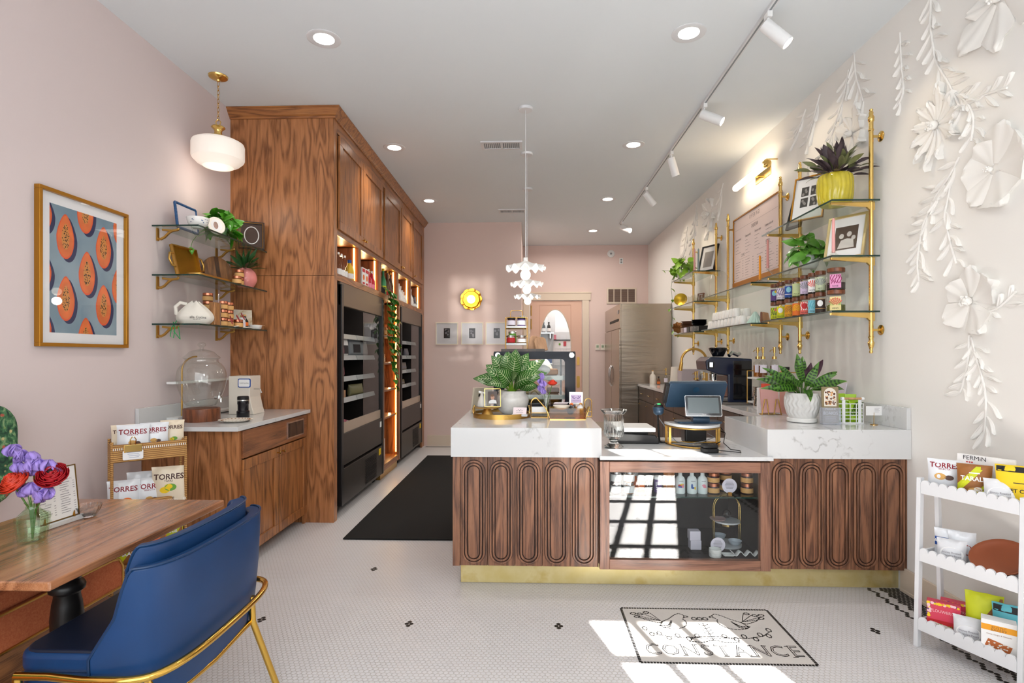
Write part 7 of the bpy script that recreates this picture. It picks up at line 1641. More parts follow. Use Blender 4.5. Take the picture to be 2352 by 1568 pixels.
garland('plaster spray reaching towards the window above the pansy', W_((2222,232),(2270,215),(2320,200)), .09, .03, seed=3)
garland('plaster garland hanging just right of the nearest pole top', W_((2068,75),(2072,150),(2078,215),(2062,245)), .08, .03, seed=4)
garland('long plaster garland below the pansy ending beside the lower pole', W_((2205,360),(2180,410),(2150,450),(2120,520),(2108,600),(2112,650)), .09, .028, seed=5)
garland('plaster garland falling between the pansy and the lower blossom', W_((2185,420),(2170,500),(2185,560),(2200,610)), .09, .03, seed=6)
garland('plaster spray to the window side of the lower blossom', W_((2240,710),(2270,718),(2300,705),(2340,665)), .08, .032, seed=7)
garland('leafy plaster stem dropping from the lower blossom, nearer the pole', W_((2228,770),(2226,830),(2215,880),(2205,905)), .085, .03, seed=8)
garland('leafy plaster stem running down to the white scalloped stand', W_((2232,775),(2246,830),(2262,880),(2268,920),(2262,1000)), .085, .03, seed=9)
garland('plaster garland above the tall shelf pole, beside the ceiling', W_((1962,120),(1968,180),(1985,235)), .11, .032, seed=10)
garland('plaster garland above the yellow pot', W_((1950,160),(1940,220),(1918,290),(1898,350)), .12, .032, seed=11)
garland('plaster garland above the tube light, nearer the window', W_((1885,215),(1870,270),(1852,330)), .12, .034, seed=12)
garland('plaster garland falling towards the brass tube light', W_((1852,250),(1838,290),(1822,320)), .11, .034, seed=13)
garland('plaster garland at the far end of the wall above the lime vine', W_((1580,520),(1572,570),(1568,620)), .16, .045, .05, seed=14)
garland('second plaster garland at the far end, nearer the bloom', W_((1600,470),(1596,520),(1590,580)), .16, .045, .05, seed=15)
garland('plaster garland between the far bloom and the tube light', W_((1662,420),(1655,450),(1648,490)), .15, .045, .045, seed=16)
# ---------------------------------------------------------------- floor mat
tag(MB().box(-1.468, -.57, 4.25, 7.835, .0015, .012).build('runner_mat', MAT_BLACK, bevel=.003), 'long black runner mat on the floor before the coolers', 'mat')
# ---------------------------------------------------------------- fruit print on the pink wall
def clip(poly, x0, x1, y0, y1):
    for k, (ax, lim, sg) in enumerate(((0,x0,1),(0,x1,-1),(1,y0,1),(1,y1,-1))):
        out = []
        for i, p in enumerate(poly):
            q = poly[(i+1) % len(poly)]; a, b_ = (p[ax]-lim)*sg, (q[ax]-lim)*sg
            if a >= 0: out.append(p)
            if a*b_ < 0: t_ = a/(a-b_); out.append(tuple(p[j]+(q[j]-p[j])*t_ for j in range(2)))
        poly = out
        if not poly: return []
    return poly
t = thing('fruit_picture', 'gold framed print of halved papayas on a grey blue ground', 'picture frame', (XL, 3.11, 1.93))
LW = lambda x, y, h: Vector((.012+h, x, y))      # x along the wall away from the window, y up
b = MB(); w, h = .64, .858
for a in ((-w/2,w/2,h/2-.02,h/2),(-w/2,w/2,-h/2,-h/2+.02),(-w/2,-w/2+.02,-h/2+.02,h/2-.02),(w/2-.02,w/2,-h/2+.02,h/2-.02)): b.box(0, .032, a[0], a[1], a[2], a[3])
b.build('frame', GOLDFRAME, t, bevel=.002); MB().box(0,.012,-w/2+.015,w/2-.015,-h/2+.015,h/2-.015).build('mount', mat('mount_white', '#e9e7e8', .7), t)
ar = (-.24, .24, -.352, .352); b = MB(); mm = [NT('print_ground')]
k = mm[0]; k.col(k.ramp(k.noise(k.coord(), 4, 3), [(.3, '#6d8797'), (.7, '#90a3ae')])); mm[0] = k.m
mm += [mat('print_shadow', '#262b52', .6), mat('print_rim', '#e2562e', .5), mat('print_flesh', '#f07a3e', .5, var=.3, vscale=12), mat('print_core', '#cf8844', .5), mat('print_seed', '#2f2219', .5)]
def put(poly, m, hgt):
    q = clip(poly, *ar)
    if len(q) > 2: b.m = m; b.poly([LW(x, y, hgt) for x, y in q])
put([(ar[0],ar[2]),(ar[1],ar[2]),(ar[1],ar[3]),(ar[0],ar[3])], 0, .0004)
def tear(cx, cy, w, h, n=28):
    out = []
    for i in range(n):
        a = 2*PI*i/n; y = cos(a); k = (1-.32*max(0, y)**1.0-.1*max(0, y)**3)*(1+.06*min(0, y)*-1)
        out.append((cx+w/2*sin(a)*k, cy+h/2*y-.04*h))
    return out
rnd = random.Random(8); fr = []
for px, py, hh in ((475,520,345),(625,330,345),(762,605,318),(637,797,335),(478,985,345),(762,1037,312),(628,1290,330),(300,330,300),(296,770,300),(296,1200,300),(885,460,280),(875,895,280)):
    X_, Y_ = px/3.267, 380+py/3.267; yw, zz = wall_yz(X_, Y_, XL)
    fr.append((yw-3.11, zz-1.93, .118 if hh > 290 else .11, hh/3.267*yw/1250))
for cx_, cy_, w_, h_ in fr: put(tear(cx_+.02, cy_-.016, w_*1.02, h_), 1, .0006)
for cx_, cy_, w_, h_ in fr:
    put(tear(cx_, cy_, w_, h_), 2, .0008); put(tear(cx_, cy_, w_*.9, h_*.93), 3, .001); put(tear(cx_, cy_-.004, w_*.45, h_*.58), 4, .0012)
    for q in range(60):
        a, r = rnd.uniform(0, 6.28), math.sqrt(rnd.random()); x, y = cx_+w_*.21*r*sin(a), cy_-.012+h_*.27*r*cos(a); s_ = rnd.uniform(.0018,.0034)
        put([(x+s_*cos(j*PI/3), y+1.3*s_*sin(j*PI/3)) for j in range(6)], 5, .0014)
b.build('print', mm, t)
MB().box(.022,.024,-w/2+.018,w/2-.018,-h/2+.018,h/2-.018).build('glazing', GLASS, t)
MK = mark()
# ---------------------------------------------------------------- glass shelves on the pink wall
LZ = [2.357, 2.016, 1.675]
for k, lb in enumerate(('top glass shelf on the pink wall with bowl and pothos', 'middle glass shelf on the pink wall with gold trays and round board', 'lowest glass shelf on the pink wall with bag and copper lidded jars')):
    t = thing('glass_shelf', lb, 'shelf', (-2.45, 4.2, LZ[k]), world=True, group='glass shelves on the pink wall')
    z = LZ[k]; MB().box(-2.608, -2.284, 3.74, 4.72, z-.011, z).build('pane', GLASSG, t)
    b = MB(); b.box(-2.284, -2.28, 3.736, 4.722, z-.011, z); b.box(-2.608, -2.284, 3.736, 3.74, z-.011, z); b.build('edge', GLASSEDGE, t)
    for y in (3.79, 4.51):
        b = MB(); b.box(-2.609, -2.6, y-.011, y+.011, z-.1, z-.012); b.tube([(-2.603,y,z-.085),(-2.58,y,z-.088),(-2.555,y,z-.075),(-2.525,y,z-.045),(-2.50,y,z-.03),(-2.465,y,z-.026),(-2.455,y,z-.018)], .009, 10); b.tube([(-2.57,y,z-.022),(-2.5,y,z-.03)], .008, 8); b.ball((-2.455,y,z-.02), .008, 8)
        b.build('bracket', BRASSR, t, smooth=50)
# top shelf
t = thing('bobbin_frame', 'blue bobbin-turned photo frame on the top pink-wall shelf', 'picture frame', (-2.5, 3.97, LZ[0]+.002)); t.rotation_euler = (R(-7), 0, R(90))
b = MB()
for x0, z0, x1, z1 in ((-.12,.011,-.12,.19),(.12,.011,.12,.19),(-.12,.19,.12,.19),(-.12,.011,.12,.011)):
    n_ = 17 if x0 == x1 else 22
    for i in range(n_): f = (i+.5)/n_; b.ball((x0+(x1-x0)*f, 0, z0+(z1-z0)*f), .0105, 8)
b.build('bobbins', mat('cobalt_paint', '#1d4a78', .35), t, smooth=60); MB().box(-.115,.115,-.002,.004,.012,.185).build('print', mat('print_pale', '#cfc6cc', .5), t)
t = thing('patterned_bowl', 'white bowl with blue leaf pattern on the top pink-wall shelf', 'bowl', (-2.36, 3.86, LZ[0]+.0005))
MB().lathe(cr([(.035,0),(.038,.005),(.062,.03),(.073,.07),(.069,.07),(.058,.032),(0,.012)]), 36).build('body', WHITE, t, smooth=60)
b = MB(); rnd = random.Random(2)
for i in range(46):
    a, zf = rnd.uniform(0,6.28), rnd.uniform(.012,.062); rr = .043+.47*(zf-.01) if zf < .032 else .0625+.27*(zf-.032); rr += .0012; th = rnd.uniform(0,6.28)
    b.poly([Vector(((rr)*cos(a+.12*(cos(q*PI/4)*cos(th)-.5*sin(q*PI/4)*sin(th))), (rr)*sin(a+.12*(cos(q*PI/4)*cos(th)-.5*sin(q*PI/4)*sin(th))), zf+.007*(cos(q*PI/4)*sin(th)+.5*sin(q*PI/4)*cos(th)))) for q in range(8)])
b.build('leaf_pattern', mat('delft_blue', '#2b4f7c', .3), t)
t = thing('oval_photo', 'cream oval photo frame leaning in front of the pothos', 'picture frame', (-2.33, 4.05, LZ[0]+.002)); t.rotation_euler = (R(-20), 0, R(48))
ov = lambda a_, b_, n_=32: [(a_*cos(2*PI*i/n_), .072+b_*sin(2*PI*i/n_)) for i in range(n_)]
MB().prism(ov(.062,.072), -.008, .008, XZ(0)).build('rim', CREAM, t, bevel=.004, seg=3, smooth=50)
b = MB(); b.m = 0; b.prism(ov(.04,.05), .008, .0086, XZ(0)); b.m = 1; b.prism([(x*.4-.005, .07+(z-.072)*.6) for x, z in ov(.04,.05)], .0086, .0092, XZ(0)); b.build('photo', [PAPER, STANDW], t)
t = thing('photo_frame', 'dark wooden frame with a pale oval leaning by the cabinet side', 'picture frame', (-2.37, 4.63, LZ[0]+.002)); t.rotation_euler = (R(-8), 0, R(25))
b = MB(); frame4(b, .2, .24, .02, -.02, 0, Matrix.Translation((0,0,.12))); b.build('frame', mat('ebony', '#2b1d16', .3, coat=.3), t); MB().box(-.085,.085,-.012,-.004,.015,.225).build('mount', mat('brown_mount', '#4a3830', .7), t)
b = MB(); b.tube([(.055*cos(i*PI/14), -.014, .12+.075*sin(i*PI/14)) for i in range(28)], .004, 6, True); b.build('oval_line', PAPER, t)
b = MB(); b.tube([(-.088,-.021,.012),(-.088,-.021,.228),(.088,-.021,.228),(.088,-.021,.012)], .004, 6, True); b.build('gilt_line', GOLDFRAME, t)
t = thing('potted_pothos', 'bushy green pothos in a clear bowl on the top pink-wall shelf', 'plant', (-2.42, 4.27, LZ[0]+.0005))
MB().lathe([(.04,0),(.07,.02),(.078,.06),(.06,.09),(.056,.09),(.073,.06),(.066,.024),(0,.006)], 24).build('pot', JARGLASS, t, smooth=50)
b = MB(); b.T = Matrix.Translation((0,0,.07)); bush(b, 85, 31, (.07,.125), .075, el=(-20,85), droop=.3, heart=True, r0=.065); b.T = None
sb = MB(); pts = [Vector(p) for p in ((0,-.08,.06),(-.06,-.18,.04),(-.1,-.22,-.05),(-.1,-.24,-.1))]; sb.tube(pts, .002, 5); leaf_mb(b, pts[-1], (.4,-.3,-.8), .06, .04, .2, heart=True); leaf_mb(b, (.0,.05,.02), (.6,.4,-.7), .07, .05, .2, heart=True)
b.build('foliage', mat('pothos_green', '#4f9a22', .3, var=.4, vscale=12, coat=.2), t, smooth=60, kind='stuff'); sb.build('stem', STEM, t)
# middle shelf
def tray(label, loc, rot, w, h):
    t = thing('gold_tray', label, 'tray', loc); t.rotation_euler = rot
    MB().box(-w/2,w/2,0,.006,0,h).build('pan', mat('brushed_gold', '#a8802c', .3, .9, var=.2), t)
    b = MB(); frame4(b, w, h, .01, -.018, 0.0, Matrix.Translation((0,0,h/2))); b.build('rim', BRASSR, t)
    for s_ in (-1,1):
        b = MB(); b.tube([(s_*w/2,-.01,h/2-.05),(s_*(w/2+.03),-.01,h/2-.045),(s_*(w/2+.045),-.01,h/2),(s_*(w/2+.03),-.01,h/2+.045),(s_*w/2,-.01,h/2+.05)], .008, 8); b.build('handle', BRASSR, t, smooth=60)
tray('rectangular gold tray leaning upright on the middle pink-wall shelf', (-2.48, 3.95, LZ[1]+.004), (R(-14),0,R(82)), .24, .23)
tray('gold tray with cut-out handles lying flat along the middle shelf', (-2.33, 4.06, LZ[1]+.008), (R(-90),0,R(90)), .38, .1)
t = thing('round_board', 'thick round acacia board leaning on the middle pink-wall shelf', 'board', (-2.46, 4.3, LZ[1]+.001)); t.rotation_euler = (R(-14), 0, R(60))
MB().prism([(.115*cos(2*PI*i/48), .115+.115*sin(2*PI*i/48)) for i in range(48)], -.016, .016, XZ(0)).build('disc', BOARDW, t, bevel=.004)
b = MB(); b.prism([(-.022,.004),(.012,.002),(.012,.228),(-.022,.226)], .0162, .0168, XZ(0)); b.build('inlay', wood('dark_strip', '#5e3a20', '#4a2c18', '#2c1a0e', 'z', .45, 4, 5), t)
tag(MB().cbox((0,0,.004), (.09,.03,.006), (0,0,R(20))).build('red_tag', mat('tag_red', '#d9604c', .5), loc=(-2.4,4.2,LZ[1]+.011)), 'flat red tag lying behind the gold tray', 'tag')
for i, (x, y, z, nm) in enumerate(((-2.33,4.36,0,'copper lidded jar under another beside the pink pot'),(-2.33,4.36,.0625,'copper lidded jar on top of another beside the pink pot'),(-2.30,4.27,0,'copper lidded jar at the front edge of the middle pink-wall shelf'),)): jar('spread_jar', nm, (x,y,LZ[1]+.0005+z), .034, .047, AMBER, COPPER, .015, (.1,.75), TAN)
t = thing('pink_pot', 'round glossy pink pot at the cabinet end of the middle shelf', 'pot', (-2.37, 4.53, LZ[1]+.0005))
MB().lathe(cr([(.045,0),(.06,.006),(.085,.05),(.09,.085),(.078,.13),(.05,.16),(.045,.16),(.07,.13)])+[(.0,.12)], 40).build('body', PINK, t, smooth=60)
t = thing('spiky_plant', 'dark green spiky rosette in the round pink pot', 'plant', (-2.37, 4.53, LZ[1]+.14)); b = MB(); bush(b, 34, 41, (.1,.17), .035, el=(0,80), r0=.03, droop=.15); b.build('foliage', LEAFD, t, smooth=60, kind='stuff')
# lowest shelf
t = thing('cotton_bag', 'white drawstring cotton bag with black script on the lowest shelf', 'bag', (-2.38, 3.86, LZ[2]+.0005)); t.rotation_euler = (0,0,R(30))
def fn(u, v):
    a = 2*PI*u; r = [.085,.115,.12,.108,.085,.055,.02][min(6, int(v*6))]*(1-(v*6 % 1))+[.115,.12,.108,.085,.055,.02,.01][min(6, int(v*6))]*(v*6 % 1)
    return Vector((r*cos(a)*(1+.04*sin(5*a)), .7*r*sin(a), .16*v+.008*sin(4*a)*v))
b = MB(); b.grid(fn, 40, 16); b.build('cloth', CANVAS, t, smooth=60, sub=1)
b = MB(); b.tube([(-.05,0,.14),(-.09,0,.15),(-.12,0,.12),(-.115,0,.07),(-.1,-.01,.06)], .013, 8); b.build('drawstring_top', CANVAS, t, smooth=60)
b = MB(); b.T = lambda v: Vector((v.x, -.7*math.sqrt(max(1e-5, .1205**2-v.x**2))-.004, v.y)); b.text('alla Cucina', .026, lambda u, v: (u*.9+.02, .045+v, 0)); 
for q in range(3): b.poly([(-.01+q*.016,.03,0),(.002+q*.016,.03,0),(.002+q*.016,.032,0),(-.01+q*.016,.032,0)])
b.T = None; b.build('lettering', INK, t)
b = MB(); b.tube([(-.11,-.03,.02),(-.14,-.04,-.03),(-.15,-.03,-.09),(-.13,-.035,-.1),(-.12,-.04,-.03),(-.13,-.05,.01)], .003, 6); b.tube([(-.13,-.04,-.05),(-.11,-.03,-.08),(-.09,-.03,-.11),(-.1,-.03,-.02)], .003, 6); b.build('ribbon', mat('green_ribbon', '#1f9a52', .5), t, smooth=60)
tag(MB().box(-.022,.022,-.035,.035,0,.165).build('olive_block', BLOCKW, loc=(-2.3, 3.965, LZ[2]+.0005), bevel=.004), 'olive wood block standing on the lowest pink-wall shelf', 'block')
t = thing('hand_grater', 'steel hand grater with wire loop beside the olive wood block', 'grater', (-2.31, 4.035, LZ[2]+.0005)); MB().box(-.006,.006,-.018,.018,0,.17).build('blade', CHROME, t)
b = MB(); b.tube([(0,-.008,.17),(0,-.008,.225),(0,0,.235),(0,.008,.225),(0,.008,.17)], .002, 6); b.build('loop', CHROME, t)
b = MB()
for i in range(4):
    for q in range(18): b.cbox((.0065, -.012+i*.008, .01+q*.0085), (.0015,.004,.003))
b.build('teeth', BLACK, t)
jl = ('bottom', 'second', 'third', 'top')
for i, (x, y, n_, nm) in enumerate(((-2.46,3.99,2,'behind the olive wood block'),(-2.33,4.12,3,'next to the grater'),(-2.45,4.13,4,'at the back beside the grater'),(-2.34,4.22,3,'in the middle of the lowest shelf'),(-2.46,4.25,2,'at the back in the middle of the lowest shelf'),(-2.31,4.305,1,'right of the middle on the lowest shelf'))):
    for k in range(n_): jar('spread_jar', 'copper lidded jar, %s of stack %s' % (jl[k], nm), (x,y,LZ[2]+.0005+k*.0635), .036, .048, JAMRED if i == 0 and k else AMBER, COPPER, .015, (.1,.75), TAN, 'copper lidded jars on the lowest pink-wall shelf')
for i, (x, y, z, nm) in enumerate(((-2.5,4.2,.128,'white lidded jar on top at the back of the lowest shelf'),(-2.52,4.36,0,'tall white jar at the back near the vinegar bottles'),(-2.42,4.36,0,'white jar with red seal near the vinegar bottles'),(-2.33,4.4,0,'small white jar at the front near the vinegar bottles'))):
    if i == 0: continue
    jar('white_jar', nm, (x,y,LZ[2]+.0005+z), .026, .07+.03*(i == 1), PAPER, WHITE, .016, (.2,.7), PAPERL)
for i, (y, nm) in enumerate(((4.16,'red paper tag hanging on the jars by the grater'),(4.26,'red paper tag across the middle jars'),(4.33,'red paper tag beside the white jars'))):
    tag(MB().cbox((0,0,0), (.003,.012,.07), (R(50 if i else 30),0,0)).build('paper_tag', mat('tag_maroon%d' % i, '#a03a44', .5), loc=(-2.285,y,LZ[2]+.05+.02*i)), nm, 'tag', 'red paper tags')
bottle('vinegar_bottle', 'dark vinegar bottle with orange label on the lowest shelf', (-2.34,4.46,LZ[2]+.0005), [(.026,0),(.028,.01),(.028,.06),(.012,.085),(.011,.1)], BLACKGLOSS, TAN, .1, .012, .014, (.0285,.02,.05), ORANGE)
bottle('vinegar_bottle', 'amber bottle with orange label behind the dark vinegar bottle', (-2.39,4.51,LZ[2]+.0005), [(.022,0),(.024,.01),(.024,.065),(.01,.085),(.01,.1)], HONEY, TAN, .1, .012, .014, (.0245,.02,.05), ORANGE)
t = thing('marbled_sheet', 'beige marbled slate leaning by the cabinet on the lowest shelf', 'board', (-2.46, 4.58, LZ[2]+.001)); t.rotation_euler = (R(-12), 0, R(35))
k = NT('sepia_marble'); k.col(k.ramp(k.noise(k.coord(), 9, 4, .6, dist=1), [(.42, '#d8cdbb'), (.55, '#cbb999'), (.62, '#a8743a')])); MB().box(-.11,.11,-.005,.005,0,.17).build('slab', k.m, t)
t = thing('white_bowl', 'small ribbed white bowl with a spoon at the shelf end', 'bowl', (-2.325, 4.6, LZ[2]+.0005)); MB().lathe([(.04,0),(.05,.006),(.058,.035),(.055,.035),(.046,.008),(0,.005)], 48, fn=lambda a, z: 1+.02*sin(24*a)).build('body', WHITE, t, smooth=50)
b = MB(); b.cbox((.02,.03,.037), (.012,.11,.005), (0,0,R(-25))); b.build('spoon', LIGHTW, t)
t = thing('linen_napkin', 'folded cream linen lying over the front of the lowest shelf', 'cloth', (-2.31, 4.38, LZ[2]+.001)); MB().grid(lambda u, v: Vector((-.02+.045*v, -.14+.28*u, .004+.004*sin(u*11)+.003*sin(v*9+u*4))), 30, 6).build('fold', CANVAS, t, solid=.005, smooth=60)
shift(MK, -.05)
# ---------------------------------------------------------------- coffee station
KT = .985
t = thing('drink_dispenser', 'clear glass drink dispenser with lid on a round wooden stand', 'dispenser', (-2.345, 3.83, KT))
MB().lathe([(.118,0),(.12,.004),(.12,.088),(.116,.092)], 40).build('stand', STANDW, t, smooth=40)
MB().lathe(cr([(.0,.1),(.085,.1),(.1,.112),(.135,.19),(.158,.27),(.16,.32),(.15,.37),(.128,.405),(.11,.42),(.108,.44),(.116,.445),(.116,.45),(.104,.44),(.107,.418),(.146,.37),(.156,.32),(.154,.27),(.131,.19),(.095,.115),(0,.105)]), 56).build('jar', THICKGLASS, t, smooth=60)
MB().lathe(cr([(.118,.45),(.118,.456),(.1,.47),(.075,.495),(.03,.51),(.014,.515),(.014,.525),(.026,.54),(.022,.556),(0,.562)]), 48).build('lid', THICKGLASS, t, smooth=60)
b = MB(); b.tube([(.13,-.05,.17),(.165,-.065,.172),(.18,-.07,.165),(.182,-.071,.14)], [.012,.011,.012,.01], 10); b.tube([(.16,-.062,.18),(.17,-.066,.21)], .005, 6); b.cyl((.165,-.065,.165), .016, .02, 12); b.build('tap', CHROME, t, smooth=50)
t = thing('tiered_shelf', 'white two tier wall shelf with a bent brass pole behind the dispenser', 'shelf', (-2.55, 4.2, KT), world=True)
for z in (KT+.006, KT+.262): b = MB(); b.prism([(-2.584,3.8),(-2.53,3.8),(-2.512,3.82),(-2.5,4.1),(-2.5,4.55),(-2.52,4.62),(-2.584,4.62)], z, z+.018); b.build('tier', WHITEP, t, bevel=.003)
b = MB(); b.tube([(-2.548,3.92,KT+.02),(-2.548,3.92,KT+.36)]+[(-2.548+.05*(1-cos(R(a))),3.92+.1*(1-cos(R(a))),KT+.36+.1*sin(R(a))) for a in range(10,91,10)], .0065, 8); b.build('pole', BRASSR, t, smooth=60)
t = thing('water_heater', 'cream countertop dispenser with a curved side and name tag', 'appliance', (-2.28, 4.33, KT))
b = MB(); b.prism([(-.1,0),(.105,0),(.09,.05),(.07,.14),(.07,.305),(-.1,.305)], -.09, .09, XZ(0)); b.build('body', BEIGE, t, bevel=.006)
b = MB(); b.prism(rrect(.1,.07,.012,cx=.03,cy=.25), .0905, .097, XZ(0)); b.build('tag_rim', BLUEP, t); b = MB(); b.prism(rrect(.088,.058,.01,cx=.03,cy=.25), .097, .0985, XZ(0)); b.build('tag_face', PAPER, t)
b = MB(); b.text('Cold & Sparkling', .0125, lambda u, v: (.03+u*.85, -.0988, .25+v)); b.build('lettering', INK, t)
b = MB(); b.tube([(.07,-.02,.2),(.13,-.04,.2),(.14,-.04,.17)], .006, 6); b.build('spout', CHROME, t, smooth=50)
t = thing('pepper_grinder', 'black cylindrical grinder on the coffee worktop', 'grinder', (-2.15, 4.03, KT))
MB().lathe([(.042,0),(.045,.006),(.045,.05),(.038,.056),(.038,.1),(.04,.104),(.04,.125),(.0,.128)], 30).build('body', mat('lens_black', '#17171c', .25), t, smooth=40); MB().lathe([(.0402,.128),(.0402,.136)], 30).build('band', CHROME, t); MB().lathe([(.04,.136),(.04,.158),(.036,.162),(0,.162)], 30).build('top', BLACKM, t, smooth=40)
t = thing('patterned_plate', 'cream plate with brown flourishes on the coffee worktop', 'plate', (-2.07, 3.78, KT))
MB().lathe([(.06,0),(.07,.004),(.108,.014),(.112,.018),(.07,.009),(0,.007)], 40, fn=lambda a, z: 1+.02*sin(10*a)).build('body', CREAM, t, smooth=50)
b = MB()
for i in range(24): a = 2*PI*i/24; b.cbox((.09*cos(a), .09*sin(a), .0155), (.012,.006,.0015), (0,-.2,a+.6))
b.build('flourish', BROWN, t)
# ---------------------------------------------------------------- snack bags: pillow pack, front facing -y
def chip(loc, rz, w, h, d, m, label, ink, word='TORRES', sub='', art=((0,.38,.12,POTATO),(.16,.36,.09,TRUFFLE)), tilt=-8, name='crisp_bag', cat='crisps', group=None, wz=.74, stripes=None, extra=()):
    t = thing(name, label, cat, loc, rz, group); t.rotation_euler = (R(tilt), 0, rz)
    def dep(x, z):
        u, v = max(-1, min(1, x/(w/2))), max(0, min(1, z/h))
        return d/2*(1-abs(u)**2.6)**.8*(sin(PI*v)**.55)
    b = MB()
    for sg in (-1, 1): b.grid(lambda u, v, sg=sg: Vector(((u-.5)*w*(1-.05*sin(PI*v)+.02*sin(v*40)*(v > .93 or v < .07)), sg*(dep((u-.5)*w, v*h)+.0012)+.004*sin(u*14)*(v > .9), v*h)), 18, 22)
    b.build('bag', m, t, smooth=60)
    b = MB(); mm = []
    def patch(pts, m_, q=0):
        if m_ not in mm: mm.append(m_)
        b.m = mm.index(m_); b.add([(x, -dep(x, z)-.0016-.0003*q, z) for x, z in pts], [tuple(range(len(pts)))])
    if stripes:
        for s0 in stripes[1]:
            for j in range(12):
                v0, v1 = j/12, (j+1)/12; f = lambda v: max(-.47, min(.47, s0-.5+v*.9)); g = lambda v: max(-.47, min(.47, s0-.24+v*.9))
                if g(v0)-f(v0) < .01 and g(v1)-f(v1) < .01: continue
                for c_ in range(3):
                    e = lambda v, k: (f(v)+(g(v)-f(v))*k/3)*w
                    patch([(e(v0,c_),h*(.05+.9*v0)),(e(v0,c_+1),h*(.05+.9*v0)),(e(v1,c_+1),h*(.05+.9*v1)),(e(v1,c_),h*(.05+.9*v1))], stripes[0], 0)
    for ax_, az, ar_, am in art:
        patch([(w*(ax_)+w*ar_*cos(k*PI/7), h*az+w*ar_*.7*sin(k*PI/7)) for k in range(14)], am, 2)
    for (x0, x1, z0, z1, em) in extra:
        n_ = 6
        for j in range(n_): patch([(w*(x0+(x1-x0)*j/n_), h*z0),(w*(x0+(x1-x0)*(j+1)/n_), h*z0),(w*(x0+(x1-x0)*(j+1)/n_), h*z1),(w*(x0+(x1-x0)*j/n_), h*z1)], em, 1)
    if ink not in mm: mm.append(ink)
    b.m = mm.index(ink); sz = w*1.02/max(3.2, len(word)*.68)
    b.T = lambda v: Vector((v.x, -dep(v.x, v.y)-.0024, v.y))
    if word: b.text(word, sz, lambda u, v: (u*.95, h*wz+v), bold=.02)
    if sub:
        for i, s_ in enumerate(sub.split('|')): b.text(s_, sz*(.34 if i == 0 else .42), lambda u, v, i=i: (u, h*((wz-.1) if i == 0 else .2-.09*(i-1))+v), bold=.01)
    b.T = None; b.build('print', mm, t); return t
# wicker rack
WR = thing('wicker_rack', 'three tier woven wicker rack of snack bags by the coffee cabinet', 'rack', (-2.405, 3.065, 0), R(42))
def wl(x, y, z=0): c_, s_ = cos(R(42)), sin(R(42)); return (-2.405+x*c_-y*s_, 3.065+x*s_+y*c_, z)
L_, D_ = .37, .18
for z in (.836, .50, .13):
    b = MB(); hh = .09
    for (x0, y0, x1, y1) in ((0,0,L_,0),(L_,0,L_,D_),(L_,D_,0,D_),(0,D_,0,0)):
        b.add([(x0,y0,z),(x1,y1,z),(x1,y1,z+hh),(x0,y0,z+hh)], [(0,1,2,3)])
    bk = b.build('basket', WICKER, WR, solid=.01)
    b = MB(); b.add([(0,0,z+.004),(L_,0,z+.004),(L_,D_,z+.004),(0,D_,z+.004)], [(0,1,2,3)]); b.build('base', WICKER, bk, solid=.006)
    b = MB()
    for zz_ in (z, z+hh): b.tube([(0,0,zz_),(L_,0,zz_),(L_,D_,zz_),(0,D_,zz_)], .007, 8, True)
    b.build('rim', WICKER, bk, smooth=60)
    b = MB()
    for i in range(37): b.box(.005+i*.01, .009+i*.01, -.008, .008, z+hh*.72, z+hh*.86)
    b.build('white_weave', PAPER, bk, label='white woven band')
for x in (0, L_):
    for y in (0, D_): MB().cyl((x,y,0), .008, .95, 10).build('leg', WICKER, WR, smooth=50)
t = thing('price_clip', 'gold bulldog clip holding a handwritten price card on the wicker basket', 'clip', wl(.1,-.008,.93), R(42))
MB().box(-.045,.045,-.008,-.002,-.045,.0).build('jaw', BRASS, t, bevel=.003); b = MB(); b.tube([(-.012,-.006,0),(-.014,-.012,.03),(-.006,-.012,.045),(.006,-.012,.045),(.014,-.012,.03),(.012,-.006,0)], .003, 6); b.build('lever', BRASS, t, smooth=50)
b = MB(); b.T = Matrix(((1,0,0,0),(0,0,1,-.006),(0,1,0,-.06),(0,0,0,1))); b.prism(rrect(.1,.055,.008), -.001, .001); b.T = None; b.build('card', PAPER, t)
b = MB()
for q in range(4): b.box(-.03+.004*q,.034-.006*(q % 2),-.0078,-.0072,-.045-q*.01,-.0435-q*.01)
b.build('writing', BLUEP, t)
WT = .836+.03
chip(wl(.065,.125,WT), R(40), .12, .17, .05, CREAMBAG, 'beige crisp bag at the far left of the top wicker basket, half hidden', DKBROWN, art=(), tilt=-10)
chip(wl(.105,.05,WT), R(30), .165, .175, .06, SILVERBAG, 'white truffle crisp bag in front on the top wicker basket', MAROON, sub='SELECTA', tilt=-8)
chip(wl(.215,.08,WT), R(30), .15, .175, .06, SILVERBAG, 'second white truffle crisp bag, middle of the top wicker basket', MAROON, sub='SELECTA', tilt=-8)
chip(wl(.315,.115,WT), R(30), .13, .18, .05, CREAMBAG, 'beige crisp bag at the right end of the top wicker basket', DKBROWN, art=((.1,.35,.13,GREENP),(0,.33,.1,YELLOW)), tilt=-10)
W2 = .50+.012
chip(wl(.06,.06,W2), R(30), .165, .2, .06, SILVERBAG, 'white crisp bag at the left of the middle wicker basket', MAROON, art=((.12,.4,.16,ORANGE),), tilt=-5)
chip(wl(.19,.05,W2), R(30), .165, .2, .06, SILVERBAG, 'white crisp bag in the middle of the middle wicker basket', MAROON, sub='SELECTA', tilt=-5)
chip(wl(.16,.14,W2), R(30), .16, .225, .05, SILVERBAG, 'white crisp bag standing behind in the middle wicker basket', MAROON, art=(), tilt=-5)
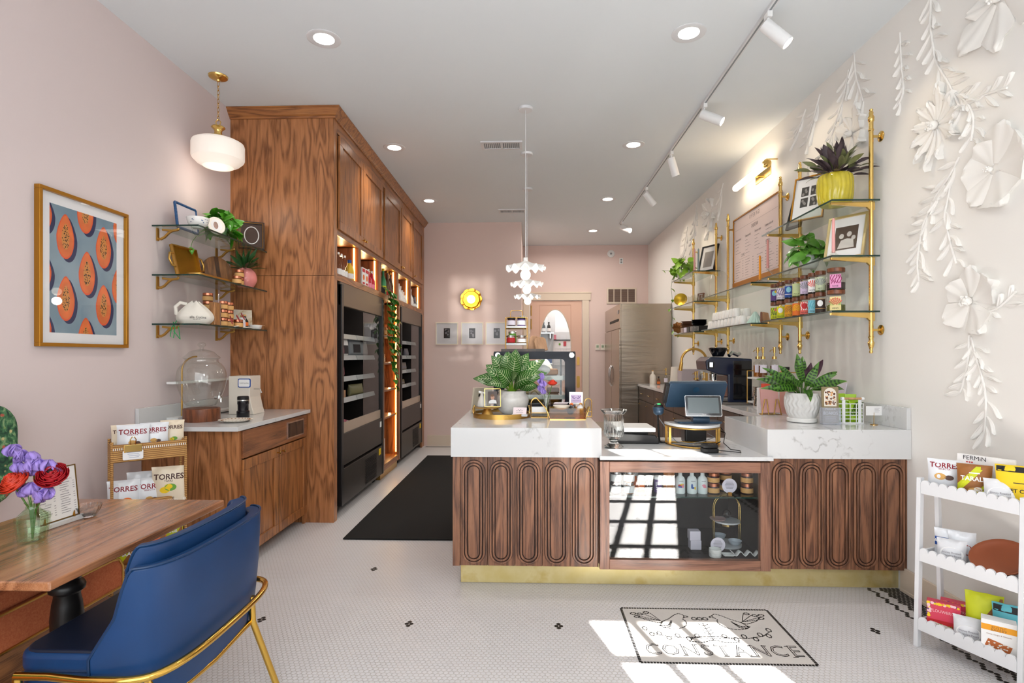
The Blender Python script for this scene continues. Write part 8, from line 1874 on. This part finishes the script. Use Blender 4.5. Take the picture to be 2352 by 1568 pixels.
chip(wl(.285,.02,W2+.02), R(26), .185, .24, .06, CREAMBAG, 'beige pickle crisp bag leaning out of the middle wicker basket', DKBROWN, sub='TAPAS|PICKLE', art=((.06,.48,.17,GREENP),(-.1,.42,.15,YELLOW),(.0,.5,.12,YELLOW)), tilt=-4)
W3 = .13+.012
chip(wl(.08,.06,W3), R(30), .15, .22, .06, LIME, 'lime and brown taralli bag at the left of the lowest wicker basket', PAPER, 'TARALLI', stripes=(BROWN,(.0,.7)), art=(), wz=.6, tilt=-5)
chip(wl(.2,.06,W3), R(30), .15, .23, .06, ORANGE, 'orange taralli bag in the middle of the lowest wicker basket', PAPER, 'TARALLI', stripes=(BROWN,(.0,.7)), art=(), wz=.6, tilt=-5)
chip(wl(.3,.12,W3), R(30), .15, .26, .06, LIME, 'lime and brown bag at the right of the lowest wicker basket', PAPER, 'Mitica', stripes=(BROWN,(.1,.8)), art=(), wz=.8, tilt=-5)
# ---------------------------------------------------------------- on the oak table
TT = .75
t = thing('table_vase', 'square pressed glass vase on the oak table', 'vase', (-1.868, 1.992, TT)); t.rotation_euler = (0,0,R(20))
sq = lambda a, z: (1/max(abs(cos(a)), abs(sin(a))))**.75 if z < .105 else 1
MB().lathe([(.034,0),(.036,.004),(.043,.07),(.044,.1),(.03,.118),(.022,.126),(.02,.14),(.026,.15),(.024,.15),(.017,.139),(.018,.125),(.038,.098),(.038,.07),(.031,.012),(0,.01)], 48, fn=sq).build('glass', GREENGLASS, t, smooth=40)
b = MB(); rnd = random.Random(6)
for s_ in range(4):
    for i in range(4):
        for j in range(3):
            c0 = (-.024+j*.024, .022+i*.022); M_ = Matrix.Rotation(s_*PI/2, 4, 'Z')
            for k in range(3): b.add([M_ @ Vector((c0[0]+.009*cos(k*PI/3+e)*g, -.0452-.001*(i/4)-.0012+.0006*0, c0[1]+.009*sin(k*PI/3+e)*g)) for e, g in ((-.12,1),(.12,1),(.12,-1),(-.12,-1))], [(0,1,2,3)])
b.build('star_relief', glassm('relief_glass', '#dff0dc', .05, 1.7), t)
for i, (x, y, z, m_, lb) in enumerate(((-.045,-.02,.205,mat('flame_petal', '#d2371a', .5, var=.3, vscale=50),'orange red ranunculus at the table edge'),(.062,.02,.222,mat('crimson_petal', '#b3121f', .5, var=.3, vscale=50),'crimson ranunculus beside the framed menu'))):
    t = thing('ranunculus', lb+' in the pressed glass vase', 'flower', (-1.868, 1.992, TT+.02)); t.rotation_euler = (R(55), 0, R((-20, 20)[i])) if False else (0,0,0)
    b = MB(); T_ = Matrix.Translation((x,y,z)) @ Euler((R(38), R((-15,20)[i]), 0)).to_matrix().to_4x4(); b.T = T_; ruffle(b, (0,0,0), .058, 24, i+4, .75, .7); b.T = None; b.build('petals', m_, t, smooth=60, solid=.001)
    MB().ball((x+(-.004,.006)[i],y-.016,z+.016), .016, 12).build('heart', (ORANGE, BLACKM)[i], t, smooth=60)
    sb = MB(); sb.tube([(0,0,-.008),(x*.15,y*.15,.1),(x*.6,y*.6,z-.06),(x,y,z-.02)], .003, 6); sb.build('stem', STEM, t, smooth=60)
for i, (x, y, z, pts) in enumerate(((-.05,.0,.3,((0,0,0),(-.03,0,.02),(.03,.01,-.01),(.0,0,-.045),(.05,0,-.035))),(.015,.01,.265,((0,0,0),(.035,0,-.005),(-.03,0,-.02),(.05,.01,-.03))),(.0,-.01,.17,((0,0,.01),(-.03,0,.0),(.04,0,-.02),(.06,0,-.01))))):
    t = thing('sweet_peas', ('tallest lilac sweet pea stem in the table vase', 'lilac sweet peas between the two ranunculus', 'low lilac sweet peas at the neck of the table vase')[i], 'flower', (-1.868, 1.992, TT+.02))
    b = MB()
    for q, p in enumerate(pts): sweetpea(b, (x+p[0],y+p[1],z+p[2]), .03, i*7+q)
    b.build('petals', LILAC, t, smooth=60, solid=.0008)
    sb = MB(); sb.tube([(0,0,-.006),(x*.1,y*.1,.1),(x,y,z-.02)], .0022, 5); sb.build('stem', STEM, t, smooth=60)
t = thing('menu_stand', 'framed table menu in a white marble and gold stand', 'menu', (-1.946, 2.187, TT)); t.rotation_euler = (0,0,R(86))
MB().box(-.105,.105,-.022,.022,0,.022).build('marble_base', QUARTZ, t, bevel=.004)
b = MB(); frame4(b, .18, .215, .004, -.004, .004, Matrix.Translation((0,0,.13)) @ Matrix.Rotation(R(-6), 4, 'X')); b.build('frame', mat('antique_gold', '#8a6a34', .4, .8), t)
Mn = Matrix.Translation((0,0,.13)) @ Matrix.Rotation(R(-6), 4, 'X')
b = MB(); b.T = Mn; b.box(-.088,.088,-.0015,.0015,-.105,.105); b.T = None; b.build('sheet', PAPER, t)
b = MB(); mm = [BLUEP, INKG, INK]; b.T = lambda v: Mn @ Vector((v.x, -.0022, v.y))
for sg in (-1,1): b.m = 0; b.poly([(sg*.005,.082,0),(sg*.02,.078,0),(sg*.028,.093,0),(sg*.016,.088,0),(sg*.008,.094,0)])
b.m = 1; b.text('CONSTANCE', .009, lambda u, v: (u, .07+v)); b.text('SANDWICHES ETC', .008, lambda u, v: (.035+u, .052+v)); b.text('COFFEE', .008, lambda u, v: (-.045+u, -.035+v)); b.text('BEVERAGES', .008, lambda u, v: (.035+u, -.035+v)); b.text('PASTRIES', .008, lambda u, v: (.035+u, .003+v))
b.m = 1; rnd = random.Random(3)
for x0 in (-.08, .01):
    for q in range(14):
        z = .04-q*.0095
        if abs(z-.003) < .006 or abs(z+.035) < .006: continue
        w_ = rnd.uniform(.025,.05); b.poly([(x0,z,0),(x0+w_,z,0),(x0+w_,z+.0022,0),(x0,z+.0022,0)]); b.poly([(x0+.06,z,0),(x0+.068,z,0),(x0+.068,z+.0022,0),(x0+.06,z+.0022,0)])
b.T = None; b.build('print', mm, t)
b = MB()
for x in (-.07,.06): b.tube([(x,-.02,.022),(x,-.018,.045),(x,-.012,.022)], .003, 6)
b.build('gold_clip', GOLDFRAME, t, smooth=50)
t = thing('glass_bowl', 'small cut glass bowl beyond the menu stand on the table', 'bowl', (-1.925, 2.315, TT))
MB().lathe([(.026,0),(.03,.004),(.047,.03),(.053,.05),(.05,.05),(.043,.03),(.026,.009),(0,.007)], 64, fn=lambda a, z: 1+.03*sin(16*a+z*60)).build('glass', CRYSTAL, t, smooth=30)
# ---------------------------------------------------------------- scalloped white stand by the right wall
RZ = R(-67); SO = (1.945, 2.775)
ST = thing('scalloped_stand', 'white three tier stand with scalloped trays of snacks by the right wall', 'stand', (SO[0], SO[1], 0), RZ)
def sl(x, y, z=0): c_, s_ = cos(RZ), sin(RZ); return (SO[0]+x*c_-y*s_, SO[1]+x*s_+y*c_, z)
TW = .40
def scallop(y, z, w, n_):
    pts = [(0, z-.066), (w, z-.066)]; s_ = w/n_
    for i in range(n_-1, -1, -1):
        for k in range(9): a = PI*k/8; pts.append((i*s_+s_/2+s_/2*cos(a), z-.02+.022*sin(a)))
    b = MB(); b.prism(pts, 0, .01, XZ(y)); return b
for z, yo, dp in ((.83,.02,.13),(.495,.01,.16),(.155,.0,.19)):
    tr = scallop(yo, z, TW, 10).build('tray_front', WHITEPAINT, ST); scallop(yo+dp, z, TW, 10).build('tray_back', WHITEPAINT, ST)
    MB().box(0, TW, yo, yo+dp-.01, z-.066, z-.056).build('tray_floor', WHITEPAINT, ST)
    for x in (0, TW-.01): MB().box(x, x+.01, yo, yo+dp-.01, z-.056, z-.01).build('tray_end', WHITEPAINT, ST)
for x in (-.022, TW):
    b = MB(); b.add([(x,-.012,0),(x+.02,-.012,0),(x+.02,.018,0),(x,.018,0),(x,.012,.84),(x+.02,.012,.84),(x+.02,.042,.84),(x,.042,.84)], [(0,3,2,1),(4,5,6,7),(0,1,5,4),(1,2,6,5),(2,3,7,6),(3,0,4,7)]); b.build('front_leg', WHITEPAINT, ST, bevel=.002)
    b = MB(); b.add([(x,.18,0),(x+.02,.18,0),(x+.02,.205,0),(x,.205,0),(x,.145,.8),(x+.02,.145,.8),(x+.02,.17,.8),(x,.17,.8)], [(0,3,2,1),(4,5,6,7),(0,1,5,4),(1,2,6,5),(2,3,7,6),(3,0,4,7)]); b.build('rear_leg', WHITEPAINT, ST, bevel=.002)
z1_ = .83-.055; fz = R(-38)
chip(sl(.07,.075,z1_), fz, .135, .165, .06, SILVERBAG, 'white truffle crisp bag at the far end of the top scalloped tray', MAROON, sub='SELECTA|BLACK TRUFFLE', art=((-.12,.5,.17,POTATO),(.14,.48,.13,TRUFFLE)), tilt=-5, wz=.82)
chip(sl(.2,.07,z1_), fz, .13, .165, .055, BROWN, 'brown and lime taralli bag in the middle of the top scalloped tray', PAPER, 'TARALLI', stripes=(LIME,(-.35,.35)), art=((.0,.25,.2,POTATO),(.1,.32,.12,CREAM),(-.12,.2,.1,CREAM)), tilt=-4, wz=.6, extra=((-.15,.15,.75,.78,PAPER),))
chip(sl(.35,.10,z1_), fz, .15, .185, .05, YELLOW, 'yellow sweetcorn cracker bag at the near end of the top tray', INK, 'SWEET CORN', art=(), tilt=-4, wz=.4, extra=((-.47,.47,.84,.97,BLACKM),(-.1,.4,.58,.6,INK)))
def pecan(loc, rz, label):
    t = chip(loc, rz, .115, .12, .045, mat('frosted_pouch', '#dcdcdf', .3, coat=.2), label, INK, '', art=((0,.42,.4,PAPER),), tilt=-14, name='nut_pouch', cat='nuts')
    b = MB(); b.cyl((0,-.006,.108), .004, .002, 10, Matrix.Rotation(R(90), 4, 'X')); b.build('hole', GREY, t)
    b = MB(); b.text('Honey Roasted', .0125, lambda u, v: (u*.9, -.0262, .056+v)); b.text('Chocolate Pecans', .0125, lambda u, v: (u*.82, -.0262, .042+v)); b.build('lettering', INKG, t)
pecan(sl(.31,.052,z1_), fz, 'white nut pouch at the near end of the top scalloped tray')
t = thing('white_carton', 'flat white carton behind the crisps on the top tray', 'box', sl(.2,.136,z1_), RZ+R(6)); MB().box(-.1,.12,-.008,.008,0,.2).build('carton', PAPER, t)
b = MB(); b.text('FERMiN', .028, lambda u, v: (-.03+u, -.0088, .185+v)); b.m = 1
for q in range(3): b.cbox((-.06+q*.01, -.0088, .165), (.006,.001,.006))
b.build('print', [INK, RED], t)
z2_ = .495-.055
chip(sl(.06,.11,z2_), fz, .1, .15, .04, SILVERBAG, 'white bag with blue almond print on the middle scalloped tray', PAPER, 'ALMOND', art=((.0,.32,.25,TRUFFLE),), extra=((-.47,.47,.45,.72,BLUEP),), tilt=-8, wz=.58, name='nut_bag', cat='nuts')
chip(sl(.12,.13,z2_), fz+.2, .11, .15, .04, SILVERBAG, 'white bag with red print behind the blue one on the middle tray', INK, '', art=((.0,.45,.35,mat('red_crisp', '#a2332a', .5)),), tilt=-8, name='nut_bag', cat='nuts')
pecan(sl(.11,.06,z2_), fz, 'white nut pouch at the far end of the middle scalloped tray')
t = thing('leather_dish', 'large round terracotta dish propped in the middle scalloped tray', 'dish', sl(.285,.115,z2_+.066)); t.rotation_euler = (R(32), 0, RZ)
MB().lathe([(0,.015),(.075,.016),(.1,.028),(.108,.036),(.113,.035),(.108,.022),(.085,.006),(.0,.003)], 48).build('body', TERRA, t, smooth=60)
z3_ = .155-.055
def sbox(loc, rz, w, d, h, m, label, paint, name='cracker_box', cat='box'):
    t = thing(name, label, cat, loc, rz); MB().box(-w/2,w/2,-d/2,d/2,0,h).build('carton', m, t, bevel=.0015)
    b = MB(); b.T = lambda v: Vector((v.x, -d/2-.0004-v.z, v.y)); mm = paint(b, w, h); b.T = None; b.build('print', mm, t); return t
def flour(b, w, h):
    mm = [mat('pale_pink_ink', '#f3c7cb', .6), CREAM, PURPLE, YELLOW, LEAFL, RED]; rnd = random.Random(12)
    b.m = 5; b.poly([(-w/2,0,0),(w/2,0,0),(w/2,h*.4,0),(-w/2,h*.4,0)])
    for k in range(40):
        b.m = (2,3,0,3)[k % 4]; e = rnd.choice(((-w/2+rnd.uniform(.004,.014), rnd.uniform(.06,h-.004)), (rnd.uniform(-w/2+.005,w/2-.005), h-rnd.uniform(.004,.012)))); r = rnd.uniform(.004,.008)
        b.poly([(e[0]+r*cos(q*PI/4), min(h-.001, e[1]+r*sin(q*PI/4)), .0003+.00005*k) for q in range(8)])
    b.m = 0; b.text('FLOUWERCO.', .02, lambda u, v: (u*.85+.004, h*.7+v, .003), bold=.0); b.m = 1
    for x, z in ((-.02,.035),(.01,.03),(.035,.02)): b.poly([(x-.025,z-.01,.003),(x+.02,z-.018,.0031),(x+.026,z+.004,.0031),(x-.018,z+.013,.003)])
    b.m = 4
    for k in range(14): x, z = rnd.uniform(-.035,.05), rnd.uniform(.015,.045); b.poly([(x+.003*cos(q*PI/3), z+.002*sin(q*PI/3), .0034) for q in range(6)])
    return mm
FLO = mat('flower_carton', '#d8405a', .5)
sbox(sl(.075,.06,z3_+.0005), fz, .13, .04, .145, FLO, 'pink flower printed cracker box at the front of the lowest tray', flour)
sbox(sl(.095,.13,z3_+.0005), fz, .13, .04, .145, FLO, 'second pink cracker box behind the first on the lowest tray', flour)
pecan(sl(.19,.045,z3_), fz, 'white nut pouch on the lowest scalloped tray beside the pink boxes')
def bakery(b, w, h):
    b.m = 0; b.poly([(-w/2,h*.72,0),(w/2,h*.72,0),(w/2,h*.88,0),(-w/2,h*.88,0)]); b.m = 1; b.poly([(-w*.4,h*.3,.0004),(w*.3,h*.2,.0004),(w*.38,h*.38,.0004),(-w*.3,h*.5,.0004)])
    rnd = random.Random(5); b.m = 2
    for k in range(18): x, z = rnd.uniform(-w*.28,w*.28), rnd.uniform(h*.27,h*.42); b.poly([(x+.004*cos(q*PI/3), z+.003*sin(q*PI/3), .0007) for q in range(6)])
    b.m = 3; b.text('RUSTIC', .015, lambda u, v: (u, h*.82+v, .0008)); b.text('BAKERY', .015, lambda u, v: (u, h*.75+v, .0008)); b.text('Citrus, Ginger & Almonds', .008, lambda u, v: (u, h*.63+v, .0008)); b.text('ARTISAN', .012, lambda u, v: (u, h*.1+v, .0008))
    return [mat('marigold', '#f0a21e', .5), mat('crisp_print', '#b4602c', .5), CREAM, BROWN]
sbox(sl(.305,.05,z3_+.0005), fz, .12, .06, .165, PAPER, 'white bakery crisp box at the near end of the lowest tray', bakery)
chip(sl(.21,.125,z3_), fz, .14, .23, .05, LIME, 'lime and brown taralli bag at the back of the lowest tray', PAPER, '', stripes=(BROWN,(.0,.7)), art=(), tilt=-3)
chip(sl(.325,.125,z3_), fz, .15, .22, .05, TEAL, 'teal cracker bag behind the bakery box on the lowest tray', INK, 'CRAiZE', art=(), tilt=-3, wz=.6, extra=((-.47,.47,.84,.97,BLACKM),))
